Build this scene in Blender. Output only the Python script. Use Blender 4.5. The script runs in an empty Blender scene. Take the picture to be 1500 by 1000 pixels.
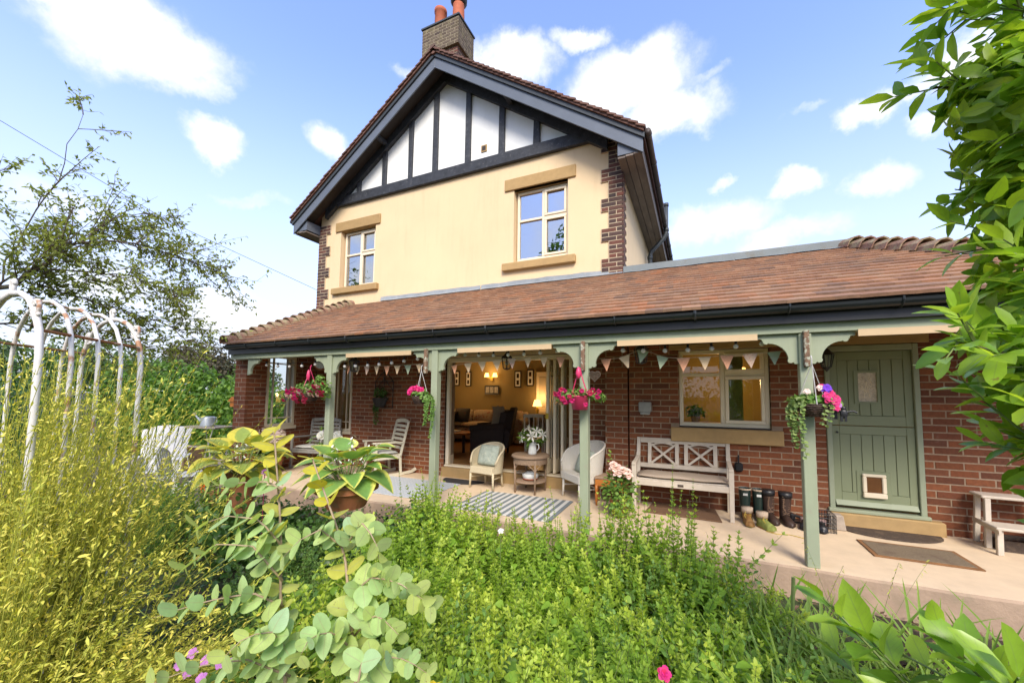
import bpy, math, random
import numpy as np
from mathutils import Vector, Matrix, Euler
random.seed(7); rng = np.random.default_rng(11)
C = bpy.context.scene.collection
sc = bpy.context.scene
PI = math.pi
# ------------------------------------------------------------------ camera
H = 1.54
cd = bpy.data.cameras.new('camera'); cam = bpy.data.objects.new('camera', cd); C.objects.link(cam)
yaw, pitch, roll = math.radians(-23.534), math.radians(3.806), math.radians(0.4886)
fw = Vector((math.sin(yaw)*math.cos(pitch), math.cos(yaw)*math.cos(pitch), math.sin(pitch)))
r0 = Vector((math.cos(yaw), -math.sin(yaw), 0)); u0 = r0.cross(fw)
rr = r0*math.cos(roll)+u0*math.sin(roll); uu = -r0*math.sin(roll)+u0*math.cos(roll)
m = Matrix((rr, uu, -fw)).transposed().to_4x4(); m.translation = (0, 0, H)
cam.matrix_world = m
cd.sensor_width = 36; cd.lens = 564.37/1500*36; cd.shift_x = -(774.27-750)/1500; cd.shift_y = 40.49/1500
cd.clip_start = 0.02; cd.clip_end = 2000
sc.camera = cam
# ------------------------------------------------------------------ world, sun, exposure
SUN_EL, SUN_AZ = math.radians(41), math.radians(152)      # azimuth clockwise from +y: behind the viewer, to the right
w = bpy.data.worlds.new('World'); sc.world = w; w.use_nodes = True
nt = w.node_tree; N = nt.nodes; Lk = nt.links
for n in list(N): N.remove(n)
def nd(tree, t, **kw):
    n = tree.nodes.new(t)
    for k, v in kw.items(): setattr(n, k, v)
    return n
out = nd(nt, 'ShaderNodeOutputWorld'); bg = nd(nt, 'ShaderNodeBackground'); bg.inputs[1].default_value = 0.148
Lk.new(bg.outputs[0], out.inputs[0])
sky = nd(nt, 'ShaderNodeTexSky', sky_type='NISHITA', sun_disc=False, sun_elevation=SUN_EL, sun_rotation=SUN_AZ, air_density=1.0, dust_density=0.6, ozone_density=2.0)
tc = nd(nt, 'ShaderNodeTexCoord')
def noise(tree, vec, scale, detail=5, rough=.55, dim='3D'):
    n = nd(tree, 'ShaderNodeTexNoise'); n.inputs['Scale'].default_value = scale; n.inputs['Detail'].default_value = detail
    n.inputs['Roughness'].default_value = rough
    if vec is not None: tree.links.new(vec, n.inputs['Vector'])
    return n
def math_n(tree, op, a, b=None, clamp=False):
    n = nd(tree, 'ShaderNodeMath', operation=op, use_clamp=clamp)
    for i, v in enumerate((a, b)):
        if v is None: continue
        if isinstance(v, (int, float)): n.inputs[i].default_value = v
        else: tree.links.new(v, n.inputs[i])
    return n.outputs[0]
CLOUDS = [  # azimuth deg (clockwise from +y), elevation deg, half width, half height, weight
 (-70.5,33.3,7.0,4.2,1.2), (-75.2,32.9,4.1,1.9,1.0), (-66.4,31.2,3.6,1.9,0.9), (-64.2,26.8,3.2,2.1,1.05), (-51.5,30.6,3.2,2.1,0.75), (-60.1,21.9,4.8,1.0,0.5), (-10.2,39.1,8.4,4.1,1.2), (-2.9,35.7,6.7,3.0,1.1), (-26.0,42.7,5.5,2.9,1.05), (-15.9,44.0,3.8,1.4,0.8), (0.8,38.3,4.2,0.9,0.5), (3.0,22.6,8.7,2.8,0.85), (13.0,24.1,2.7,1.9,1.05), (5.4,26.3,1.5,0.9,0.75), (19.5,22.6,2.8,2.2,1.05), (19.5,29.5,2.4,1.7,1.05), (22.3,30.4,2.9,1.4,0.8), (25.9,31.3,3.4,2.3,1.0), (13.9,31.5,2.4,0.6,0.4), (24.7,27.0,2.3,1.3,0.8), (-41.9,39.2,2.7,1.3,0.6), (-75.4,17.0,5.4,2.4,0.5), (-62.1,9.1,7.5,3.1,0.8), (-71.5,10.4,6.2,3.0,0.6), (10.7,19.1,7.5,1.9,0.7), (-36.9,37.6,4.9,3.9,0.5),]
for k in range(34):
    CLOUDS.append((60+k*233 % 200, 12+(k*37) % 58, 7+(k*5) % 9, 3+(k*3) % 5, .8+.1*((k*7) % 4)))
warp = noise(nt, tc.outputs['Generated'], 5.0, 7, .62)
wv = nd(nt, 'ShaderNodeVectorMath', operation='SUBTRACT'); Lk.new(warp.outputs['Color'], wv.inputs[0]); wv.inputs[1].default_value = (.5, .5, .5)
ws = nd(nt, 'ShaderNodeVectorMath', operation='SCALE'); Lk.new(wv.outputs[0], ws.inputs[0]); ws.inputs['Scale'].default_value = .16
dv = nd(nt, 'ShaderNodeVectorMath', operation='ADD'); Lk.new(tc.outputs['Generated'], dv.inputs[0]); Lk.new(ws.outputs[0], dv.inputs[1])
total = None
for az, el, hw, hh, wt in CLOUDS:
    a, e = math.radians(az), math.radians(el)
    c = Vector((math.sin(a)*math.cos(e), math.cos(a)*math.cos(e), math.sin(e)))
    rx = Vector((math.cos(a), -math.sin(a), 0)); ux = rx.cross(c)
    mp = nd(nt, 'ShaderNodeMapping', vector_type='TEXTURE')
    M = Matrix((rx, ux, -c)).transposed()
    mp.inputs['Location'].default_value = c; mp.inputs['Rotation'].default_value = M.to_euler()
    mp.inputs['Scale'].default_value = (math.radians(hw)*.98, math.radians(hh)*.98, .35)
    Lk.new(dv.outputs[0], mp.inputs['Vector'])
    ln = nd(nt, 'ShaderNodeVectorMath', operation='LENGTH'); Lk.new(mp.outputs[0], ln.inputs[0])
    mr = nd(nt, 'ShaderNodeMapRange', interpolation_type='SMOOTHSTEP'); Lk.new(ln.outputs['Value'], mr.inputs[0])
    mr.inputs[1].default_value = 1.45; mr.inputs[2].default_value = .2; mr.inputs[3].default_value = 0; mr.inputs[4].default_value = wt
    total = mr.outputs[0] if total is None else math_n(nt, 'MAXIMUM', total, mr.outputs[0])
fine = noise(nt, tc.outputs['Generated'], 13.0, 8, .6)
dens = math_n(nt, 'ADD', total, math_n(nt, 'MULTIPLY', math_n(nt, 'SUBTRACT', fine.outputs[0], .5), .9))
cm = nd(nt, 'ShaderNodeMapRange', interpolation_type='SMOOTHSTEP'); Lk.new(dens, cm.inputs[0])
cm.inputs[1].default_value = .16; cm.inputs[2].default_value = 1.0
sepd = nd(nt, 'ShaderNodeSeparateXYZ'); Lk.new(tc.outputs['Generated'], sepd.inputs[0])
# thin bright haze towards the horizon, all the way round
hz = nd(nt, 'ShaderNodeMapRange', interpolation_type='SMOOTHSTEP'); Lk.new(sepd.outputs[2], hz.inputs[0])
hz.inputs[1].default_value = .66; hz.inputs[2].default_value = .0; hz.inputs[3].default_value = 0.0; hz.inputs[4].default_value = .95
skt = nd(nt, 'ShaderNodeMix', data_type='RGBA', blend_type='MULTIPLY'); skt.inputs[0].default_value = 1.0
Lk.new(sky.outputs[0], skt.inputs[6]); skt.inputs[7].default_value = (1.33, 1.24, 1.46, 1)
hm = nd(nt, 'ShaderNodeMix', data_type='RGBA'); Lk.new(hz.outputs[0], hm.inputs[0]); Lk.new(skt.outputs[2], hm.inputs[6]); hm.inputs[7].default_value = (2.75, 2.98, 3.5, 1)
ccol = nd(nt, 'ShaderNodeMix', data_type='RGBA'); Lk.new(math_n(nt, 'MULTIPLY', fine.outputs[0], 1.0), ccol.inputs[0])
ccol.inputs[6].default_value = (3.0, 3.15, 3.4, 1); ccol.inputs[7].default_value = (4.3, 4.3, 4.25, 1)
fm = nd(nt, 'ShaderNodeMix', data_type='RGBA'); Lk.new(cm.outputs[0], fm.inputs[0]); Lk.new(hm.outputs[2], fm.inputs[6]); Lk.new(ccol.outputs[2], fm.inputs[7])
Lk.new(fm.outputs[2], bg.inputs[0])
sd = bpy.data.lights.new('sun', 'SUN'); sun = bpy.data.objects.new('sun', sd); C.objects.link(sun)
sd.energy = 2.4; sd.angle = math.radians(24); sd.color = (1, .91, .77)
sv = Vector((math.sin(SUN_AZ)*math.cos(SUN_EL), math.cos(SUN_AZ)*math.cos(SUN_EL), math.sin(SUN_EL)))
sun.rotation_euler = (-sv).to_track_quat('-Z', 'Y').to_euler(); sun.location = (4, -6, 12)
sc.view_settings.view_transform = 'Standard'; sc.view_settings.look = 'None'
sc.view_settings.exposure = 1.15; sc.view_settings.gamma = 1; sc.view_settings.use_curve_mapping = False
sc.cycles.max_bounces = 8; sc.cycles.diffuse_bounces = 4; sc.cycles.glossy_bounces = 3; sc.cycles.transmission_bounces = 5
sc.cycles.transparent_max_bounces = 8; sc.cycles.caustics_reflective = False; sc.cycles.caustics_refractive = False
sc.cycles.sample_clamp_indirect = 4
# ------------------------------------------------------------------ materials
def newmat(name):
    m = bpy.data.materials.new(name); m.use_nodes = True
    return m, m.node_tree, m.node_tree.nodes['Principled BSDF']
def rand_val(t):
    oi = nd(t, 'ShaderNodeObjectInfo'); ge = nd(t, 'ShaderNodeNewGeometry')
    return math_n(t, 'FRACT', math_n(t, 'ADD', oi.outputs['Random'], ge.outputs['Random Per Island']))
def ramp(t, fac, cols):
    r = nd(t, 'ShaderNodeValToRGB'); el = r.color_ramp.elements
    while len(el) < len(cols): el.new(.5)
    for i, c in enumerate(cols): el[i].position = i/(len(cols)-1); el[i].color = (*c, 1)
    if fac is not None: t.links.new(fac, r.inputs[0])
    return r.outputs[0]
def mixc(t, fac, a, b, blend='MIX'):
    n = nd(t, 'ShaderNodeMix', data_type='RGBA', blend_type=blend)
    if isinstance(fac, (int, float)): n.inputs[0].default_value = fac
    else: t.links.new(fac, n.inputs[0])
    for i, v in ((6, a), (7, b)):
        if isinstance(v, tuple): n.inputs[i].default_value = (*v, 1)
        else: t.links.new(v, n.inputs[i])
    return n.outputs[2]
def pm(name, cols, rough=.7, var=.0, scale=6., amp=.35, stretch=None, bump=0., bscale=60., metal=0., spec=.4, stain=None, streak=0):
    """procedural surface: per-piece colour (ramp over random), grain noise, optional stain colour in patches, bump"""
    m, t, b = newmat(name)
    if isinstance(cols[0], (int, float)): cols = [cols]
    cols = [tuple(x*.87 for x in c) for c in cols]
    if len(cols) == 1: cols = [tuple(x*(1-var) for x in cols[0]), tuple(min(1, x*(1+var)) for x in cols[0])]
    col = ramp(t, rand_val(t), cols)
    g = nd(t, 'ShaderNodeNewGeometry'); vec = g.outputs['Position']
    if stretch:
        tcx = nd(t, 'ShaderNodeTexCoord'); mp = nd(t, 'ShaderNodeMapping'); mp.inputs['Scale'].default_value = stretch
        t.links.new(tcx.outputs['Object'], mp.inputs[0]); vec = mp.outputs[0]
    n1 = noise(t, vec, scale, 6, .6)
    v = nd(t, 'ShaderNodeMapRange'); t.links.new(n1.outputs[0], v.inputs[0]); v.inputs[1].default_value = .25; v.inputs[2].default_value = .75
    v.inputs[3].default_value = 1-amp; v.inputs[4].default_value = 1+amp*.6
    cc = nd(t, 'ShaderNodeVectorMath', operation='SCALE'); t.links.new(col, cc.inputs[0]); t.links.new(v.outputs[0], cc.inputs['Scale'])
    col = cc.outputs[0]
    if stain:
        sc_, sp, lo, hi, sca = stain
        n2 = noise(t, g.outputs['Position'], sca, 5, .65)
        mr = nd(t, 'ShaderNodeMapRange', interpolation_type='SMOOTHSTEP'); t.links.new(n2.outputs[0], mr.inputs[0])
        mr.inputs[1].default_value = lo; mr.inputs[2].default_value = hi; mr.inputs[4].default_value = sp
        col = mixc(t, mr.outputs[0], col, sc_)
    if streak:   # rain streaks and grime running down the wall
        mp = nd(t, 'ShaderNodeMapping'); mp.inputs['Scale'].default_value = (3.2, 3.2, .35); t.links.new(g.outputs['Position'], mp.inputs[0]); n4 = noise(t, mp.outputs[0], 2.2, 8, .68)
        mr = nd(t, 'ShaderNodeMapRange', interpolation_type='SMOOTHSTEP'); t.links.new(n4.outputs[0], mr.inputs[0]); mr.inputs[1].default_value = .48; mr.inputs[2].default_value = .75; mr.inputs[4].default_value = streak
        col = mixc(t, mr.outputs[0], col, mixc(t, 1.0, col, (.62, .60, .56), 'MULTIPLY'))
    t.links.new(col, b.inputs['Base Color'])
    b.inputs['Roughness'].default_value = rough; b.inputs['Metallic'].default_value = metal; b.inputs['Specular IOR Level'].default_value = spec
    if bump:
        n3 = noise(t, vec, bscale, 4, .6); bp = nd(t, 'ShaderNodeBump'); bp.inputs['Strength'].default_value = bump; bp.inputs['Distance'].default_value = .01
        t.links.new(n3.outputs[0], bp.inputs['Height']); t.links.new(bp.outputs[0], b.inputs['Normal'])
    return m
def leafm(name, cols, trans=.35, rough=.42, young=None, edge=None, vein=None, spec=.4):
    """leaf: colour per leaf, translucent; young = colour of new growth (attribute age), edge = colour of the margin"""
    m, t, b = newmat(name)
    col = ramp(t, rand_val(t), cols)
    if young:
        at = nd(t, 'ShaderNodeAttribute', attribute_name='age'); col = mixc(t, at.outputs['Fac'], col, young)
    uv = nd(t, 'ShaderNodeUVMap'); sp = nd(t, 'ShaderNodeSeparateXYZ'); t.links.new(uv.outputs[0], sp.inputs[0])
    if edge:
        g = nd(t, 'ShaderNodeTexCoord'); n = noise(t, uv.outputs[0], 6, 4)
        e = math_n(t, 'ADD', sp.outputs[0], math_n(t, 'MULTIPLY', math_n(t, 'SUBTRACT', n.outputs[0], .5), .5))
        mr = nd(t, 'ShaderNodeMapRange', interpolation_type='SMOOTHSTEP'); t.links.new(e, mr.inputs[0]); mr.inputs[1].default_value = edge[1]; mr.inputs[2].default_value = edge[1]+.22
        col = mixc(t, mr.outputs[0], col, edge[0])
    if vein:
        mr = nd(t, 'ShaderNodeMapRange', interpolation_type='SMOOTHSTEP'); t.links.new(sp.outputs[0], mr.inputs[0]); mr.inputs[1].default_value = .09; mr.inputs[2].default_value = .02
        col = mixc(t, math_n(t, 'MULTIPLY', mr.outputs[0], .6), col, vein)
        sv_ = math_n(t, 'SINE', math_n(t, 'MULTIPLY', math_n(t, 'SUBTRACT', sp.outputs[1], math_n(t, 'MULTIPLY', sp.outputs[0], .22)), 62.)); sm = nd(t, 'ShaderNodeMapRange', interpolation_type='SMOOTHSTEP'); t.links.new(sv_, sm.inputs[0]); sm.inputs[1].default_value = .8; sm.inputs[2].default_value = 1.0; sm.inputs[4].default_value = .28
        col = mixc(t, sm.outputs[0], col, vein)
        sn_ = noise(t, nd(t, 'ShaderNodeNewGeometry').outputs['Position'], 55, 2); bm_ = nd(t, 'ShaderNodeMapRange', interpolation_type='SMOOTHSTEP'); t.links.new(sn_.outputs[0], bm_.inputs[0]); bm_.inputs[1].default_value = .70; bm_.inputs[2].default_value = .76; bm_.inputs[4].default_value = .7
        col = mixc(t, bm_.outputs[0], col, (.20, .13, .05))
    gm = nd(t, 'ShaderNodeNewGeometry'); n = noise(t, gm.outputs['Position'], 30, 3)
    v = nd(t, 'ShaderNodeMapRange'); t.links.new(n.outputs[0], v.inputs[0]); v.inputs[3].default_value = .75; v.inputs[4].default_value = 1.25
    cc = nd(t, 'ShaderNodeVectorMath', operation='SCALE'); t.links.new(col, cc.inputs[0]); t.links.new(v.outputs[0], cc.inputs['Scale'])
    t.links.new(cc.outputs[0], b.inputs['Base Color']); b.inputs['Roughness'].default_value = rough; b.inputs['Specular IOR Level'].default_value = spec
    tr = nd(t, 'ShaderNodeBsdfTranslucent'); tcx = mixc(t, 1.0, cc.outputs[0], (1.25, 1.2, .55), 'MULTIPLY'); t.links.new(tcx, tr.inputs[0])
    mx = nd(t, 'ShaderNodeMixShader'); mx.inputs[0].default_value = trans
    t.links.new(b.outputs[0], mx.inputs[1]); t.links.new(tr.outputs[0], mx.inputs[2]); t.links.new(mx.outputs[0], t.nodes['Material Output'].inputs[0])
    return m
def glassm(name, tint=(.9, .93, .92), f0=.06):
    m, t, b = newmat(name); t.nodes.remove(b)
    g = nd(t, 'ShaderNodeBsdfGlossy'); g.inputs['Roughness'].default_value = .01; tr = nd(t, 'ShaderNodeBsdfTransparent'); tr.inputs[0].default_value = (*tint, 1)
    lw = nd(t, 'ShaderNodeLayerWeight'); lw.inputs[0].default_value = .5
    f = math_n(t, 'ADD', math_n(t, 'MULTIPLY', math_n(t, 'POWER', lw.outputs['Facing'], 3.0), .75), f0, True)
    mx = nd(t, 'ShaderNodeMixShader'); t.links.new(f, mx.inputs[0]); t.links.new(tr.outputs[0], mx.inputs[1]); t.links.new(g.outputs[0], mx.inputs[2])
    t.links.new(mx.outputs[0], t.nodes['Material Output'].inputs[0]); return m
def emitm(name, col, s):
    m, t, b = newmat(name); b.inputs['Base Color'].default_value = (*col, 1); b.inputs['Emission Color'].default_value = (*col, 1); b.inputs['Emission Strength'].default_value = s
    return m
M_ = {}
def mats():
    A = M_
    A['render'] = pm('cream_render', (.80, .61, .37), .85, 0, 1.2, .06, bump=.25, bscale=140, stain=((.66, .52, .33), .4, .52, .8, 1.3), streak=.16)
    A['panel'] = pm('white_render', (.90, .91, .88), .85, 0, 3, .04, bump=.25, bscale=30, streak=.12)
    A['timber'] = pm('black_timber', (.043, .048, .058), .65, .15, 9, .5, (1, 1, 1), .5, 40, stain=((.14, .14, .145), .6, .55, .75, 14))
    A['barge'] = pm('blue_grey_paint', (.125, .148, .185), .5, .05, 3, .12, bump=.06)
    A['bargetop'] = pm('dark_grey_paint', (.05, .06, .068), .5, .05, 3, .15)
    A['soffit'] = pm('dark_stained_boards', (.055, .045, .04), .7, .2, 5, .3)
    A['soffit2'] = pm('weathered_boards', (.19, .155, .128), .75, .12, 7, .35, (1, .25, 1), .2, 30)
    A['stone'] = pm('sandstone', (.44, .29, .125), .85, .06, 10, .14, bump=.2, bscale=120)
    A['brick'] = pm('red_brick', [(.135, .046, .022), (.215, .068, .026), (.26, .080, .029), (.18, .057, .025), (.285, .094, .035), (.15, .054, .028)], .85, 0, 28, .28, bump=.5, bscale=110, stain=((.30, .20, .155), .35, .62, .8, 9))
    A['quoin'] = pm('dark_brick', [(.075, .042, .034), (.12, .058, .042), (.17, .06, .038), (.09, .05, .042), (.055, .036, .032)], .85, 0, 25, .3, bump=.4, bscale=90)
    A['greybrick'] = pm('sooted_brick', [(.09, .065, .048), (.14, .10, .07), (.11, .085, .052), (.17, .13, .09), (.075, .052, .042)], .9, 0, 25, .3, bump=.5, bscale=80, stain=((.28, .24, .12), .6, .5, .7, 6))
    A['mortar'] = pm('mortar', (.37, .265, .175), .95, 0, 40, .2, bump=.4, bscale=200)
    A['mortar2'] = pm('pale_mortar', (.58, .47, .32), .95, 0, 40, .2, bump=.4, bscale=200)
    A['tile'] = pm('clay_tile', [(.25, .132, .076), (.315, .165, .092), (.36, .195, .108), (.275, .15, .09), (.39, .225, .132), (.20, .122, .084), (.325, .19, .112), (.38, .17, .082)], .8, 0, 16, .25, bump=.35, bscale=120, stain=((.34, .29, .20), .5, .6, .8, 5))
    A['hiptile'] = pm('mossy_clay_tile', [(.25, .13, .09), (.33, .19, .13), (.28, .17, .12)], .85, 0, 10, .3, bump=.5, bscale=80, stain=((.32, .28, .16), .8, .42, .62, 9))
    A['browntile'] = pm('brown_roof_tile', [(.13, .068, .05), (.18, .09, .065), (.15, .085, .068)], .85, .1, 12, .3, bump=.4, bscale=90)
    A['lead'] = pm('lead_sheet', (.30, .325, .34), .55, .08, 4, .25, bump=.15, bscale=20, stain=((.45, .43, .38), .6, .55, .72, 5))
    A['felt'] = pm('grey_flat_roof_trim', (.20, .225, .225), .6, .05, 3, .2, stain=((.16, .13, .085), .8, .52, .68, 1.6))
    A['gutter'] = pm('black_gutter', (.022, .026, .028), .35, .1, 5, .2)
    A['brgutter'] = pm('brown_gutter', (.075, .06, .055), .5, .1, 5, .2)
    A['sage'] = pm('sage_paint', (.33, .37, .25), .55, .03, 5, .08, bump=.08, bscale=40, stain=((.30, .29, .21), .7, .57, .72, 9), streak=.3)
    A['door'] = pm('green_door_paint', (.25, .285, .165), .5, .02, 4, .06, bump=.04)
    A['cream'] = pm('cream_paint', (.62, .54, .39), .5, .03, 4, .07)
    A['upvc'] = pm('pale_cream_frame', (.86, .75, .55), .4, .02, 4, .05)
    A['white'] = pm('white_paint', (.76, .75, .72), .5, .03, 6, .08)
    A['tancream'] = pm('tan_cream_board', (.62, .45, .26), .6, .03, 4, .08)
    A['glass'] = glassm('window_glass', f0=.05); A['glass2'] = glassm('upper_window_glass', (.6, .65, .65), .5)
    A['plaster'] = pm('warm_plaster', (.30, .225, .09), .9, 0, 2, .06)
    A['ceil'] = pm('ceiling_paint', (.66, .58, .44), .9, 0, 2, .05)
    A['woodfloor'] = pm('oak_floor', (.27, .135, .05), .3, .15, 6, .3, (1, .15, 1))
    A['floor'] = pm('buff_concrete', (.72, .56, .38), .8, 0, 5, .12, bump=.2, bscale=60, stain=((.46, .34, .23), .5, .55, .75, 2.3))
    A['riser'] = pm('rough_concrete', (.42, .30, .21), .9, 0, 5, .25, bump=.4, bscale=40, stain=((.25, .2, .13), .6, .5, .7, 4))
    A['soil'] = pm('soil', (.06, .042, .028), .95, 0, 8, .45, bump=.8, bscale=25, stain=((.035, .06, .015), .8, .45, .6, 1.3))
    A['paving'] = pm('garden_paving', (.30, .25, .2), .9, 0, 4, .3)
    A['benchw'] = pm('chalky_white_wood', (.60, .52, .42), .6, .04, 14, .12, (1, 1, 1), .1, 60)
    A['rockw'] = pm('pale_cream_wood', (.68, .63, .48), .6, .04, 14, .1)
    A['greyw'] = pm('weathered_grey_wood', (.30, .295, .27), .75, .12, 14, .25)
    A['loom'] = pm('cream_woven_fibre', (.70, .60, .40), .7, 0, 150, .28, bump=.8, bscale=170)
    A['wwick'] = pm('white_wicker', (.80, .75, .65), .65, 0, 140, .3, bump=.8, bscale=150)
    A['wicker'] = pm('brown_wicker', (.36, .245, .16), .7, .1, 120, .35, bump=.9, bscale=150)
    A['dkwick'] = pm('dark_wicker', [(.045, .025, .018), (.085, .048, .032), (.06, .035, .028)], .7, 0, 90, .3, bump=.6)
    A['cush_g'] = pm('pale_green_cushion', (.38, .43, .36), .9, 0, 22, .22, bump=.3, bscale=90, stain=((.55, .55, .42), .5, .55, .65, 25))
    A['cush_b'] = pm('beige_cushion', (.40, .32, .245), .9, 0, 60, .12, bump=.3, bscale=200)
    A['cush_w'] = pm('grey_white_cushion', (.50, .50, .46), .9, 0, 60, .1)
    A['orange'] = pm('orange_pine', (.50, .17, .03), .45, .06, 8, .25)
    A['terra'] = pm('terracotta', (.40, .145, .065), .8, .06, 9, .25, bump=.2, stain=((.24, .16, .08), .7, .45, .65, 6))
    A['potred'] = pm('red_clay_pot', (.46, .125, .055), .75, .05, 9, .2)
    A['rubber'] = pm('green_rubber', (.018, .035, .030), .35, .1, 5, .1)
    A['blackr'] = pm('black_plastic', (.015, .015, .017), .4, .1, 5, .1)
    A['leatherb'] = pm('brown_leather', (.045, .025, .018), .5, .1, 10, .35, bump=.3, bscale=50)
    A['tanboot'] = pm('ochre_leather', (.30, .155, .045), .7, .1, 14, .4, bump=.4, bscale=60)
    A['olive'] = pm('olive_fabric', (.22, .25, .06), .85, .1, 14, .3)
    A['lace'] = pm('lace_cord', (.20, .12, .075), .8)
    A['ylace'] = pm('yellow_lace', (.5, .36, .06), .8)
    A['sheep'] = pm('beige_lining', (.48, .37, .27), .95, 0, 80, .3, bump=.6)
    A['iron'] = pm('black_iron', (.018, .018, .02), .5, .1, 8, .2)
    A['metalgrey'] = pm('galvanised_steel', (.42, .46, .48), .4, .05, 6, .15, metal=.4)
    A['greybox'] = pm('grey_plastic_box', (.36, .37, .35), .55)
    A['archw'] = pm('flaking_white_metal', (.74, .72, .68), .6, .05, 12, .2, stain=((.32, .15, .06), .95, .54, .64, 6))
    A['rust'] = pm('rusty_metal', [(.30, .12, .045), (.42, .27, .15)], .85, 0, 12, .3, stain=((.62, .57, .48), .9, .52, .66, 6))
    A['bark'] = pm('bark', (.09, .07, .052), .9, .1, 12, .4, (1, 1, .3), .6, 30, stain=((.15, .15, .09), .6, .5, .65, 5))
    A['twig'] = pm('brown_twig', (.10, .075, .05), .85, .2, 10, .2)
    A['gstem'] = pm('green_stem', (.16, .21, .06), .7, .2, 10, .2)
    A['estem'] = pm('pinkish_stem', (.36, .27, .17), .6, .1, 10, .2)
    A['rope'] = pm('jute_cord', (.45, .36, .24), .9)
    A['chain'] = pm('white_chain', (.55, .53, .5), .5)
    A['pinkplastic'] = pm('pink_plastic', (.72, .05, .16), .4)
    A['hotpink'] = leafm('magenta_petals', [(.50, .015, .14), (.68, .03, .22), (.60, .02, .10)], .25, .6)
    A['rosep'] = leafm('pale_pink_petals', [(.80, .58, .52), (.82, .66, .60), (.78, .52, .48)], .25, .6)
    A['lilac'] = leafm('lilac_petals', [(.42, .16, .45), (.50, .22, .5)], .25, .6)
    A['purple'] = leafm('violet_petals', [(.12, .02, .45), (.18, .04, .55)], .2, .6)
    A['redp'] = leafm('red_petals', [(.55, .02, .06), (.45, .02, .12), (.65, .08, .12)], .25, .6)
    A['whitep'] = leafm('white_petals', [(.78, .76, .68), (.80, .79, .74)], .3, .6)
    A['mauvep'] = leafm('dusty_mauve_petals', [(.55, .38, .38), (.62, .52, .46), (.50, .42, .33)], .25, .7)
    A['orangep'] = leafm('orange_petals', [(.75, .12, .02), (.8, .2, .03)], .25, .6)
    A['yellowp'] = leafm('yellow_petals', [(.78, .60, .02), (.8, .66, .05)], .25, .6)
    A['shrubl'] = leafm('bright_green_leaves', [(.20, .37, .035), (.27, .45, .045), (.22, .39, .055), (.32, .49, .05)], .5, .5, young=(.62, .70, .10))
    A['broom'] = leafm('yellow_green_sprigs', [(.52, .58, .075), (.60, .64, .10), (.46, .54, .07)], .36, .6, young=(.90, .76, .16))
    A['broomstem'] = pm('golden_green_stem', [(.32, .38, .05), (.48, .48, .08)], .6, 0, 8, .2)
    A['euc'] = leafm('blue_green_leaf', [(.33, .50, .22), (.40, .56, .22), (.46, .58, .19), (.36, .53, .30)], .4, .5, young=(.55, .50, .045), vein=(.36, .38, .2), spec=.3)
    A['laurel'] = leafm('glossy_green_leaf', [(.13, .27, .03), (.20, .37, .036), (.27, .45, .04), (.33, .50, .045)], .48, .30, young=(.42, .54, .05), vein=(.22, .33, .07), spec=.5)
    A['hosta'] = leafm('variegated_leaf', [(.17, .33, .08), (.22, .38, .09)], .38, .4, edge=((.70, .70, .16), .56))
    A['hosta2'] = leafm('yellow_variegated_leaf', [(.34, .40, .07), (.28, .38, .08)], .35, .4, edge=((.68, .61, .09), .38))
    A['ivy'] = leafm('dark_ivy_leaves', [(.04, .10, .022), (.06, .135, .03), (.08, .17, .035), (.11, .21, .04)], .3, .4)
    A['hedge'] = leafm('hedge_leaves', [(.06, .14, .018), (.09, .19, .022), (.12, .24, .026), (.17, .30, .035)], .38, .5)
    A['treel'] = leafm('small_tree_leaves', [(.20, .26, .06), (.25, .31, .07), (.31, .37, .07), (.21, .235, .075)], .5, .5)
    A['copper'] = leafm('coppery_leaves', [(.075, .06, .035), (.10, .085, .04), (.065, .075, .03)], .25, .6)
    A['farleaf'] = leafm('far_tree_leaves', [(.08, .14, .035), (.11, .17, .04), (.07, .12, .045)], .3, .6)
    A['blade'] = leafm('long_green_blades', [(.15, .27, .035), (.21, .33, .05), (.26, .37, .06)], .35, .45)
    A['trail'] = leafm('pale_trailing_leaves', [(.20, .30, .08), (.30, .38, .13), (.14, .25, .06)], .35, .5)
    A['basketl'] = leafm('basket_leaves', [(.10, .21, .035), (.15, .28, .05), (.20, .32, .07)], .35, .5)
    A['tawny'] = leafm('russet_seed_heads', [(.40, .22, .10), (.48, .30, .16)], .2, .8)
    A['matbrown'] = pm('brown_coir', (.21, .115, .06), .95, 0, 200, .35, bump=.8, bscale=250)
    A['matdark'] = pm('dark_rubber_mat', (.085, .06, .045), .8, 0, 60, .4, bump=.8, bscale=130, stain=((.2, .14, .09), .5, .5, .7, 12))
    A['matrust'] = pm('worn_mat', (.22, .165, .105), .95, 0, 60, .3, bump=.6, bscale=200, stain=((.13, .09, .06), .8, .52, .66, 5))
    A['matrim'] = pm('rust_brown_mat_edge', (.27, .13, .05), .9)
    A['matblack'] = pm('charcoal_mat', (.045, .042, .042), .95, 0, 150, .3)
    A['sofa'] = pm('floral_sofa_cloth', (.42, .33, .22), .9, 0, 14, .2, stain=((.26, .07, .05), .9, .56, .62, 13))
    A['armch'] = pm('dark_brown_velvet', (.028, .016, .012), .8, .1, 10, .3)
    A['throw'] = pm('pale_throw', (.42, .33, .23), .95, 0, 60, .3)
    A['bulbglass'] = pm('pearl_bulb', (.72, .70, .66), .25)
    A['lampglow'] = emitm('lit_lamp_shade', (1, .50, .12), 2.2)
    A['lampred'] = emitm('lit_red_lamp_shade', (.8, .16, .05), .5)
    A['tealtin'] = pm('enamel_white', (.74, .75, .72), .3)
    A['flag1'] = pm('cream_cloth', (.68, .50, .31), .9, 0, 80, .1); A['flag2'] = pm('pink_cloth', (.68, .34, .20), .9, 0, 60, .2)
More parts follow.
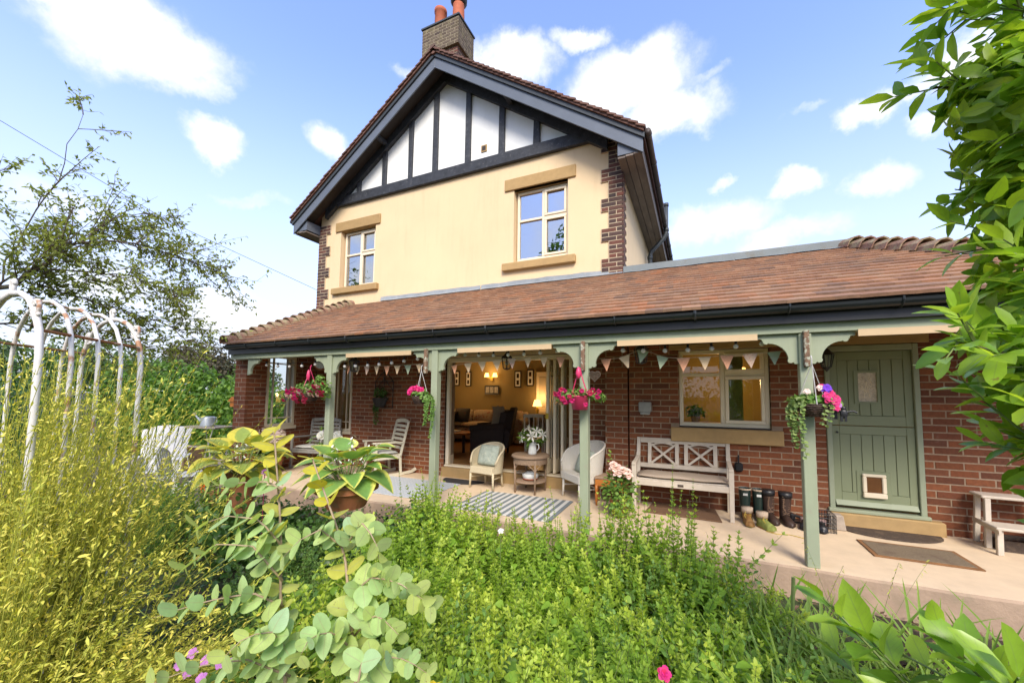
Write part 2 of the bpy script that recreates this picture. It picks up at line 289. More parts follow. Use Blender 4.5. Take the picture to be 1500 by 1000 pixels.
    A['flag3'] = pm('sage_cloth', (.36, .42, .28), .9, 0, 80, .1); A['flag4'] = pm('floral_cloth', (.58, .42, .32), .9, 0, 60, .15, stain=((.42, .12, .1), .8, .56, .62, 40))
    A['log'] = pm('cut_logs', (.30, .2, .12), .9, .25, 20, .4)
mats()
# ------------------------------------------------------------------ mesh helpers
def mesh_from(name, V, F, mat, UV=None, age=None, smooth=True):
    """V (n,3) array, F (m,k) int array of triangles or quads"""
    V = np.asarray(V, np.float32); F = np.asarray(F, np.int32); k = F.shape[1]
    me = bpy.data.meshes.new(name)
    me.vertices.add(len(V)); me.vertices.foreach_set('co', V.ravel())
    me.loops.add(F.size); me.loops.foreach_set('vertex_index', F.ravel())
    me.polygons.add(len(F)); me.polygons.foreach_set('loop_start', np.arange(0, F.size, k, dtype=np.int32))
    try: me.polygons.foreach_set('loop_total', np.full(len(F), k, np.int32))
    except Exception: pass
    if UV is not None:
        l = me.uv_layers.new(name='UVMap'); l.data.foreach_set('uv', np.asarray(UV, np.float32)[F.ravel()].ravel())
    if age is not None:
        a = me.attributes.new('age', 'FLOAT', 'POINT'); a.data.foreach_set('value', np.asarray(age, np.float32))
    me.update(calc_edges=True); me.validate()
    me.polygons.foreach_set('use_smooth', np.full(len(me.polygons), smooth, bool))
    me.materials.append(M_[mat] if isinstance(mat, str) else mat)
    return me
def wloc(p):
    v = Vector((0, 0, 0))
    while p is not None: v += p.location; p = p.parent
    return v
def link(name, me, parent=None, loc=None, world=False, rot=None, scale=None, kind=None, label=None):
    o = bpy.data.objects.new(name, me); C.objects.link(o)
    if parent is not None: o.parent = parent
    l = Vector(loc) if loc is not None else Vector((0, 0, 0))
    if world and parent is not None: l = l-wloc(parent)
    o.location = l
    if rot is not None: o.rotation_euler = rot
    if scale is not None: o.scale = scale
    if kind: o['kind'] = kind
    if label: o['label'] = label
    return o
def thing(name, label, cat, loc=(0, 0, 0), rz=0, group=None):
    o = bpy.data.objects.new(name, None); C.objects.link(o); o.location = loc; o.rotation_euler = (0, 0, rz); o.empty_display_size = .1
    o['label'] = label; o['category'] = cat
    if group: o['group'] = group
    return o
def tag(o, label, cat, group=None):
    o['label'] = label; o['category'] = cat
    if group: o['group'] = group
    return o
def clone(root, loc, rz, label=None):
    def cp(o, par):
        c = o.copy(); C.objects.link(c); c.parent = par
        for ch in o.children: cp(ch, c)
        return c
    r = cp(root, None); r.location = loc; r.rotation_euler = (0, 0, rz)
    if label: r['label'] = label
    return r
class MB:
    def __init__(s): s.v = []; s.f = []; s.m = []; s.cur = 0; s.names = []
    def mat(s, name):
        if name not in s.names: s.names.append(name)
        s.cur = s.names.index(name); return s
    def add(s, vs, fs):
        b = len(s.v); s.v += [tuple(v) for v in vs]
        for f in fs: s.f.append(tuple(b+i for i in f)); s.m.append(s.cur)
        return s
    def box(s, x0, x1, y0, y1, z0, z1):
        return s.add([(x0,y0,z0),(x1,y0,z0),(x1,y1,z0),(x0,y1,z0),(x0,y0,z1),(x1,y0,z1),(x1,y1,z1),(x0,y1,z1)],
                     [(0,3,2,1),(4,5,6,7),(0,1,5,4),(1,2,6,5),(2,3,7,6),(3,0,4,7)])
    def bar(s, a, b, w, h=None, up=(0, 0, 1), w2=None, h2=None):
        """rectangular bar from a to b, width w (sideways), height h (towards up)"""
        a = Vector(a); b = Vector(b); h = h or w; w2 = w2 or w; h2 = h2 or h; d = (b-a).normalized(); up = Vector(up)
        if abs(d.dot(up)) > .98: up = Vector((0, 1, 0))
        sx = d.cross(up).normalized(); uz = sx.cross(d)
        vs = [p+sx*i*ww/2+uz*j*hh/2 for p, ww, hh in ((a, w, h), (b, w2, h2)) for i, j in ((-1,-1),(1,-1),(1,1),(-1,1))]
        return s.add(vs, [(0,1,2,3),(7,6,5,4),(0,4,5,1),(1,5,6,2),(2,6,7,3),(3,7,4,0)])
    def tube(s, pts, r, n=8, caps=True):
        pts = [Vector(p) for p in pts]; rs = r if isinstance(r, (list, tuple)) else [r]*len(pts)
        rings = []; ref = Vector((0, 0, 1))
        for i, p in enumerate(pts):
            d = (pts[min(i+1, len(pts)-1)]-pts[max(i-1, 0)]).normalized()
            if abs(d.dot(ref)) > .95: ref = Vector((1, 0, 0)) if abs(d.x) < .9 else Vector((0, 1, 0))
            x = d.cross(ref).normalized(); y = x.cross(d); ref = y if i else ref
            rings.append([p+(x*math.cos(2*PI*k/n)+y*math.sin(2*PI*k/n))*rs[i] for k in range(n)])
        vs = [v for g in rings for v in g]; fs = []
        for i in range(len(pts)-1):
            for k in range(n): k2 = (k+1) % n; fs.append((i*n+k, i*n+k2, (i+1)*n+k2, (i+1)*n+k))
        if caps: fs.append(tuple(range(n))[::-1]); fs.append(tuple((len(pts)-1)*n+k for k in range(n)))
        return s.add(vs, fs)
    def lathe(s, prof, c=(0, 0, 0), n=20, sx=1, sy=1):
        vs = []; fs = []
        for r, z in prof:
            for k in range(n): a = 2*PI*k/n; vs.append((c[0]+r*math.cos(a)*sx, c[1]+r*math.sin(a)*sy, c[2]+z))
        for i in range(len(prof)-1):
            for k in range(n): k2 = (k+1) % n; fs.append((i*n+k, i*n+k2, (i+1)*n+k2, (i+1)*n+k))
        if prof[0][0] > 1e-6: fs.append(tuple(range(n))[::-1])
        if prof[-1][0] > 1e-6: fs.append(tuple((len(prof)-1)*n+k for k in range(n)))
        return s.add(vs, fs)
    def prism(s, poly, y0, y1, fn=None):
        """polygon of (x,z) extruded along y"""
        n = len(poly); fn = fn or (lambda x, y, z: (x, y, z))
        vs = [fn(x, y0, z) for x, z in poly]+[fn(x, y1, z) for x, z in poly]
        fs = [tuple(range(n)), tuple(range(2*n-1, n-1, -1))]+[(i, i+n, (i+1) % n+n, (i+1) % n) for i in range(n)]
        return s.add(vs, fs)
    def sheet(s, grid, th=0.):
        """grid rows of points; optional thickness along -z normal"""
        R = len(grid); K = len(grid[0]); vs = [Vector(p) for r in grid for p in r]; fs = [(i*K+j, i*K+j+1, (i+1)*K+j+1, (i+1)*K+j) for i in range(R-1) for j in range(K-1)]
        return s.add(vs, fs)
    def ball(s, c, r, n=10, m=6, sq=(1, 1, 1)):
        vs = []; fs = []
        for i in range(m+1):
            t = PI*i/m
            for k in range(n): a = 2*PI*k/n; vs.append((c[0]+r*sq[0]*math.sin(t)*math.cos(a), c[1]+r*sq[1]*math.sin(t)*math.sin(a), c[2]-r*sq[2]*math.cos(t)))
        for i in range(m):
            for k in range(n): k2 = (k+1) % n; fs.append((i*n+k, i*n+k2, (i+1)*n+k2, (i+1)*n+k))
        return s.add(vs, fs)
    def cushion(s, c, w, d, h, n=10, rot=None):
        R_ = rot or Matrix.Identity(3); c = Vector(c); vs = []; fs = []
        for sg in (1, -1):
            for i in range(n+1):
                for j in range(n+1):
                    u, v = i/n*2-1, j/n*2-1
                    e = (1-abs(u)**3.2)**.55*(1-abs(v)**3.2)**.55; pin = 1-.06*(u*u*v*v)
                    vs.append(c+R_@Vector((u*w/2*pin*(1-.05*(1-v*v)*abs(u)*0), v*d/2*pin, sg*h/2*(.12+.88*e)+.004*math.sin(7*u+3*v+c.x*9))))
        K = n+1
        for sg in (0, 1):
            for i in range(n):
                for j in range(n):
                    q = (i*K+j, (i+1)*K+j, (i+1)*K+j+1, i*K+j+1); q = tuple(x+sg*K*K for x in q); fs.append(q if sg == 0 else q[::-1])
        per = [(i, 0) for i in range(n)]+[(n, j) for j in range(n)]+[(i, n) for i in range(n, 0, -1)]+[(0, j) for j in range(n, 0, -1)]
        for a in range(len(per)):
            p, q = per[a], per[(a+1) % len(per)]; i0 = p[0]*K+p[1]; i1 = q[0]*K+q[1]; fs.append((i0, i0+K*K, i1+K*K, i1))
        return s.add(vs, fs)
    def mesh(s, name, mats=None, smooth=False, bevel=0):
        me = bpy.data.meshes.new(name); me.from_pydata(s.v, [], s.f)
        names = s.names or [mats]
        for n in names: me.materials.append(M_[n])
        if len(names) > 1: me.polygons.foreach_set('material_index', s.m)
        me.update()
        if bevel:
            import bmesh
            bm = bmesh.new(); bm.from_mesh(me); bmesh.ops.recalc_face_normals(bm, faces=bm.faces)
            bmesh.ops.bevel(bm, geom=[e for e in bm.edges if len(e.link_faces) == 2 and e.calc_face_angle() > .6], offset=bevel, segments=1, affect='EDGES', clamp_overlap=True)
            bm.to_mesh(me); bm.free()
        if smooth: me.polygons.foreach_set('use_smooth', np.ones(len(me.polygons), bool))
        return me
    def build(s, name, mats=None, parent=None, smooth=False, bevel=0, world=False, **kw):
        return link(name, s.mesh(name, mats, smooth, bevel), parent, world=world, **kw)
def struct(name, me): o = link(name, me); o['kind'] = 'structure'; return o
# ------------------------------------------------------------------ foliage helpers (numpy)
def unit(a): return a/np.maximum(np.linalg.norm(a, axis=-1, keepdims=True), 1e-9)
def rand_unit(n): return unit(rng.normal(size=(n, 3)))
PROF = {'leaf2': [(.28, .92), (.64, .84)], 'slim': [(.25, .8), (.6, 1.)], 'disc': [(.03, .42), (.1, .72), (.24, .94), (.45, 1.), (.66, .93), (.83, .72), (.94, .42)], 'ovate': [(.02, .42), (.09, .76), (.22, .97), (.4, 1.), (.6, .84), (.78, .58), (.92, .27)], 'oval': [(.3, .85), (.62, 1.), (.88, .55)], 'lance': [(.25, .8), (.5, 1.), (.8, .55)], 'round': [(.18, .85), (.5, 1.), (.84, .75)],
        'heart': [(.08, .75), (.32, 1.), (.66, .78), (.88, .36)], 'petal': [(.35, .6), (.7, 1.), (.93, .6)], 'blade': [(.15, .8), (.4, 1.), (.7, .8), (.9, .4)], 'tip': [(.4, 1.)], 'kite': [(.45, 1.)]}
def leafset(P, A, Nn, L, W, prof='kite', droop=.0, fold=.2, age=None, cup=0.):
    """n leaves: base P, axis A, upper side Nn, length L, width W -> V,F,UV,age"""
    n = len(P); A = unit(np.asarray(A, float)); S = unit(np.cross(A, Nn)); U = np.cross(S, A)
    L = np.broadcast_to(np.asarray(L, float), (n,)); W = np.broadcast_to(np.asarray(W, float), (n,)); droop = np.broadcast_to(np.asarray(droop, float), (n,))
    st = PROF[prof]; k = len(st); V = []; UV = []
    def pt(t, side, wv):
        x = L*t; z = -droop*L*t*t+np.abs(side)*fold*W*.5*wv+cup*W*np.abs(side)*wv*.3
        return P+A*x[:, None]+U*z[:, None]+S*(side*W*.5*wv)[:, None]
    if prof == 'kite':
        V = [pt(0, 0, 1), pt(.45, -1, 1.), pt(.45, 1, 1.), pt(1, 0, 1)]
        uvs = [(0, 0), (1, .45), (1, .45), (0, 1)]; F = [(0, 3, 1), (0, 2, 3)]
    else:
        V = [pt(0, 0, 1)]; uvs = [(0, 0)]; F = []
        for t, wv in st:
            V += [pt(t, -1, wv), pt(t, 0, wv), pt(t, 1, wv)]; uvs += [(1, t), (0, t), (1, t)]
        V.append(pt(1, 0, 1)); uvs.append((0.5, 1)); e = 3*k+1
        F += [(0, 2, 1), (0, 3, 2)]
        for i in range(k-1):
            a = 1+3*i; b = a+3
            F += [(a, a+1, b+1), (a, b+1, b), (a+1, a+2, b+2), (a+1, b+2, b+1)]
        a = 1+3*(k-1); F += [(a, a+1, e), (a+1, a+2, e)]
    nv = len(V); V = np.stack(V, 1).reshape(-1, 3); F = (np.arange(n)[:, None, None]*nv+np.array(F)[None]).reshape(-1, 3)
    UV = np.tile(np.array(uvs), (n, 1)); ag = np.repeat(np.zeros(n) if age is None else age, nv)
    return V, F, UV, ag
def stemset(PL, r0, r1, sides=3):
    """PL (n,k,3) polylines -> tapered stems"""
    n, k, _ = PL.shape; D = np.gradient(PL, axis=1); D = unit(D); ref = np.array([.3, .9, .2]); X = unit(np.cross(D, ref)); Y = np.cross(D, X)
    t = np.linspace(0, 1, k); r0 = np.broadcast_to(r0, (n,)); r1 = np.broadcast_to(r1, (n,)); r = r0[:, None]*(1-t)+r1[:, None]*t
    a = np.arange(sides)*2*PI/sides
    V = PL[:, :, None]+r[:, :, None, None]*(X[:, :, None]*np.cos(a)[None, None, :, None]+Y[:, :, None]*np.sin(a)[None, None, :, None])
    idx = np.arange(n*k*sides).reshape(n, k, sides); F = []
    for j in range(sides):
        j2 = (j+1) % sides; a0, b0, a1, b1 = idx[:, :-1, j], idx[:, :-1, j2], idx[:, 1:, j], idx[:, 1:, j2]
        F += [np.stack([a0, b0, b1], -1).reshape(-1, 3), np.stack([a0, b1, a1], -1).reshape(-1, 3)]
    return V.reshape(-1, 3), np.concatenate(F)
def join(sets):
    V = []; F = []; UV = []; G = []; b = 0
    for v, f, u, g in sets: V.append(v); F.append(f+b); UV.append(u); G.append(g); b += len(v)
    return np.concatenate(V), np.concatenate(F), np.concatenate(UV), np.concatenate(G)
def leaf_obj(name, sets, mat, parent=None, **kw):
    V, F, UV, G = join(sets) if isinstance(sets, list) else sets
    return link(name, mesh_from(name, V, F, mat, UV, G), parent, **kw)
def stem_obj(name, PL, r0, r1, mat, parent=None, sides=3, **kw):
    V, F = stemset(np.asarray(PL, float), r0, r1, sides); return link(name, mesh_from(name, V, F, mat), parent, **kw)
def curve(P0, P1, bend, k=8):
    """quadratic curves from P0 to P1 with the middle displaced by bend; all (n,3) -> (n,k,3)"""
    t = np.linspace(0, 1, k)[None, :, None]; M = (P0+P1)/2+bend
    return (1-t)**2*P0[:, None]+2*t*(1-t)*M[:, None]+t*t*P1[:, None]
def along(PL, t):
    """points and tangents at parameters t (n,m) of polylines (n,k,3)"""
    n, k, _ = PL.shape; x = t*(k-1); i = np.clip(x.astype(int), 0, k-2); f = (x-i)[..., None]; r = np.arange(n)[:, None]
    a, b = PL[r, i], PL[r, i+1]
    return a*(1-f)+b*f, unit(b-a)
def clump(n, centre, rad, jitter=.9):
    """n points in an ellipsoid, denser at its skin"""
    d = rand_unit(n); r = (rng.random(n)**.4)[:, None]*jitter; return np.array(centre)+d*r*np.array(rad), d
def blob_leaves(n, blobs, L, asp, prof, droop=.2, up=.5):
    """leaves filling several ellipsoids (centre, radii), facing outward and up"""
    vol = np.array([b[1][0]*b[1][1]*b[1][2] for b in blobs])**.667; cnt = np.maximum(3, (n*vol/vol.sum()).astype(int)); S = []
    for (c, r), k in zip(blobs, cnt):
        p, d = clump(k, c, r); nn = unit(d+np.array([0, 0, up])+rng.normal(size=(k, 3))*.55); ax = unit(np.cross(nn, rng.normal(size=(k, 3)))+np.array([0, 0, -.25]))
        l = L*(.6+.7*rng.random(k)); S.append(leafset(p, ax, nn, l, l*asp, prof, droop, .2, rng.random(k)**3))
    return S
# ------------------------------------------------------------------ ground
gx = np.linspace(-1, 1, 121); gx = np.sign(gx)*np.abs(gx)**3*700
X_, Y_ = np.meshgrid(gx, gx, indexing='ij'); Zg = -.30+.03*np.sin(X_*1.7)*np.cos(Y_*1.3)*(np.abs(X_) < 20)
idx = np.arange(121*121).reshape(121, 121)
Fg = np.stack([idx[:-1, :-1], idx[1:, :-1], idx[1:, 1:], idx[:-1, 1:]], -1).reshape(-1, 4)
struct('ground', mesh_from('ground', np.stack([X_, Y_, Zg], -1).reshape(-1, 3), Fg, 'soil'))
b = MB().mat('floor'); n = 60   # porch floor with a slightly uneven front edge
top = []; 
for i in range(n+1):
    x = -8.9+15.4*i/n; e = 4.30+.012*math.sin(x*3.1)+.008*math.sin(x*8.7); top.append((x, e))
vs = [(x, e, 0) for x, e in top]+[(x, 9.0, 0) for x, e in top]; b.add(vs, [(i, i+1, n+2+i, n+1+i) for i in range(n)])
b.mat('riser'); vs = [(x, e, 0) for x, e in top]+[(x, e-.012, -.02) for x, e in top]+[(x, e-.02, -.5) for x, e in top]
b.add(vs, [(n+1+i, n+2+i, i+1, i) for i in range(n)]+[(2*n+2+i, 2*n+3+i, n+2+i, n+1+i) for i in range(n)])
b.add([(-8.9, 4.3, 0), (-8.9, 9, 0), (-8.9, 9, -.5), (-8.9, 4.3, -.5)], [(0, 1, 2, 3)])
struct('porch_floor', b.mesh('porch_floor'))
b = MB().box(-15, -8.92, 2.6, 9.5, -.34, -.16).box(-8.92, -6.6, 2.6, 4.28, -.34, -.16); struct('garden_paving', b.mesh('garden_paving', 'paving'))
# ------------------------------------------------------------------ bricks
CO, BL = .0825, .2475
def frustum(mb, fn, x0, x1, z0, z1, d, bev=.004):
    V = [(x0, d, z0), (x1, d, z0), (x1, d, z1), (x0, d, z1), (x0, bev, z0), (x1, bev, z0), (x1, bev, z1), (x0, bev, z1),
         (x0+bev, 0, z0+bev), (x1-bev, 0, z0+bev), (x1-bev, 0, z1-bev), (x0+bev, 0, z1-bev)]
    V = [fn(*v) for v in V]
    return mb.add(V, [(0,1,5,4),(1,2,6,5),(2,3,7,6),(3,0,4,7),(4,5,9,8),(5,6,10,9),(6,7,11,10),(7,4,8,11),(8,9,10,11)])
def courses(x0, x1, z0, z1, openings=(), off=0., joint=.014):
    R = []
    nz = int(round((z1-z0)/CO))
    for i in range(nz):
        za = z0+i*CO; zb = za+CO-joint; s = x0-BL+(off+(.5 if i % 2 else 0.))*BL % BL
        while s < x1:
            segs = [(max(s, x0), min(s+BL-joint, x1))]
            for ox0, ox1, oz0, oz1 in openings:
                if za < oz1-.02 and zb > oz0+.02:
                    new = []
                    for a, c in segs:
                        if c <= ox0 or a >= ox1: new.append((a, c))
                        else:
                            if a < ox0: new.append((a, ox0))
                            if c > ox1: new.append((ox1, c))
                    segs = new
            for a, c in segs:
                if c-a > .03: R.append((a, c, za, zb))
            s += BL
    return R
def fn_front(Y): return lambda x, d, z: (x, Y+d, z)
unit_bricks = []
for k in range(5):
    mb = MB(); t1, t2 = random.uniform(-.01, .01), random.uniform(-.02, .02)
    frustum(mb, lambda x, d, z: (x, d*.06+(t1*(x-.5)*.1+t2*(z-.5)*.06), z), 0, 1, 0, 1, 1, .045)
    # keep the arris small along the length
    mb.v = [((.015 if abs(v[0]-.045) < 1e-6 else .985 if abs(v[0]-.955) < 1e-6 else v[0]), v[1], v[2]) for v in mb.v]
    unit_bricks.append(mb.mesh('brick', 'brick'))
house = thing('house', 'cream rendered two storey house with black timbered gable and brick ground floor', 'house', (-5.2, 7.04, 0))
def hpart(name, mb, mat=None, parent=None, **kw): return mb.build(name, mat, parent or house, world=parent is None, **kw)
def place_brick(parent, x0, x1, Y, z0, z1):
    o = link('brick', random.choice(unit_bricks), parent, (x0, Y+random.uniform(-.003, .003), z0), True, scale=(x1-x0, 1, z1-z0))
    return o
def wall_core(mb, x0, x1, y0, y1, z0, z1, ops):
    xs = sorted({x0, x1, *[v for o in ops for v in o[:2]]}); 
    for a, c in zip(xs, xs[1:]):
        cuts = sorted([(o[2], o[3]) for o in ops if o[0] <= a+1e-6 and o[1] >= c-1e-6]); z = z0
        for p, q in cuts:
            if p > z: mb.box(a, c, y0, y1, z, p)
            z = max(z, q)
        if z < z1: mb.box(a, c, y0, y1, z, z1)
RY, LY, UY = 5.96, 6.15, 7.04
WIN = (-.235, .90, 1.10, 2.20); DOOR = (1.485, 2.40, 0.0, 2.19)
FD = (-4.42, -1.88, 0., 2.24); CW = (-7.46, -6.85, .72, 2.28)
# right-hand wall: the bricks that show largest are pieces of their own
rops = [(WIN[0], WIN[1], .90, 2.36), (DOOR[0], DOOR[1], 0, 2.36), (-.345, 1.025, .905, 1.098), (-.36, 1.05, 2.204, 2.36), (DOOR[0]-.1, DOOR[1]+.1, 2.194, 2.36), (DOOR[0]-.02, 2.52, 0, .15)]
mb = MB(); wall_core(mb, -.93, 5.6, RY+.004, RY+.32, -.3, 2.6, [(WIN[0], WIN[1], .90, 2.2), (DOOR[0], DOOR[1], -.3, 2.19)])
wallR = hpart('brick_wall', mb, 'mortar')
br = courses(-.935, 5.6, -.0, 2.56, rops, .35)
br += courses(-1.30, -.955, 0, 2.56, (), .1)
br = [q for q in br if q[1] > -2]
ops2 = [(-.34, 1.02, .905, 1.10), (DOOR[0], DOOR[1]+.1, 0, .15)]
def hit(q, o): return q[0] < o[1]-.01 and q[1] > o[0]+.01 and q[2] < o[3]-.02 and q[3] > o[2]+.02
br.sort(key=lambda q: -((q[0]+q[1])/2 < 3.0)*10-(q[0]+q[1])/2*.9-(q[1]-q[0])*2)
vis = [q for q in br if q[0] < 3.1 and q[3] < 2.35 and q[1]-q[0] > .1][:300]
rest = [q for q in br if q not in vis]
for q in vis: place_brick(wallR, q[0], q[1], RY, q[2], q[3])
mb = MB()
for q in rest: frustum(mb, fn_front(RY+random.uniform(-.003, .003)), *q, .06)
o = hpart('brickwork', mb, 'brick', wallR, kind='stuff'); o.location = -wloc(wallR)
mb = MB().box(-1.295, -.96, RY+.004, RY+.4, -.3, 2.6); hpart('pier_core', mb, 'mortar')
# left-hand wall with the garden doors and the corner window
mb = MB(); wall_core(mb, -8.02, -1.295, LY+.004, LY+.32, -.3, 2.6, [FD, CW]); wallL = hpart('brick_wall', mb, 'mortar')
mb = MB()
for q in courses(-8.0, -1.3, 0, 2.56, [(FD[0], FD[1], 0, 2.42), CW], .2): frustum(mb, fn_front(LY+random.uniform(-.003, .003)), *q, .06)
o = hpart('brickwork', mb, 'brick', wallL, kind='stuff'); o.location = -wloc(wallL)
# end wall closing the verandah on the left, slightly skewed
F0, B0 = Vector((-7.72, 4.5)), Vector((-8.0, 6.16)); eu = (B0-F0).normalized(); en = Vector((-eu.y, eu.x)); EL = (B0-F0).length
def fe(u, d, z): p = F0+eu*u+en*d; return (p.x, p.y, z)
EW = (.43, 1.12, .86, 2.30)
mb = MB()
def core_e(u0, u1, z0, z1, d0=.004, d1=.265): 
    V = [fe(u, d, z) for z in (z0, z1) for u, d in ((u0, d0), (u1, d0), (u1, d1), (u0, d1))]
    mb.add(V, [(0,3,2,1),(4,5,6,7),(0,1,5,4),(1,2,6,5),(2,3,7,6),(3,0,4,7)])
core_e(.004, EW[0], -.3, 2.5); core_e(EW[1], EL+.1, -.3, 2.5); core_e(EW[0], EW[1], -.3, EW[2]); core_e(EW[0], EW[1], EW[3], 2.5)
wallE = hpart('brick_wall', mb, 'mortar')
mb = MB()
for q in courses(.062, EL, 0, 2.42, [EW], .0): frustum(mb, lambda u, d, z: fe(u, d, z), *q, .06)
def fend(x, d, z): p = F0+en*x+eu*d; return (p.x, p.y, z)
for i in range(-3, 30):
    z = i*CO; segs = [(0, .11), (.124, .27)] if i % 2 else [(0, .17), (.184, .27)]
    for a, c in segs: frustum(mb, fend, a, c, z, z+CO-.011, .06)
o = hpart('brickwork', mb, 'brick', wallE, kind='stuff'); o.location = -wloc(wallE)
# ------------------------------------------------------------------ windows
def frame_win(name, x0, x1, z0, z1, y, cols, gmat='glass', fm='upvc', fw_=.055, parent=None, fn=None):
    """cols: list of (xa, xb, [z splits], [casement flags]); frame is a part, panes and casements its sub-parts"""
    d = .07; mb = MB().mat(fm)
    mb.box(x0, x1, y, y+d, z0, z0+fw_).box(x0, x1, y, y+d, z1-fw_, z1).box(x0, x0+fw_, y, y+d, z0+fw_, z1-fw_).box(x1-fw_, x1, y, y+d, z0+fw_, z1-fw_)
    panes = []
    for i, (xa, xb, zs, fl) in enumerate(cols):
        if i: mb.box(xa-.03, xa+.03, y-.004, y+d-.003, z0+fw_, z1-fw_)
        a = x0+fw_ if i == 0 else xa+.03; c = x1-fw_ if i == len(cols)-1 else xb-.03
        zz = [z0+fw_]+list(zs)+[z1-fw_]
        for j in range(len(zz)-1):
            p = zz[j]+(.025 if j else 0); q = zz[j+1]-(.025 if j < len(zz)-2 else 0)
            if j: mb.box(a, c, y-.002, y+d-.005, zz[j]-.025, zz[j]+.025)
            panes.append((a, c, p, q, fl[j]))
    f = hpart(name, mb, parent=parent, bevel=.006)
    base = -wloc(f)
    for a, c, p, q, fl in panes:
        if fl:
            k = .045; m2 = MB().box(a, c, y-.02, y+.03, p, p+k).box(a, c, y-.02, y+.03, q-k, q).box(a, a+k, y-.02, y+.03, p+k, q-k).box(c-k, c, y-.02, y+.03, p+k, q-k)
            o = m2.build('casement', fm, f, bevel=.005); o.location = base; a += k; c -= k; p += k; q -= k
        o = MB().box(a, c, y+.035, y+.041, p, q).build('pane', gmat, f); o.location = base
    return f
frame_win('window', -3.40, -2.26, 4.31, 5.79, UY+.11, [(-3.40, -2.81, [5.17], [0, 0]), (-2.81, -2.26, [5.17], [1, 1])], 'glass2')
frame_win('window', -8.40, -7.28, 4.22, 5.72, UY+.11, [(-8.40, -7.83, [5.12], [0, 0]), (-7.83, -7.28, [5.12], [1, 1])], 'glass2')
frame_win('window', WIN[0]+.005, WIN[1]-.005, 1.115, 2.195, RY+.05, [(WIN[0], .335, [1.845], [0, 0]), (.335, WIN[1], [1.845], [1, 1])], 'glass')
hpart('window_bar', MB().box(WIN[0]+.005, WIN[1]-.005, RY+.03, RY+.12, 1.1, 1.113), 'blackr')
hpart('window_sill', MB().box(-.345, 1.025, RY-.06, RY+.3, .905, 1.098), 'stone', bevel=.008)
hpart('lintel', MB().box(-.36, 1.05, RY-.012, RY+.3, 2.204, 2.36), 'stone', bevel=.006)
# corner windows: small-paned, cream
def bars_win(fnm, u0, u1, z0, z1, bars_u, bars_z, d=.05, name='window', fm='cream'):
    mb = MB().mat(fm)
    def bx(a, c, p, q, d0, d1): 
        V = [fnm(u, dd, z) for z in (p, q) for u, dd in ((a, d0), (c, d0), (c, d1), (a, d1))]; mb.add(V, [(0,3,2,1),(4,5,6,7),(0,1,5,4),(1,2,6,5),(2,3,7,6),(3,0,4,7)])
    k = .05; bx(u0, u1, z0, z0+k, d, d+.06); bx(u0, u1, z1-k, z1, d, d+.06); bx(u0, u0+k, z0+k, z1-k, d, d+.06); bx(u1-k, u1, z0+k, z1-k, d, d+.06)
    for u in bars_u: bx(u-.012, u+.012, z0+k, z1-k, d+.01, d+.045)
    for z in bars_z: bx(u0+k, u1-k, z-.011, z+.011, d+.012, d+.043)
    f = hpart(name, mb); mb2 = MB().mat('glass'); 
    V = [fnm(u, dd, z) for z in (z0+k, z1-k) for u, dd in ((u0+k, d+.025), (u1-k, d+.025), (u1-k, d+.03), (u0+k, d+.03))]; mb2.add(V, [(0,3,2,1),(4,5,6,7),(0,1,5,4),(1,2,6,5),(2,3,7,6),(3,0,4,7)])
    o = mb2.build('pane', None, f); o.location = -wloc(f); return f
bars_win(fe, EW[0]+.003, EW[1]-.003, EW[2]+.003, EW[3]-.003, [EW[0]+.16, EW[1]-.16], [EW[2]+.17, EW[3]-.17], -.005)
bars_win(fn_front(LY), CW[0]+.003, CW[1]-.003, CW[2]+.003, CW[3]-.003, [CW[0]+.16, CW[1]-.16], [CW[2]+.2, CW[3]-.2], -.004)
mb = MB(); V = [fe(u, d, z) for z in (EW[2]-.07, EW[2]) for u, d in ((EW[0]-.04, -.035), (EW[1]+.03, -.035), (EW[1]+.03, .03), (EW[0]-.04, .03))]
mb.add(V, [(0,3,2,1),(4,5,6,7),(0,1,5,4),(1,2,6,5),(2,3,7,6),(3,0,4,7)]); hpart('window_sill', mb, 'cream')
hpart('window_sill', MB().box(CW[0]-.03, CW[1]+.03, LY-.04, LY+.03, CW[2]-.06, CW[2]), 'cream', bevel=.005)
# ------------------------------------------------------------------ green stable door
D0, D1 = DOOR[0]+.004, DOOR[1]-.004
mb = MB().mat('sage').box(D0, D0+.055, RY-.015, RY+.09, .152, 2.185).box(D1-.055, D1, RY-.015, RY+.09, .152, 2.185).box(D0+.055, D1-.055, RY-.015, RY+.09, 2.115, 2.185).box(D0-.02, D1+.02, RY-.05, RY+.09, .152, .192)
door = hpart('door', mb, bevel=.006)
def dpart(name, mb, mat=None, **kw): o = mb.build(name, mat, door, **kw); o.location = -wloc(door); return o
L0, L1, yl = D0+.058, D1-.058, RY+.03
dpart('lower_leaf', MB().box(L0, L1, yl+.006, yl+.05, .215, 1.192), 'door'); dpart('upper_leaf', MB().box(L0, L1, yl+.006, yl+.05, 1.2, 2.108), 'door')
def rails(z0, z1, bz, tz, hole=None):
    mb = MB(); s = .075
    mb.box(L0, L0+s, yl-.012, yl+.006, z0, z1).box(L1-s, L1, yl-.012, yl+.006, z0, z1).box(L0+s, L1-s, yl-.012, yl+.006, z0, z0+bz).box(L0+s, L1-s, yl-.012, yl+.006, z1-tz, z1)
    return mb
dpart('door_rails', rails(1.2, 2.108, .12, .10), 'door', bevel=.004); dpart('door_rails', rails(.215, 1.192, .17, .10), 'door', bevel=.004)
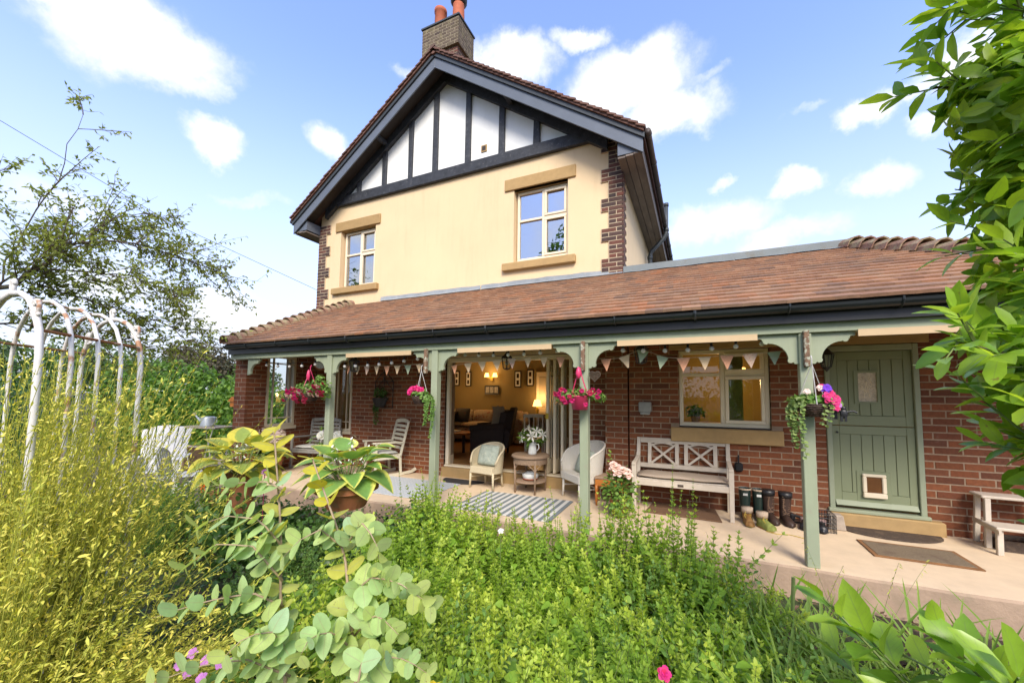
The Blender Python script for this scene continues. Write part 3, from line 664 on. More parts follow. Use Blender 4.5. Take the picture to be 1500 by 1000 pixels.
for zz0, zz1 in ((1.323, 2.005), (.388, 1.09)):
    pw = (L1-L0-.15)/6
    for k in range(6):
        a = L0+.075+k*pw
        for z0, z1 in ([(zz0, zz1)] if not (k in (2, 3)) else ([(zz0, 1.47), (1.865, zz1)] if zz0 > 1 else [(.655, zz1)])):
            dpart('plank', MB().box(a+.003, a+pw-.003, yl-.006, yl+.005, z0, z1), 'door', bevel=.003)
gx0, gx1, gz0, gz1 = 1.812, 2.01, 1.49, 1.845
mb = MB().mat('door').box(gx0-.025, gx1+.025, yl-.02, yl+.004, gz0-.025, gz0).box(gx0-.025, gx1+.025, yl-.02, yl+.004, gz1, gz1+.025).box(gx0-.025, gx0, yl-.02, yl+.004, gz0, gz1).box(gx1, gx1+.025, yl-.02, yl+.004, gz0, gz1)
dpart('glazing_bead', mb)
A_ = M_; A_['obscure'] = pm('obscured_glass', (.68, .58, .43), .15, 0, 30, .4, bump=.9, bscale=45)
dpart('leaded_pane', MB().box(gx0, gx1, yl-.004, yl+.004, gz0, gz1), 'obscure')
mb = MB(); cx, cz = (gx0+gx1)/2, (gz0+gz1)/2
for sx in (-1, 1):
    mb.tube([(cx+sx*.02, yl-.006, cz+.13), (cx+sx*.055, yl-.006, cz+.03), (cx, yl-.006, cz-.06)], .004, 5); mb.tube([(cx+sx*.06, yl-.006, cz-.02), (cx, yl-.006, cz+.07), (cx-sx*.03, yl-.006, cz-.13)], .004, 5)
dpart('lead_tracery', mb, 'upvc')
fx0, fx1, fz0, fz1 = 1.82, 2.045, .345, .625
mb = MB().mat('door').box(fx0-.05, fx1+.05, yl-.015, yl+.004, fz0-.06, fz1+.03); dpart('flap_plate', mb, bevel=.004)
mb = MB().mat('upvc').box(fx0, fx1, yl-.05, yl-.015, fz1-.035, fz1).box(fx0, fx1, yl-.06, yl-.015, fz0, fz0+.06).box(fx0, fx0+.04, yl-.05, yl-.015, fz0+.06, fz1-.035).box(fx1-.04, fx1, yl-.05, yl-.015, fz0+.06, fz1-.035)
dpart('cat_flap_frame', mb, bevel=.008)
A_['flapbrown'] = pm('smoked_flap', (.16, .07, .025), .2)
dpart('cat_flap', MB().box(fx0+.04, fx1-.04, yl-.03, yl-.02, fz0+.06, fz1-.035), 'flapbrown')
dpart('weather_bar', MB().add([(L0+.01, yl-.05, .235), (L1-.01, yl-.05, .235), (L1-.01, yl, .235), (L0+.01, yl, .235), (L0+.01, yl-.012, .29), (L1-.01, yl-.012, .29), (L1-.01, yl, .29), (L0+.01, yl, .29)], [(0,3,2,1),(4,5,6,7),(0,1,5,4),(1,2,6,5),(2,3,7,6),(3,0,4,7)]), 'sage')
mb = MB().box(L0+.028, L0+.062, yl-.02, yl-.012, 1.27, 1.4); mb.tube([(L0+.045, yl-.02, 1.36), (L0+.045, yl-.06, 1.36), (L0+.12, yl-.065, 1.365), (L0+.15, yl-.06, 1.355)], .008, 6); dpart('handle', mb, 'blackr')
mb = MB().tube([(L0+.05, yl-.012, 1.11), (L0+.05, yl-.03, 1.11)], .012, 8); dpart('bolt', mb, 'blackr')
hpart('door_step', MB().box(D0-.02, 2.52, RY-.09, RY+.3, -.02, .15), 'stone', bevel=.012)
hpart('lintel', MB().box(DOOR[0]-.1, DOOR[1]+.1, RY-.012, RY+.3, 2.194, 2.36), 'stone', bevel=.006)
# ------------------------------------------------------------------ garden doors
mb = MB().mat('upvc'); fy0, fy1 = LY+.04, LY+.12
mb.box(FD[0]+.003, FD[0]+.075, fy0, fy1, .215, 2.235).box(FD[1]-.075, FD[1]-.003, fy0, fy1, .215, 2.235).box(FD[0]+.075, FD[1]-.075, fy0, fy1, 2.15, 2.235).box(FD[0]+.003, FD[1]-.003, fy0-.04, fy1+.02, .18, .213)
hpart('door_frame', mb, bevel=.006)
hpart('door_step', MB().box(FD[0]-.02, FD[1]+.1, LY-.05, LY+.3, -.02, .178), 'stone', bevel=.01)
hpart('lintel', MB().box(FD[0]-.15, FD[1]+.15, LY-.012, LY+.3, 2.244, 2.44), 'tancream', bevel=.006)
for k, (xx, y0, y1) in enumerate(((-2.36, LY+.03, LY+.66), (-2.24, LY+.05, LY+.68), (-2.10, LY+.04, LY+.67))):
    mb = MB().mat('upvc'); t = .045; z0, z1 = .225, 2.145
    mb.box(xx, xx+t, y0, y0+.075, z0, z1).box(xx, xx+t, y1-.075, y1, z0, z1).box(xx, xx+t, y0+.075, y1-.075, z0, z0+.22).box(xx, xx+t, y0+.075, y1-.075, z1-.1, z1)
    mb.box(xx+.012, xx+.033, (y0+y1)/2-.12, (y0+y1)/2-.10, z0+.22, z1-.1).box(xx+.012, xx+.033, (y0+y1)/2+.10, (y0+y1)/2+.12, z0+.22, z1-.1).box(xx+.012, xx+.033, y0+.075, y1-.075, 1.86, 1.885)
    lf = hpart('folding_door', mb, bevel=.004)
    o = MB().box(xx+.02, xx+.025, y0+.075, y1-.075, z0+.22, z1-.1).build('pane', 'glass', lf); o.location = -wloc(lf)
    if k == 0:
        A_['brass'] = pm('brass', (.62, .42, .06), .3, metal=.6)
        o = MB().box(xx-.004, xx+t+.004, y0-.012, y0-.001, 1.13, 1.23).build('hinge', 'brass', lf); o.location = -wloc(lf)
# ------------------------------------------------------------------ rooms behind the glass
def room(x0, x1, y0, y1, z0, z1, wm, fm, cm='ceil', front=True):
    t = .1
    hpart('inner_wall', MB().box(x0, x1, y1, y1+t, z0, z1).box(x0-t, x0, y0, y1+t, z0, z1).box(x1, x1+t, y0, y1+t, z0, z1), wm)
    hpart('room_ceiling', MB().box(x0-t, x1+t, y0, y1+t, z1, z1+t), cm); hpart('room_floor', MB().box(x0-t, x1+t, y0, y1+t, z0-t, z0), fm)
room(-7.9, -1.6, LY+.33, 10.4, .2, 2.75, 'plaster', 'woodfloor')
hpart('inner_wall', MB().box(FD[0]-.5, FD[0]-.0, LY+.321, LY+.329, .2, 2.4), 'plaster')
mb = MB().box(-7.9, -1.6, 10.36, 10.399, .2, .36).box(-4.44, -4.419, LY+.14, LY+.32, .18, .36); hpart('skirting', mb, 'upvc')
A_['kitchenwall'] = pm('ochre_kitchen_wall', (.43, .31, .09), .9, 0, 2, .15)
room(-1.1, 3.2, RY+.33, 8.6, .15, 2.5, 'kitchenwall', 'woodfloor')
for x0, x1 in ((-8.95, -5.5), (-5.2, -1.5)): room(x0, x1, UY+.31, 10, 3.3, 6.2, 'render', 'woodfloor', 'panel')
# ------------------------------------------------------------------ upper storey
mb = MB(); U1, U2 = (-3.43, -2.25, 4.25, 5.815), (-8.44, -7.25, 4.17, 5.75)
wall_core(mb, -9.2, -1.2, UY, UY+.3, 2.45, 6.5, [U1, U2]); hpart('upper_wall', mb, 'render')
hpart('side_wall', MB().box(-1.47, -1.2, UY+.302, 14.5, 2.45, 5.9), 'render'); hpart('side_wall', MB().box(-9.2, -8.93, UY+.302, 14.5, -.3, 5.9), 'render')
RZ = lambda x: 9.10-.69*abs(x+5.2)
# plaster panels between the timbers (each a piece of its own), then the timbers proud of them
tx = [-7.84, -7.0, -6.19, -5.465, -4.575, -3.725, -2.915]
edges = [-8.75]+tx+[-1.65]
for a, c in zip(edges, edges[1:]):
    pts = [(a, 6.5), (c, 6.5), (c, RZ(c)-.05)]+([(-5.2, RZ(-5.2)-.05)] if a < -5.2 < c else [])+[(a, RZ(a)-.05)]
    hpart('gable_panel', MB().prism(pts, UY+.0, UY+.25), 'panel')
for x in tx:
    j = random.uniform(-.015, .015); hpart('timber', MB().prism([(x-.065+j, 6.6), (x+.065-j, 6.6), (x+.07, RZ(x+.07)-.3), (x-.06, RZ(x-.06)-.3)], UY-.055, UY+.02), 'timber', bevel=.006)
hpart('timber', MB().box(-9.0, -1.45, UY-.085, UY+.01, 6.41, 6.66), 'timber', bevel=.01, label='long horizontal black beam under the gable')
for s in (-1, 1):
    p = lambda u, dz: (-5.2+s*u, RZ(-5.2+s*u)+dz)
    hpart('timber', MB().prism([p(0, -.13), p(3.75, -.13), p(3.75, -.36), p(0, -.36)], UY-.10, UY-.003), 'timber', label='sloping black rafter along the gable')
    hpart('bargeboard', MB().prism([p(0.0, -.085), p(4.44, -.085), p(4.44, -.34), p(0.0, -.325)], 6.57, 6.60), 'barge', bevel=.004)
    hpart('barge_moulding', MB().prism([p(0.0, .01), p(4.47, .01), p(4.47, -.085), p(0.0, -.085)], 6.535, 6.60), 'bargetop', bevel=.004)
    hpart('gable_soffit', MB().prism([p(0.0, -.10), p(4.4, -.10), p(4.4, -.13), p(0.0, -.13)], 6.60, UY-.1), 'soffit')
    hpart('verge_undercloak', MB().prism([p(0.0, .065), p(4.46, .065), p(4.46, .012), p(0.0, .012)], 6.50, 7.3), 'browntile')
    hpart('purlin_end', MB().bar((-5.2+s*1.72, 6.605, RZ(-5.2+s*1.72)-.22), (-5.2+s*1.72, UY-.05, RZ(-5.2+s*1.72)-.22), .09, .09), 'timber')
    sl = hpart('roof_slope', MB().prism([p(0, .0), p(4.47, .0), p(4.47, -.09), p(0, -.09)], 6.601, 14.6), 'browntile')
    u = 0.02; ang = math.atan(.69)
    tm = A_.setdefault('_vt%d' % s, MB().mat('browntile').box(-.085, .085, 0, .34, -.018, .014).mesh('verge_tile'))
    while u < 4.45:
        for r in range(2):
            o = link('verge_tile', tm, house, (-5.2+s*u, 6.47+.345*r+random.uniform(-.008, .008), RZ(-5.2+s*u)+.085+random.uniform(-.004, .004)), True, rot=(random.uniform(-.02, .02), s*(ang-.16), 0))
        u += .122
    hpart('eaves_gutter', MB().tube([(-5.2+s*4.52, 6.55, RZ(-5.2+4.42)-.01), (-5.2+s*4.52, 14.6, RZ(-5.2+4.42)-.01)], .055, 10), 'brgutter', smooth=True)
    for k in range(10):
        y = 6.5+k*.9; hpart('gutter_joint', MB().tube([(-5.2+s*4.52, y+.1, RZ(-.78)-.01), (-5.2+s*4.52, y+.16, RZ(-.78)-.01)], .064, 10), 'brgutter', smooth=True)
    xa, xb = sorted((-5.2+s*4.0, -5.2+s*4.41))
    for k in range(3):
        w_ = (xb-xa)/3; hpart('soffit_board', MB().box(xa+k*w_+.004, xa+(k+1)*w_-.004, 6.61, 14.5, 5.70+.014*(k if s > 0 else 2-k), 5.73+.014*(k if s > 0 else 2-k)), 'soffit2')
    hpart('fascia', MB().box(-5.2+s*4.41-.012, -5.2+s*4.41+.012, 6.61, 14.5, 5.70, 6.03), 'soffit2')
    hpart('ridge_tile', MB().tube([(-5.2, 6.5, 9.13), (-5.2, 14.6, 9.13)], .09, 8), 'browntile') if s > 0 else None
    hpart('bracket_block', MB().box(*( (-1.2, -.82) if s > 0 else (-9.58, -9.2)), 6.62, UY-.002, 5.735+.03, 6.0), 'barge')
hpart('air_vent', MB().mat('stone').box(-4.24, -4.10, UY-.02, UY+.01, 6.84, 6.99).mat('soffit').box(-4.215, -4.125, UY-.024, UY-.0205, 6.865, 6.965), None)
for u0, u1, zb, sill in ((-3.64, -2.085, 5.815, 4.09), (-8.62, -7.09, 5.745, 4.08)):
    hpart('lintel', MB().box(u0, u1, UY-.035, UY+.1, zb, zb+.245), 'stone', bevel=.008)
    hpart('window_sill', MB().box(u0-.02, u1-.0, UY-.09, UY+.2, sill, sill+.155), 'stone', bevel=.01)
# quoins: bricks of their own, toothed 3 wide / 4 narrow
qm = [MB().mat('quoin').box(0, 1, 0, 1, 0, 1).mesh('quoin_brick', bevel=.0) for k in range(1)][0]
def qb(x0, x1, y0, y1, z0): link('quoin_brick', qm, house, (x0, y0+random.uniform(-.003, .003), z0), True, scale=(x1-x0, y1-y0, CO-.017))
for side in (0, 1):
    sgn = -1 if side else 1; xc = -1.17 if not side else -9.23; zt = 6.40 if not side else 6.0
    core = MB(); i = 0; z = zt-CO
    zlow = 3.75 if not side else 3.05
    def span(a, c): x0, x1 = xc-sgn*a, xc-sgn*c; return min(x0, x1), max(x0, x1)
    while z > zlow:
        wide = (i % 7) < 3; total_ = .425 if wide else .285
        x0, x1 = span(0, total_); core.box(x0+.004, x1-.004, UY-.023, UY+.02, z-.006, z+CO-.006)
        a = 0; first = .14 if i % 2 else .285
        for wd in ([.14, .285] if i % 2 else [.285, .14]) if wide else ([.14, .145] if i % 2 else [.285]):
            x0, x1 = span(a+.0, a+wd-.016); qb(x0, x1, UY-.028, UY+.02, z); a += wd
        if not side:   # return on the side wall
            a = 0
            x0 = -1.199; core.box(x0, xc-.003, UY-.023, UY+(.28 if i % 2 else .14)-.005, z-.006, z+CO-.006)
            for wd in ([.27] if i % 2 else [.125]): qb(-1.19, xc+.001, UY+.021, UY+wd, z)
        z -= CO; i += 1
    hpart('quoin_mortar', core, 'mortar2')
# soil vent pipe
pp = [(-1.08, 10.6, 4.2), (-1.08, 10.6, 5.28), (-1.05, 10.6, 5.40), (-.72, 10.6, 5.72), (-.66, 10.6, 5.84), (-.65, 10.6, 6.62)]
pipe = hpart('downpipe', MB().tube(pp, .055, 10), 'bargetop', smooth=True)
for z0, x in ((5.2, -1.08), (6.58, -.65), (5.9, -.655)): hpart('pipe_collar', MB().tube([(x, 10.6, z0), (x, 10.6, z0+.08)], .068, 10), 'bargetop', smooth=True)
# chimney
A_['chim_mortar'] = pm('weathered_mortar', (.30, .25, .17), .95, 0, 30, .3)
cx0, cx1, cy0, cy1 = -6.27, -5.17, 7.4, 8.1
ch = hpart('chimney', MB().box(cx0+.07, cx1-.07, cy0+.07, cy1-.07, 8.0, 10.2).box(cx0+.004, cx1-.004, cy0+.004, cy1-.004, 10.12, 10.82), 'chim_mortar')
def cpart(name, mb, mat, **kw): o = mb.build(name, mat, ch, **kw); o.location = -wloc(ch); return o
mb = MB(); mb2 = MB(); 
def chim_bricks(mb, x0, x1, y0, y1, z0, z1, step=.0, off=0):
    n = int((z1-z0)/CO)
    for i in range(n):
        z = z0+i*CO; o_ = step*(i if step > 0 else 0)
        for (a, c, fn) in ((x0, x1, lambda x, d, z: (x, y0+d-o_, z)), (y0+.053, y1-.053, lambda x, d, z: (x1-d+o_, x, z)), (x0, x1, lambda x, d, z: (x, y1-d, z)), (y0+.053, y1-.053, lambda x, d, z: (x0+d, x, z))):
            s = a-(.125 if i % 2 else 0)
            while s < c:
                p, q = max(s, a), min(s+.25-.017, c)
                if q-p > .03: frustum(mb, fn, p, q, z, z+CO-.017, .05)
                s += .25
chim_bricks(mb, cx0, cx1, cy0, cy1, 10.13, 10.80); cpart('brickwork', mb, 'greybrick', kind='stuff')
chim_bricks(mb2, cx0+.065, cx1-.065, cy0+.065, cy1-.065, 8.05, 10.12); cpart('brickwork', mb2, 'quoin', kind='stuff')
cpart('chimney_cap', MB().box(cx0-.025, cx1+.025, cy0-.025, cy1+.025, 10.82, 10.86), 'bargetop')
cpart('chimney_pot', MB().lathe([(.17, 0), (.16, .1), (.145, .62), (.165, .64), (.165, .72), (.125, .73), (.12, .5)], (-5.98, 7.75, 10.86), 16), 'potred', smooth=True)
cpart('chimney_pot', MB().lathe([(.17, 0), (.16, .1), (.145, .6), (.15, .85)], (-5.42, 7.75, 10.86), 16), 'potred', smooth=True)
cpart('chimney_cowl', MB().lathe([(.15, .0), (.21, .08), (.22, .3), (.18, .42), (.0, .5)], (-5.42, 7.75, 11.50), 16), 'brgutter', smooth=True)
# flat roof behind the verandah roof
hpart('flat_roof', MB().box(-1.16, 2.10, UY-.0, 11.5, 3.4, 3.86).box(-1.18, 2.13, UY-.05, UY-.003, 3.70, 3.885), 'felt')
# ------------------------------------------------------------------ verandah
PY = 4.375
ver = thing('verandah', 'sage green verandah with clay tiled lean-to roof along the brick front', 'verandah', (-2.2, PY, 0))
def vpart(name, mb, mat=None, **kw): return mb.build(name, mat, ver, world=True, **kw)
PX = [-5.34, -3.30, -1.19, .945]
def scallop(s):
    """decorative bracket outline from the post outwards, (x,z) with z down from the beam"""
    P = [(0, 0), (.335*s, 0), (.335*s, -.035)]
    def arc(cx, cz, r, a0, a1, n=6):
        return [(s*(cx+r*math.cos(math.radians(a0+(a1-a0)*i/n))), cz+r*math.sin(math.radians(a0+(a1-a0)*i/n))) for i in range(n+1)]
    P += arc(.315, -.055, .022, 60, 200, 4)+arc(.262, -.062, .026, 20, -150, 4)
    P += arc(.245, -.245, .165, 92, 178, 8)[0:]
    P += arc(.062, -.25, .026, 40, -140, 4)+[(0.030*s, -.285), (0, -.285)]
    return P
for i, x in enumerate(PX):
    po = vpart('post', MB().box(x-.05, x+.05, PY-.05, PY+.05, 0.0, 2.14), 'sage', bevel=.006)
    for s in (-1, 1):
        bk = MB().prism([(x+s*.05+px, 2.138+pz) for px, pz in scallop(s)], PY-.018, PY+.018).build('bracket', 'sage', po); bk.location = -wloc(po)
bk = vpart('bracket', MB().prism([(-7.45+px, 2.138+pz) for px, pz in scallop(1)], PY-.018, PY+.018), 'sage')
vpart('beam', MB().box(-7.9, 3.3, PY-.06, PY+.06, 2.142, 2.30), 'sage', bevel=.004)
ends = [-7.45]+PX+[3.1]
for a, c in zip(ends, ends[1:]):
    if a > -6: vpart('trim_board', MB().box(a+.39, c-.39, PY-.075, PY-.0615, 2.088, 2.150), 'tancream')
nb = 9
for k in range(nb): vpart('ceiling_board', MB().box(-7.9, 3.3, PY+.07+k*.197, PY+.07+k*.197+.19, 2.45, 2.47), 'tancream')
vpart('fascia', MB().box(-7.88, 3.36, 4.255, 4.285, 2.228, 2.40), 'blackr')
# half-round gutter with joints and clips
g = MB(); prof = [(4.205+.062*math.cos(t), 2.375+.062*math.sin(t)) for t in [PI+PI*i/8 for i in range(9)]]
inn = [(4.205+.056*math.cos(t), 2.375+.056*math.sin(t)) for t in [2*PI-PI*i/8 for i in range(9)]]
poly = prof+inn
vs = [(x, y, z) for x in (-7.86, 3.5) for y, z in poly]; n = len(poly)
g.add(vs, [(i, (i+1) % n, (i+1) % n+n, i+n) for i in range(n)]+[(0, 1, 2, 3, 4, 5, 6, 7, 8), tuple(range(n, n+9))])
vpart('gutter', g, 'gutter')
for k, x in enumerate(np.arange(-7.2, 3.4, .8)):
    pts = [(x, 4.205+.066*math.cos(t), 2.375+.066*math.sin(t)) for t in [PI-.25+(PI+.5)*i/8 for i in range(9)]]
    vpart('gutter_clip', MB().tube(pts, .008 if k % 3 else .014, 5), 'gutter')
# the roof
E0, T0 = Vector((0, 4.19, 2.40)), Vector((0, 7.02, 3.745)); SL = T0-E0; SLn = SL.length; sdir = SL.normalized(); sn = Vector((0, -sdir.z, sdir.y))
def xl(t): return -7.88+(-7.985+7.88)*t
def xr(t): return 3.42+(2.13-3.42)*t
deck = MB(); 
def quadbox(mb, P, th):
    V = [Vector(p) for p in P]+[Vector(p)-sn*th for p in P]; return mb.add(V, [(0,1,2,3),(7,6,5,4),(0,4,5,1),(1,5,6,2),(2,6,7,3),(3,7,4,0)])
quadbox(deck, [(xl(0), *E0[1:]), (xr(0), *E0[1:]), (xr(1), *T0[1:]), (xl(1), *T0[1:])], .05); vpart('roof_deck', deck, 'soffit')
side = MB().add([(3.42, 4.19, 2.40), (2.13, 7.02, 3.745), (4.6, 7.02, 2.40), (4.6, 4.19, 2.38)], [(0, 3, 2, 1)]).add([(-7.9, 4.19, 2.36), (-7.99, 7.02, 3.72), (-8.5, 7.02, 2.4), (-8.4, 4.5, 2.36)], [(0, 1, 2, 3)])
vpart('roof_return', side, 'tile')
tms = []
for k in range(5):
    mb = MB(); tw = .1785; c = random.uniform(.001, .002); V = []
    tws = random.uniform(-.001, .001)
    for yv, zz in ((0, 0), (.2, 0)):
        for xx in (-1, 0, 1): V += [(xx*tw/2, yv, (c if xx == 0 else 0)+tws*xx), (xx*tw/2, yv, (c if xx == 0 else 0)+tws*xx-.030)]
    mb.add(V, [(0,2,8,6),(2,4,10,8),(7,9,3,1),(9,11,5,3),(1,3,2,0),(3,5,4,2),(0,6,7,1),(4,5,11,10)])
    tms.append(mb.mesh('roof_tile', 'tile'))
NR = 18; tiles = []; a0 = math.atan2(sdir.z, sdir.y)
for i in range(NR):
    t = i/NR; base = E0+SL*t; xa, xb = xl(t)+.02, xr(t)-.03; x = xa+(.09 if i % 2 else 0)+.088
    if i % 2: tiles.append((xa+.045, i, .5))
    while x < xb-.05: tiles.append((x, i, 1)); x += .18
def tile_pos(x, i): 
    p = E0+SL*(i/NR)-sdir*.03+sn*(.046+random.uniform(-.0005, .001)); return Vector((x, p.y, p.z))
order = sorted(tiles, key=lambda q: -(q[0]-.12*q[1]) if q[0] < 2.2 else 99)
big = set(order[:300]); V = []; F = []; mbr = MB()
for q in tiles:
    p = tile_pos(q[0], q[1]); rx = a0-.12+random.uniform(-.003, .003); rz = random.uniform(-.004, .004); me = random.choice(tms)
    if q in big: link('roof_tile', me, ver, p, True, rot=(rx, 0, rz), scale=(q[2], 1, 1))
    else:
        M = Matrix.Translation(p) @ Euler((rx, 0, rz)).to_matrix().to_4x4() @ Matrix.Diagonal((q[2], 1, 1, 1))
        mbr.add([M @ v.co for v in me.vertices], [tuple(pl.vertices) for pl in me.polygons])
vpart('roof_tiles', mbr, 'tile', kind='stuff')
# bonnet tiles along both hips
bon = MB(); V = []
for yv, r in ((0, .14), (.28, .095)):
    for k in range(7): a = PI*k/6; V += [(r*math.cos(a)*1.0, yv, r*.85*math.sin(a)), ((r-.016)*math.cos(a), yv, (r-.016)*.85*math.sin(a))]
FF = []
for k in range(6): a = 2*k; FF += [(a, a+2, a+16, a+14), (a+1, a+15, a+17, a+3), (a, a+1, a+3, a+2)]
bon.add(V, FF); bme = bon.mesh('hip_tile', 'hiptile', smooth=False)
for (p0, p1, n, tilt) in (((xl(0), E0.y, E0.z+.01), (xl(1)+.02, T0.y, T0.z+.02), 17, .13), ((xr(0), E0.y, E0.z+.0), (xr(1)-.05, T0.y, T0.z+.03), 17, .13)):
    p0, p1 = Vector(p0), Vector(p1); d = (p1-p0); 
    for k in range(n):
        p = p0+d*(k/n); q = d.to_track_quat('Y', 'Z').to_euler(); link('hip_tile', bme, ver, p+Vector((0, 0, .012)), True, rot=(q.x-tilt+random.uniform(-.03, .03), q.y, q.z), scale=(1.05, 1, 1.35))
for a, c in ((-7.0, -4.2), (-4.18, -1.19), (-1.17, .6), (.62, 2.1)):
    mb = MB(); G = []
    for i in range(13):
        x = a+(c-a)*i/12; j = .008*math.sin(x*9)+.005*math.sin(x*23)
        G.append([(x, T0.y+.006, T0.z+(.13 if c < -1 else .035)+j), (x, T0.y-.002, T0.z+(.06 if c < -1 else .03)), (x, T0.y-.06, T0.z+.022), (x, T0.y-.15-j, T0.z-.012)])
    mb.sheet(G); vpart('lead_flashing', mb, 'lead')
# iron hooks / old rafter blocks on the posts where the baskets hang
A_['oldwood'] = pm('peeling_old_wood', (.22, .13, .08), .9, .1, 20, .4, stain=((.4, .42, .33), .9, .5, .6, 25))
for x in (-3.42, -1.19, .945): vpart('hanging_block', MB().box(x-.022, x+.022, PY-.105, PY-.052, 1.82, 2.16), 'oldwood', bevel=.006)
# ------------------------------------------------------------------ lamps, festoon lights, bunting
def lantern(name, label, loc, hang=.1, mat='iron'):
    t = thing(name, label, 'lantern', loc)
    mb = MB().lathe([(.012, .16), (.02, .145), (.085, .085), (.088, .075), (.0, .08)], n=6); mb.lathe([(.06, -.075), (.05, -.085), (.0, -.10)], n=6)
    for k in range(6): a = k*PI/3; mb.bar((.08*math.cos(a), .08*math.sin(a), .08), (.055*math.cos(a), .055*math.sin(a), -.075), .008)
    if hang: mb.tube([(0, 0, .15), (0, 0, .15+hang)], .006, 6)
    mb.build('lantern_frame', mat, t); MB().lathe([(.054, -.073), (.078, .078)], n=6).build('pane', 'glass', t); MB().ball((0, 0, 0), .03, 8, 6).build('bulb', 'bulbglass', t, smooth=True)
    return t
lantern('pendant_lantern', 'black pendant lantern hanging before the open garden doors', (-2.50, 4.95, 1.99), .31)
lantern('pendant_lantern', 'black pendant lantern hanging beside the pale cottage bench wall', (-.58, 4.6, 2.0), .3)
lantern('pendant_lantern', 'black pendant lantern hanging near the corner window', (-4.98, 4.5, 1.97), .33)
wl = thing('wall_lantern', 'black coach lantern on the wall beside the green door', 'lantern', (1.475, RY-.16, 2.0))
mb = MB().lathe([(.0, .15), (.03, .13), (.085, .07), (.09, .06), (.0, .062)], n=6); mb.lathe([(.05, -.09), (.03, -.11), (.0, -.15)], n=6)
for k in range(6): a = k*PI/3; mb.bar((.08*math.cos(a), .08*math.sin(a), .06), (.048*math.cos(a), .048*math.sin(a), -.09), .008)
mb.build('lantern_frame', 'iron', wl); MB().lathe([(.046, -.088), (.077, .06)], n=6).build('pane', 'glass', wl); MB().tube([(0, .13, -.02), (0, .1, .06), (0, .05, .13), (0, 0, .16)], .009, 6).build('arm', 'iron', wl)
def span(a, c, sag, n=24):
    a, c = Vector(a), Vector(c); return [a.lerp(c, i/n)-Vector((0, 0, sag*4*(i/n)*(1-i/n))) for i in range(n+1)]
bulb_me = MB().mat('blackr').lathe([(.011, 0), (.013, -.004), (.013, -.035), (.011, -.04)], n=8).mat('bulbglass').ball((0, 0, -.062), .026, 10, 6).mesh('bulb', smooth=True)
for lab, pts, nb_ in (('festoon light string in front of the corner window', [(-7.3, 4.47, 2.12), (-5.4, 4.47, 2.13), .07], 6), ('festoon light string over the rocking chair', [(-5.28, 4.45, 2.03), (-3.36, 4.45, 2.15), .04], 8),
                      ('festoon light string across the open garden doors', [(-3.24, 4.45, 2.17), (-1.25, 4.45, 2.17), .055], 9), ('festoon light string over the kitchen window and bench', [(-1.13, 4.45, 2.15), (.93, 4.45, 2.17), .065], 9)):
    t = thing('festoon_lights', lab, 'string lights', pts[0], 0, 'festoon lights along the verandah'); P = [p-Vector(pts[0]) for p in span(*pts)]
    MB().tube(P, .0035, 5).build('cable', 'blackr', t)
    for k in range(nb_):
        f = (k+.6)/nb_*24; i = int(f); p = P[i].lerp(P[min(24, i+1)], f-i); link('bulb', bulb_me, t, p, rot=(random.uniform(-.1, .1), random.uniform(-.1, .1), 0))
for lab, a, c, sag, nn, sz, seq in (('bunting hung over the rocking chair', (-5.25, 4.52, 1.99), (-3.42, 4.52, 1.99), .03, 9, .12, [1, 0, 3, 0, 1, 0, 2, 0, 3]),
                   ('cloth bunting draped across the garden doors', (-3.22, 4.52, 1.93), (-1.2, 4.52, 2.0), -.045, 9, .125, [1, 0, 0, 0, 3, 0, 0, 1, 0]),
                   ('pink and green bunting in front of the kitchen window', (-1.08, 4.52, 1.97), (.83, 4.52, 2.0), -.0, 9, .135, [1, 0, 2, 2, 1, 0, 1, 3, 2])):
    t = thing('bunting', lab, 'bunting', a, 0, 'strings of bunting along the verandah'); P = [p-Vector(a) for p in span(a, c, sag)]
    if 'kitchen' in lab: P = [Vector((p.x, p.y, p.z+.10*math.exp(-((i/24-.27)/.1)**2)-.03*math.sin(PI*i/24))) for i, p in enumerate(P)]
    MB().tube(P, .003, 5).build('cord', 'rope', t)
    for k in range(nn):
        f = (k+.5)/nn*24; i = int(f); p = P[i].lerp(P[min(24, i+1)], f-i); q = P[min(24, i+2)]-P[i]; s = sz*random.uniform(.9, 1.1); an = math.atan2(q.z, q.x); tw = random.uniform(-.25, .25)
        mb = MB(); V = []
        for yv in (-.0015, .0015): V += [(-s/2, yv, 0), (s/2, yv, 0), (s*.27, yv+.008, -s*.5), (random.uniform(-.01, .01), yv, -s*1.08), (-s*.27, yv+.008, -s*.5)]
        mb.add(V, [(0,1,2,4),(4,2,3),(9,7,6,5),(8,7,9),(0,5,6,1),(1,6,7,2),(2,7,8,3),(3,8,9,4),(4,9,5,0)])
        mb.build('pennant', 'flag%d' % (seq[k % len(seq)]+1 if seq[k % len(seq)] else 1), t, loc=p, rot=(0, -an, tw))
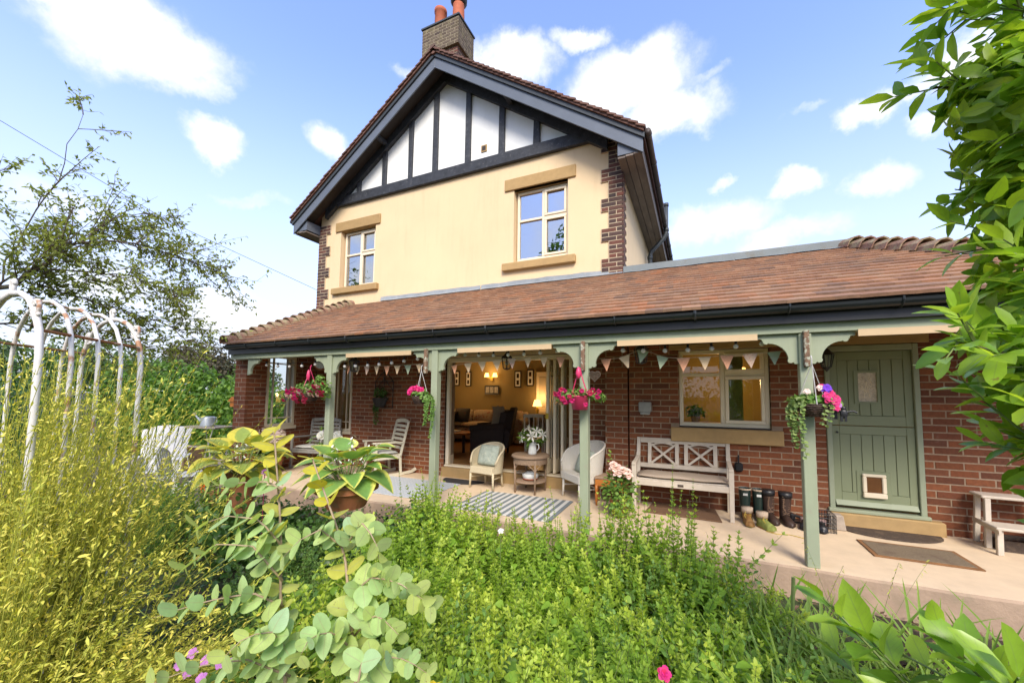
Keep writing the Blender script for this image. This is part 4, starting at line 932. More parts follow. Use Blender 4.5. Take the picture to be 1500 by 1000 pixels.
# wall things
t = thing('wall_thermometer', 'round white dial in terracotta rim hanging left of the leftmost post', 'wall clock', (-7.55, 5.75, 2.13))
t.location = (-6.19, 4.85, 2.085); t.rotation_euler = (0, 0, .5)
dial = MB(); 
mb = MB(); mb.tube([(0, 0, 0), (0, .09, 0)], [.135, .125], 24); mb.build('rim', 'terra', t, smooth=False); MB().tube([(0, -.006, 0), (0, -.001, 0)], .108, 24).build('dial', 'tealtin', t)
mb = MB(); 
for k in range(12): a = k*PI/6; mb.bar((.085*math.sin(a), -.009, .085*math.cos(a)), (.1*math.sin(a), -.009, .1*math.cos(a)), .006, .003, (0, 1, 0))
mb.bar((0, -.010, 0), (.03, -.010, .06), .007, .003, (0, 1, 0)); mb.bar((0, -.010, 0), (-.06, -.010, .03), .006, .003, (0, 1, 0)); mb.build('marks', 'blackr', t)
MB().bar((0, .045, .13), (0, .045, .37), .012).build('hanger', 'iron', t)
tag(MB().box(-.79, -.61, RY-.07, RY-.004, 1.30, 1.45).box(-.77, -.63, RY-.07, RY-.01, 1.262, 1.30).build('junction_box', 'greybox', bevel=.012), 'grey plastic electrical box on the brick wall above the bench', 'junction box')
t = thing('wall_planter', 'black iron arched wall planter with dark trailing plant', 'wall planter', (-5.92, LY-.03, 1.55))
mb = MB(); 
for s in (-1, 1): mb.tube([(s*.24, 0, -.30), (s*.24, 0, .24)], .008, 5); mb.tube([(s*.24, 0, .24), (s*.12, 0, .36), (0, 0, .44)], .008, 5); mb.tube([(s*.24, 0, .05), (0, 0, .3), (-s*.05, 0, .35)], .006, 5)
mb.tube([(-.24, 0, -.3), (.24, 0, -.3)], .008, 5); mb.tube([(-.24, 0, .24), (.24, 0, .24)], .008, 5); mb.tube([(0, 0, -.3), (0, 0, .44)], .006, 5)
mb.build('frame', 'iron', t); MB().lathe([(.09, -.16), (.16, 0), (.17, .02), (.14, .02)], (0, -.10, -.12), 12, 1.2, .6).build('basket', 'iron', t)
leaf_obj('foliage', blob_leaves(300, [((0, -.1, 0), (.2, .1, .16)), ((-.12, -.08, -.3), (.09, .06, .22)), ((-.14, -.06, -.52), (.05, .04, .16))], .06, .55, 'kite'), 'ivy', t, kind='stuff')
# service cable from the garden pole to the house
tag(MB().tube([(-13.2, 2.6, 7.15), (-11.9, 4.9, 5.75), (-9.24, 7.5, 4.2)], .006, 5).build('service_cable', 'blackr'), 'thin black overhead cable crossing the sky left of the house', 'cable')
# ------------------------------------------------------------------ furniture on the verandah
# pale cottage bench with crossed back
t = thing('garden_bench', 'chalky white cottage bench with two crosses in its back and a seat pad', 'bench', (-.21, 5.66, 0), 0.0)
W2, yb, yf = .585, .22, -.22
for s in (-1, 1):
    MB().bar((s*W2, yb, 0), (s*W2, yb-.02, .44), .05).bar((s*W2, yb-.02, .44), (s*W2, yb+.07, .93), .05, .045, (0, 1, 0)).build('rear_leg', 'benchw', t, bevel=.004)
    MB().bar((s*W2, yf, 0), (s*W2, yf, .62), .05, .05, (0, 1, 0), .06, .06).build('front_leg', 'benchw', t, bevel=.004)
    mb = MB(); P = [(yf-.04, .625), (yf+.05, .635), (yf+.2, .64), (yb-.03, .67), (yb+.02, .72)]
    for (a, za), (c, zc) in zip(P, P[1:]): mb.bar((s*W2, a, za), (s*W2, c, zc), .055, .03)
    mb.build('armrest', 'benchw', t, bevel=.004)
    MB().bar((s*W2, yf, .40), (s*W2, yb, .40), .03, .07).build('side_rail', 'benchw', t, bevel=.003)
by = lambda z: yb-.02+(z-.44)*.184
def brail(z, h, name='back_rail'): MB().bar((-W2+.025, by(z), z), (W2-.025, by(z), z), .03, h).build(name, 'benchw', t, bevel=.003)
brail(.895, .075); brail(.545, .06)
for x in (-.43, -.06, .06, .43, ): MB().bar((x, by(.575), .575), (x, by(.86), .86), .05, .025, (0, 1, 0)).build('back_post', 'benchw', t, bevel=.003)
for xc in (-.245, .245):
    for s in (-1, 1): MB().bar((xc-s*.16, by(.58), .58), (xc+s*.16, by(.84), .84), .03, .02+.002*s, (0, 1, 0)).build('cross_bar', 'benchw', t, bevel=.002)
    mb = MB(); 
    for k in range(8): a, c = -1+k/4, -.75+k/4; mb.bar((xc+a*.16, by(.85), .865-.045*a*a), (xc+c*.16, by(.85), .865-.045*c*c), .022, .02, (0, 1, 0))
    mb.build('arched_rail', 'benchw', t)
MB().box(-W2, W2, yf-.022, yf+.022, .35, .425).build('front_rail', 'benchw', t, bevel=.004)
MB().box(-.035, .035, yf-.027, yf-.0225, .372, .402).build('plaque', 'matdark', t)
for k in range(5): MB().box(-W2, W2, yf+.03+k*.085, yf+.03+k*.085+.07, .42, .438).build('seat_slat', 'benchw', t, bevel=.003)
tag(MB().cushion((-.21, 5.655, .468), 1.13, .43, .06, 12).build('seat_pad', 'cush_b', smooth=True), 'long beige seat pad lying on the white cottage bench', 'cushion')
# tub chairs
def tub_chair(name, label, cat, mat, loc, rz, w=.29, d=.27, seat=.37, arm=.52, back=.70, flare=.03):
    t = thing(name, label, cat, loc, rz); G = []; n = 28
    def plan(a, k): return Vector((math.sin(a)*(w+flare*k), -.02-math.cos(a)*-(d+flare*k), 0))
    out = []
    for ring in range(7):
        row = []; f = ring/6
        for i in range(n+1):
            a = -2.05+4.1*i/n; h = arm+(back-arm)*max(0, math.cos(a*.62))**1.6-(.0 if abs(a) < 1.7 else (abs(a)-1.7)*.35)
            p = plan(a, f); p.z = seat-.10+(h-seat+.10)*f; row.append(p)
        out.append(row)
    inner = [[p*1 for p in r] for r in out]
    for r in inner:
        for p in r: l = math.hypot(p.x, p.y); p.x *= (1-.025/max(l, .1)); p.y *= (1-.025/max(l, .1))
    mb = MB().sheet(out); mb.sheet([r[::-1] for r in inner]); mb.sheet([out[-1], inner[-1]])
    mb.build('backrest', mat, t, smooth=True)
    MB().tube([(o+i)/2 for o, i in zip(out[-1], inner[-1])], .018, 6).build('rim', mat, t, smooth=True)
    poly = [(math.sin(a)*w*.97, -.02+math.cos(a)*d*.97) for a in [-2.05+4.1*i/20 for i in range(21)]]
    yfm = min(p[1] for p in poly)-.06; poly = poly+[(poly[-1][0]*.98, yfm), (poly[0][0]*.98, yfm)]
    V = [(x, y, z) for z in (seat-.11, seat-.0) for x, y in poly]; k = len(poly)
    MB().add(V, [tuple(range(k))[::-1], tuple(range(k, 2*k))]+[(i, (i+1) % k, (i+1) % k+k, i+k) for i in range(k)]).build('seat', mat, t, bevel=.008)
    for x, y, ox, oy in ((-.23, yfm+.03, -.01, -.01), (.23, yfm+.03, .01, -.01), (-.17, d*.6, -.01, .03), (.17, d*.6, .01, .03)):
        MB().tube([(x, y, seat-.08), (x+ox, y+oy, 0)], [.02, .016], 8).build('leg', mat, t, smooth=True)
    MB().tube([(-.17, d*.6, .16), (.17, d*.6, .16)], .010, 6).tube([(-.235, yfm+.03, .18), (-.17, d*.6, .16)], .010, 6).tube([(.235, yfm+.03, .18), (.17, d*.6, .16)], .010, 6).build('stretcher', mat, t)
    return t
tub_chair('tub_chair', 'cream woven tub chair at the garden doors with green cushion', 'chair', 'loom', (-3.22, 5.72, 0), -.15, .27, .24, .36, .50, .71)
rot = Euler((math.radians(72), 0, -.15)).to_matrix()
tag(MB().cushion((-3.20, 5.70, .535), .40, .34, .11, 12, rot).build('cushion', 'cush_g', smooth=True), 'green floral cushion in the cream tub chair', 'cushion')
tub_chair('wicker_armchair', 'white wicker armchair with rolled back behind the post', 'armchair', 'wwick', (-1.60, 5.72, 0), -.75, .32, .30, .38, .60, .83, .06)
rot = Euler((math.radians(68), 0, -.75)).to_matrix()
tag(MB().cushion((-1.56, 5.72, .55), .38, .36, .11, 12, rot).build('cushion', 'cush_g', smooth=True), 'pale green cushion in the white wicker armchair', 'cushion')
# round wicker table
t = thing('wicker_table', 'round brown wicker side table with lower shelf', 'side table', (-2.47, 5.78, 0))
MB().lathe([(.0, .545), (.285, .545), (.305, .555), (.305, .578), (.285, .592), (.0, .592)], n=32).build('tabletop', 'wicker', t, smooth=False)
MB().lathe([(.27, .455), (.275, .545)], n=32).build('skirt', 'wicker', t)
mb = MB()
for k in range(32): a = 2*PI*k/32; a2 = a+.3; mb.tube([(.27*math.cos(a), .27*math.sin(a), .545), (.272*math.cos(a2), .272*math.sin(a2), .45)], .005, 4)
mb.build('lattice', 'wicker', t)
for k in range(4): a = PI/4+k*PI/2-.1; MB().tube([(.26*math.cos(a), .26*math.sin(a), .55), (.25*math.cos(a), .25*math.sin(a), 0)], .017, 8).build('leg', 'wicker', t, smooth=True)
for k in range(4):
    a, a2 = PI/4+k*PI/2-.1, PI/4+(k+1)*PI/2-.1
    P = []
    for i in range(9): b_ = a+(a2-a)*i/8; P.append((.258*math.cos(b_), .258*math.sin(b_), .35+.13*(1-(2*i/8-1)**2)))
    MB().tube(P, .008, 5).build('arch_brace', 'wicker', t)
MB().lathe([(.0, .16), (.235, .16), (.25, .17), (.235, .185), (.0, .185)], n=28).build('shelf', 'wicker', t)
t = thing('ceramic_bowl', 'white lidded bowl with red band on the table shelf', 'bowl', (-2.47, 5.78, .186)); MB().lathe([(.07, 0), (.12, .02), (.13, .06), (.13, .10), (.11, .105), (.0, .105)], n=24).build('body', 'tealtin', t, smooth=True)
MB().lathe([(.118, .012), (.1255, .03)], n=24).build('band', 'potred', t, smooth=True); MB().lathe([(.10, .106), (.05, .135), (.0, .14)], n=24).build('lid', 'tealtin', t, smooth=True)
t = thing('milk_jug', 'white enamel jug of lilies on the wicker table', 'jug', (-2.43, 5.76, .592))
MB().lathe([(.065, 0), (.07, .02), (.065, .1), (.055, .16), (.062, .19), (.052, .185), (.045, .1)], n=20).build('body', 'tealtin', t, smooth=True)
MB().tube([(.055, 0, .165), (.105, 0, .16), (.115, 0, .10), (.065, 0, .05)], .009, 6).build('handle', 'tealtin', t, smooth=True)
lil = thing('lily_bouquet', 'white lilies with dark green leaves in the enamel jug', 'flowers', (-2.43, 5.76, .75))
S = []; 
k = 130; p, d = clump(k, (0, 0, .10), (.19, .14, .11)); S.append(leafset(p, unit(d+np.array([0, 0, .3])), rand_unit(k)+np.array([0, 0, 1]), .11, .028, 'lance', .3)); leaf_obj('foliage', S, 'hedge', lil, kind='stuff')
def petals(c, axis, n, L, W, opening, prof='petal', droop=.3):
    c = np.array(c, float); ax = unit(np.array(axis, float)); r = unit(np.cross(ax, [.2, .9, .3])); q = np.cross(ax, r); a = np.arange(n)*2*PI/n+rng.random()*6
    D = r[None]*np.cos(a)[:, None]+q[None]*np.sin(a)[:, None]; A = D*math.sin(opening)+ax[None]*math.cos(opening); Nn = ax[None]*math.sin(opening)-D*math.cos(opening)
    return leafset(np.repeat(c[None], n, 0), A, Nn, L*(.9+.2*rng.random(n)), W, prof, droop, .25)
for c, ax in (((.05, -.15, .15), (.2, -1, .3)), ((-.14, -.1, .1), (-.6, -.8, .3)), ((.19, -.05, .17), (.8, -.6, .4)), ((.12, -.12, .22), (.4, -.7, .7)), ((-.19, -.02, .17), (-.8, -.4, .5)), ((-.05, -.08, .24), (-.1, -.3, 1))):
    leaf_obj('lily', [petals(c, ax, 6, .085, .032, 1.15, 'petal', .5)], 'whitep', lil)
leaf_obj('lily_bud', [petals((-.06, 0, .22), (-.2, 0, 1), 5, .09, .03, .12, 'lance')], 'whitep', lil)
# rocking chair and slatted chair
def slat_chair(name, label, mat, loc, rz, w, back, seat, nsl, rockers):
    t = thing(name, label, 'rocking chair' if rockers else 'chair', loc, rz); h = w/2
    bt = .16 if rockers else .07
    for s in (-1, 1):
        MB().bar((s*h, .22, seat-.06), (s*h, .22+bt, back), .04, .035, (0, 1, 0)).build('back_post', mat, t, bevel=.004)
        MB().bar((s*h, .24, .05 if rockers else 0), (s*h, .22, seat-.02), .04, .04, (0, 1, 0)).build('rear_leg', mat, t, bevel=.004)
        MB().bar((s*h, -.24, .05 if rockers else 0), (s*h, -.24, seat+.22), .04, .04, (0, 1, 0)).build('front_leg', mat, t, bevel=.004)
        MB().bar((s*h, -.30, seat+.235), (s*h, .27, seat+.215), .06, .028).build('armrest', mat, t, bevel=.005)
        MB().bar((s*h, -.24, seat-.05), (s*h, .24, seat-.05), .025, .06).build('side_rail', mat, t, bevel=.003)
        if rockers:
            mb = MB(); P = [(s*h, y, .022+.12*y*y+(.03 if y > .5 else 0)) for y in np.linspace(-.45, .55, 13)]
            for a, c in zip(P, P[1:]): mb.bar(a, c, .032, .05)
            mb.build('rocker', mat, t)
    for k in range(nsl+1):
        f = k/nsl; z = seat+.10+(back-seat-.13)*f; y = .22+bt*(z-seat+.06)/(back-seat+.06); top_ = k == nsl
        mb = MB(); seg = 8
        for i in range(seg):
            x0, x1 = -h+.02+(w-.04)*i/seg, -h+.02+(w-.04)*(i+1)/seg; c = lambda x: .025*(1-(2*x/w)**2)
            mb.bar((x0, y+c(x0), z+(c(x0)*1.0 if top_ else 0)), (x1, y+c(x1), z+(c(x1)*1.0 if top_ else 0)), .016, .07 if top_ else (back-seat-.13)/nsl*.62)
        mb.build('back_slat', mat, t)
    for k in range(6): MB().box(-h-.01, h+.01, -.27+k*.088, -.27+k*.088+.075, seat-.02, seat).build('seat_slat', mat, t, bevel=.003)
    MB().box(-h, h, -.26, -.235, seat-.08, seat-.021).build('front_rail', mat, t, bevel=.003)
    return t
slat_chair('rocking_chair', 'pale cream slatted rocking chair angled in front of the brick wall', 'rockw', (-5.50, 5.72, 0), -.40, .50, 1.02, .40, 6, True)
tag(MB().cushion((-5.50, 5.70, .43), .46, .44, .07, 10, Euler((0, 0, -.40)).to_matrix()).build('cushion', 'cush_w', smooth=True), 'grey seat cushion on the rocking chair', 'cushion')
slat_chair('slatted_armchair', 'grey weathered slatted armchair in the corner by the end wall', 'greyw', (-7.36, 5.72, 0), .16, .72, .98, .40, 6, False)
tag(MB().cushion((-7.36, 5.68, .435), .62, .44, .07, 10, Euler((0, 0, .16)).to_matrix()).build('cushion', 'cush_w', smooth=True), 'pale cushion on the grey slatted armchair', 'cushion')
# orange stool, rose plant
t = thing('pine_stool', 'low orange pine stool with turned legs beside the bench', 'stool', (-1.17, 5.62, 0), .1)
MB().box(-.19, .19, -.16, .16, .36, .40).build('seat', 'wicker', t, bevel=.01); MB().box(-.18, .18, -.15, -.13, .27, .36).box(-.18, .18, .13, .15, .27, .36).box(-.18, -.16, -.13, .13, .27, .36).box(.16, .18, -.13, .13, .27, .36).build('rail', 'orange', t)
for sx in (-1, 1):
    for sy in (-1, 1): MB().lathe([(.022, .28), (.022, .2), (.014, .18), (.024, .15), (.016, .1), (.022, .08), (.012, .03), (.016, .0)], (sx*.165, sy*.135, 0), 10).build('leg', 'orange', t, smooth=True)
t = thing('rose_plant', 'potted rose with pale pink blooms left of the bench', 'rose plant', (-.93, 5.12, 0))
MB().lathe([(.09, 0), (.13, .2), (.14, .21), (.14, .235), (.12, .235), (.11, .21)], n=18).build('pot', 'terra', t, smooth=True)
PL = curve(np.tile([[0, 0, .2]], (7, 1))+rng.normal(size=(7, 3))*[.03, .03, 0], np.array([[-.02, -.02, .62], [.07, -.05, .58], [.1, -.02, .66], [-.1, 0, .72], [-.15, 0, .5], [.18, -.1, .45], [.02, -.1, .45]]), np.zeros((7, 3)))
stem_obj('stem', PL, .007, .004, 'gstem', t, 4)
k = 420; p, d = clump(k, (0, -.05, .30), (.22, .2, .30)); leaf_obj('foliage', leafset(p, unit(d+rng.normal(size=(k, 3))*.4), d*.6+np.array([0, -.3, 1]), .06, .042, 'oval', .2), 'basketl', t, kind='stuff')
def bloom(name, c, r, mat, par, n=3, axis=(0, -.5, 1)): return leaf_obj(name, [petals(c, axis, 5+i, r*(1-.22*i), r*.95*(1-.15*i), 1.35-.42*i, 'round', .35) for i in range(n)], mat, par)
for c, r in (((-.03, -.1, .62), .085), ((.06, -.12, .60), .08), ((.01, -.13, .56), .07), ((.13, -.1, .54), .065), ((-.07, -.08, .66), .06), ((.10, -.06, .58), .06)): bloom('rose_bloom', c, r, 'rosep', t, 4)
S = [leafset(np.array([[-.12, -.02, .5+.03*i]]), rand_unit(1)+[[0, 0, .6]], np.array([[0, -1, .4]]), .04, .02, 'oval') for i in range(12)]; leaf_obj('young_shoot', S, 'blade', t, kind='stuff')
# ------------------------------------------------------------------ boots
def boot(t, mats_, dx, rz, H_, r0, r1, foot, laces=None, top_mat=None, lean=0.):
    Rm = Matrix.Rotation(rz, 4, 'Z'); T = Matrix.Translation((dx[0], dx[1], 0)) @ Rm
    mb = MB(); pts = [(lean*(z/H_), .01*(1-z/H_), z) for z in np.linspace(.07, H_, 7)]; rs = [r0+(r1-r0)*(i/6) for i in range(7)]
    mb.tube(pts, rs, 14, caps=False); mb.tube([(lean, .0, H_), (lean, 0, H_-.02)], [r1, r1*.92], 14, False)
    # foot: a lofted shoe with toe box
    rows = []; 
    for i, (y, hw, h) in enumerate(((.055, .02, .06), (.045, r0*.85, .085), (.0, r0*.95, .10), (-.06, r0*.92, .095), (-.12, r0*1.0, .075), (-.17, r0*.95, .062), (foot+.02, r0*.7, .05), (foot-.008, r0*.42, .04), (foot-.014, .004, .012))):
        rows.append([(hw*math.cos(a)*1.0, y, .012+h*max(0, math.sin(a))**.7) for a in [PI*k/8 for k in range(9)]])
    mb.sheet(rows); mb.v = [tuple(T @ Vector(v)) for v in mb.v]; bo = mb.build('boot', mats_[0], t, smooth=True)
    s = MB(); out = [(r0*.95*math.cos(a)*(1 if math.sin(a) > -.2 else 1.05), (.055*math.sin(a) if math.sin(a) > 0 else -foot*math.sin(a)*1.02), z) for z in (0, .022) for a in [2*PI*k/16 for k in range(16)]]
    s.add([tuple(T @ Vector(v)) for v in out], [tuple(range(16))[::-1], tuple(range(16, 32))]+[(i, (i+1) % 16, (i+1) % 16+16, i+16) for i in range(16)]); s.build('sole', mats_[1], bo)
    if top_mat: m2 = MB().tube([(lean*.9, 0, H_-.05), (lean, 0, H_+.012)], [r1*1.06, r1*1.1], 14, True); m2.v = [tuple(T @ Vector(v)) for v in m2.v]; m2.build('cuff', top_mat, bo, smooth=True)
    if laces:
        m2 = MB(); 
        for k in range(5):
            z = H_*.9-k*H_*.13; x = r1*.55; y = -(r0+(r1-r0)*z/H_)*.93-.004; m2.tube([(-x, y+.012, z), (x, y+.012, z-.03)], .004, 4); m2.tube([(x, y+.012, z), (-x, y+.012, z-.03)], .004, 4)
        m2.tube([(-.03, -r1-.01, H_*.85), (-.05, -r1-.03, H_*.6), (-.02, -r1-.03, H_*.4)], .004, 4); m2.v = [tuple(T @ Vector(v)) for v in m2.v]; m2.build('laces', laces, bo)
    return bo
t = thing('wellington_boots', 'pair of dark green rubber wellingtons by the bench end', 'boots', (.62, 5.74, 0))
A_['label'] = pm('white_label', (.6, .6, .57), .5)
for dx in (-.075, .075):
    bo = boot(t, ('rubber', 'blackr'), (dx, 0), .1, .37, .052, .072, -.19); m2 = MB().tube([(dx, 0, .355), (dx, 0, .375)], .076, 14, False); m2.build('top_band', 'sheep', bo); MB().box(dx-.025, dx+.025, -.077, -.070, .29, .318).build('badge', 'label', bo)
t = thing('leather_boots', 'pair of tall dark brown laced boots beside the wellingtons', 'boots', (.88, 5.70, 0))
boot(t, ('leatherb', 'blackr'), (-.075, .01), .25, .37, .055, .072, -.20, 'lace', 'blackr', -.01); boot(t, ('leatherb', 'blackr'), (.085, -.0), .2, .36, .055, .07, -.20, 'lace', 'blackr', .015)
t = thing('walking_boots', 'pair of muddy ochre walking boots with loose yellow laces', 'boots', (.60, 5.43, 0))
boot(t, ('tanboot', 'olive'), (-.06, .05), .1, .185, .05, .058, -.17, 'ylace', 'sheep'); boot(t, ('olive', 'tanboot'), (.085, -.04), .55, .17, .05, .058, -.17, 'ylace', 'sheep')
MB().tube([(.1, -.2, .01), (.2, -.24, .005), (.32, -.2, .005), (.45, -.27, .005)], .004, 4).build('loose_lace', 'ylace', t)
t = thing('boot_jack', 'black cast boot scraper lying against the wall right of the brown boots', 'boot scraper', (1.12, 5.83, 0), .1)
MB().box(-.1, .1, -.08, .08, 0, .018).build('base', 'blackr', t, bevel=.004); MB().box(-.09, -.03, -.05, .05, .018, .10).build('block', 'blackr', t, bevel=.015); MB().bar((-.03, 0, .075), (.08, -.03, .05), .05, .03).build('arm', 'blackr', t, bevel=.006)
t = thing('garden_shoes', 'pair of worn dark clogs behind the right hand post', 'shoes', (1.23, 5.62, 0), -.2)
A_['pinklin'] = pm('faded_pink_lining', (.36, .24, .22), .9)
for dx in (-.065, .075): boot(t, ('blackr', 'matdark'), (dx, .0), .15*dx*8, .10, .052, .05, -.19, None, 'pinklin')
t = thing('wire_basket', 'black wire boot basket by the door step', 'basket', (1.345, 5.60, 0)); mb = MB()
for z in (.01, .06, .11, .16, .20): mb.tube([(-.08, -.11, z), (.08, -.11, z), (.08, .11, z), (-.08, .11, z), (-.08, -.11, z)], .004, 4)
for k in range(7): x = -.08+.16*k/6; mb.tube([(x, -.11, 0), (x, -.11, .2)], .003, 4); mb.tube([(x, .11, 0), (x, .11, .2)], .003, 4)
for k in range(7): y = -.11+.22*k/6; mb.tube([(.08, y, 0), (.08, y, .2)], .003, 4); mb.tube([(-.08, y, 0), (-.08, y, .2)], .003, 4)
mb.build('wires', 'iron', t)
A_['conc'] = pm('grey_concrete', (.40, .33, .26), .95, 0, 20, .25, bump=.4)
t = thing('concrete_block', 'small tapered concrete block beside the door step', 'block', (1.50, 5.68, 0)); MB().add([(-.085, -.08, 0), (.085, -.08, 0), (.085, .08, 0), (-.085, .08, 0), (-.065, -.06, .17), (.065, -.06, .17), (.065, .06, .17), (-.065, .06, .17)], [(0,3,2,1),(4,5,6,7),(0,1,5,4),(1,2,6,5),(2,3,7,6),(3,0,4,7)]).build('block', 'conc', t, bevel=.01)
t.location = (1.475, 5.72, 0)
# brush hanging on the wall behind the bench end
t = thing('wall_brush', 'small black brush hanging on the brick wall above the wellingtons', 'brush', (.50, RY-.04, .60)); MB().box(-.05, .05, -.02, .03, -.06, .06).build('bristles', 'blackr', t, bevel=.02); MB().tube([(0, 0, .05), (0, 0, .16)], .012, 6).build('handle', 'blackr', t)
# step stool with a boot tray under it
t = thing('step_stool', 'pale grey wooden two-step stool against the right hand brick wall', 'step stool', (2.98, 5.66, 0), -.05)
MB().box(-.26, .26, .0, .24, .50, .53).build('top_step', 'benchw', t, bevel=.008); MB().box(-.28, .28, -.26, .0, .245, .275).build('lower_step', 'benchw', t, bevel=.008)
for s in (-1, 1):
    MB().bar((s*.23, .22, 0), (s*.21, .20, .50), .045, .04, (0, 1, 0)).build('leg', 'benchw', t, bevel=.004); MB().bar((s*.235, -.0, .0), (s*.215, .02, .50), .045, .04, (0, 1, 0)).build('leg', 'benchw', t, bevel=.004); MB().bar((s*.25, -.22, 0), (s*.24, -.21, .245), .045, .04, (0, 1, 0)).build('leg', 'benchw', t, bevel=.004)
    MB().bar((s*.255, -.26, .235), (s*.235, .24, .235), .02, .05).build('side_rail', 'benchw', t)
t = thing('boot_tray', 'dark wire tray of odds and ends under the step stool', 'tray', (3.0, 5.72, 0)); MB().box(-.2, .2, -.12, .12, .0, .012).box(-.2, .2, -.125, -.12, .0, .11).box(-.2, .2, .12, .125, 0, .11).box(-.205, -.2, -.125, .125, 0, .11).box(.2, .205, -.125, .125, 0, .11).build('tray', 'matdark', t); 
for k in range(5): MB().ball((-.14+.07*k, random.uniform(-.05, .05), .05), .045, 8, 6, (1, 1.2, .8)).build('clod', 'leatherb', t, smooth=True)
# ------------------------------------------------------------------ mats and rugs (thin sheets with their own thickness)
def slab(name, pts, z0, z1, mat, label, cat, bevel=.003):
    n = len(pts); o = MB().add([(x, y, z) for z in (z0, z1) for x, y in pts], [tuple(range(n))[::-1], tuple(range(n, 2*n))]+[(i, (i+1) % n, (i+1) % n+n, i+n) for i in range(n)]).build(name, mat, bevel=bevel); return tag(o, label, cat)
slab('coir_mat', [(-.66, 5.40), (.26, 5.36), (.20, 5.92), (-.60, 5.93)], .004, .018, 'matbrown', 'brown coir mat under the cottage bench', 'mat')
slab('half_round_mat', [(1.50, 5.84), (2.45, 5.84)]+[(1.975+.475*math.cos(a), 5.82-.32*math.sin(a)) for a in [PI*k/16 for k in range(17)]], .004, .016, 'matdark', 'dark half round rubber mat at the door step', 'mat')
dm = thing('door_mat', 'worn rectangular brown mat lying in front of the half round mat', 'mat', (1.95, 5.12, .004)); MB().box(-.355, .355, -.2, .2, .0, .012).build('pile', 'matrust', dm, bevel=.003)
MB().box(-.39, .39, -.235, -.201, 0, .009).box(-.39, .39, .201, .235, 0, .009).box(-.39, -.356, -.201, .201, 0, .009).box(.356, .39, -.201, .201, 0, .009).build('border', 'matrim', dm)
slab('entrance_mat', [(-4.25, 6.0), (-3.42, 6.0)]+[(-3.835+.415*math.cos(a), 5.98-.30*math.sin(a)) for a in [PI*k/14 for k in range(15)]], .004, .015, 'matblack', 'charcoal half round mat at the garden doors', 'mat')
t = thing('striped_rug', 'grey and white striped outdoor rug in front of the tub chairs', 'rug', (-2.38, 4.98, .004))
A_['rugw'] = pm('off_white_weave', (.66, .65, .60), .95, 0, 80, .15, bump=.3, bscale=250); A_['rugg'] = pm('grey_weave', (.20, .23, .235), .95, 0, 80, .2, bump=.3, bscale=250)
n = 27
for k in range(n): MB().box(-.72+1.44*k/n, -.72+1.44*(k+1)/n-.0005, -.50, .50, 0, .008+.001*(k % 2)).build('stripe', 'rugg' if k % 2 == 0 else 'rugw', t)
m, tt, bb = newmat('patterned_rug'); A_['rugp'] = m
g_ = nd(tt, 'ShaderNodeNewGeometry'); vo = nd(tt, 'ShaderNodeTexVoronoi', feature='DISTANCE_TO_EDGE'); vo.inputs['Scale'].default_value = 14; vo.inputs['Randomness'].default_value = .15; tt.links.new(g_.outputs['Position'], vo.inputs['Vector'])
tt.links.new(ramp(tt, math_n(tt, 'MULTIPLY', vo.outputs['Distance'], 3.2, True), [(.20, .26, .31), (.55, .56, .55), (.33, .38, .43), (.52, .53, .52)]), bb.inputs['Base Color']); bb.inputs['Roughness'].default_value = .95
tag(MB().box(-5.58, -3.72, 4.62, 5.68, .004, .013).build('patterned_rug', 'rugp', bevel=.003), 'blue grey patterned outdoor rug beside the rocking chair', 'rug')
# ------------------------------------------------------------------ hanging baskets
def basket(label, x, ztop, kind, y=4.22):
    t = thing('hanging_basket', label, 'hanging basket', (x, y, 1.48)); return t
def chains(t, r, z0, ztop, mat='chain', n=3):
    mb = MB()
    for k in range(n): a = 2*PI*k/n+.5; mb.tube([(r*math.cos(a), r*math.sin(a), z0), (0, .0, ztop)], .004, 4)
    mb.tube([(0, 0, ztop), (0, .0, ztop+.05), (0, .02, ztop+.07)], .006, 5); mb.build('chain', mat, t)
def wick(t, r, h, mat='dkwick', z=0):
    mb = MB(); rows = 8
    for i in range(rows):
        f = i/(rows-1); rr_ = r*(.62+.38*math.sin(f*PI/2)); P = [(rr_*math.cos(a)+.004*math.sin(a*19+i*3.1), rr_*math.sin(a), z-h+h*f+.003*math.sin(a*13+i)) for a in [2*PI*k/36 for k in range(37)]]; mb.tube(P, h/rows*.62, 5, False)
    mb.lathe([(r*.6, z-h), (r*.55, z-h-.005)], n=24); mb.build('basket', mat, t)
def trails(t, starts, lens, sp, mat, L, name='trailing_stem', wid=.9):
    n = len(starts); P0 = np.array(starts, float); P1 = P0+np.array([[0, 0, -1.]])*np.array(lens)[:, None]+rng.normal(size=(n, 3))*[.04, .03, 0]; o_ = P0*np.array([.35, .35, 0]); PL = curve(P0, P1, o_+np.array([0, 0, .05]), 9)
    S = []; m = max(3, int(max(lens)/sp)); tt_ = np.tile(np.linspace(.05, 1, m)[None], (n, 1)); p, d = along(PL, tt_); p = p.reshape(-1, 3); d = d.reshape(-1, 3)
    for s in (-1, 1, 0):
        a = rand_unit(len(p)); ax = unit(np.cross(d, a)); S.append(leafset(p, ax+np.array([0, -.3, -.25]), rng.normal(size=(len(p), 3))*.35+np.array([0, -1, .5]), L*(.6+.6*rng.random(len(p))), L*wid, 'round', .2))
    stem_obj(name, PL, .003, .002, 'gstem', t); return leaf_obj('trailing_leaves', S, mat, t, kind='stuff')
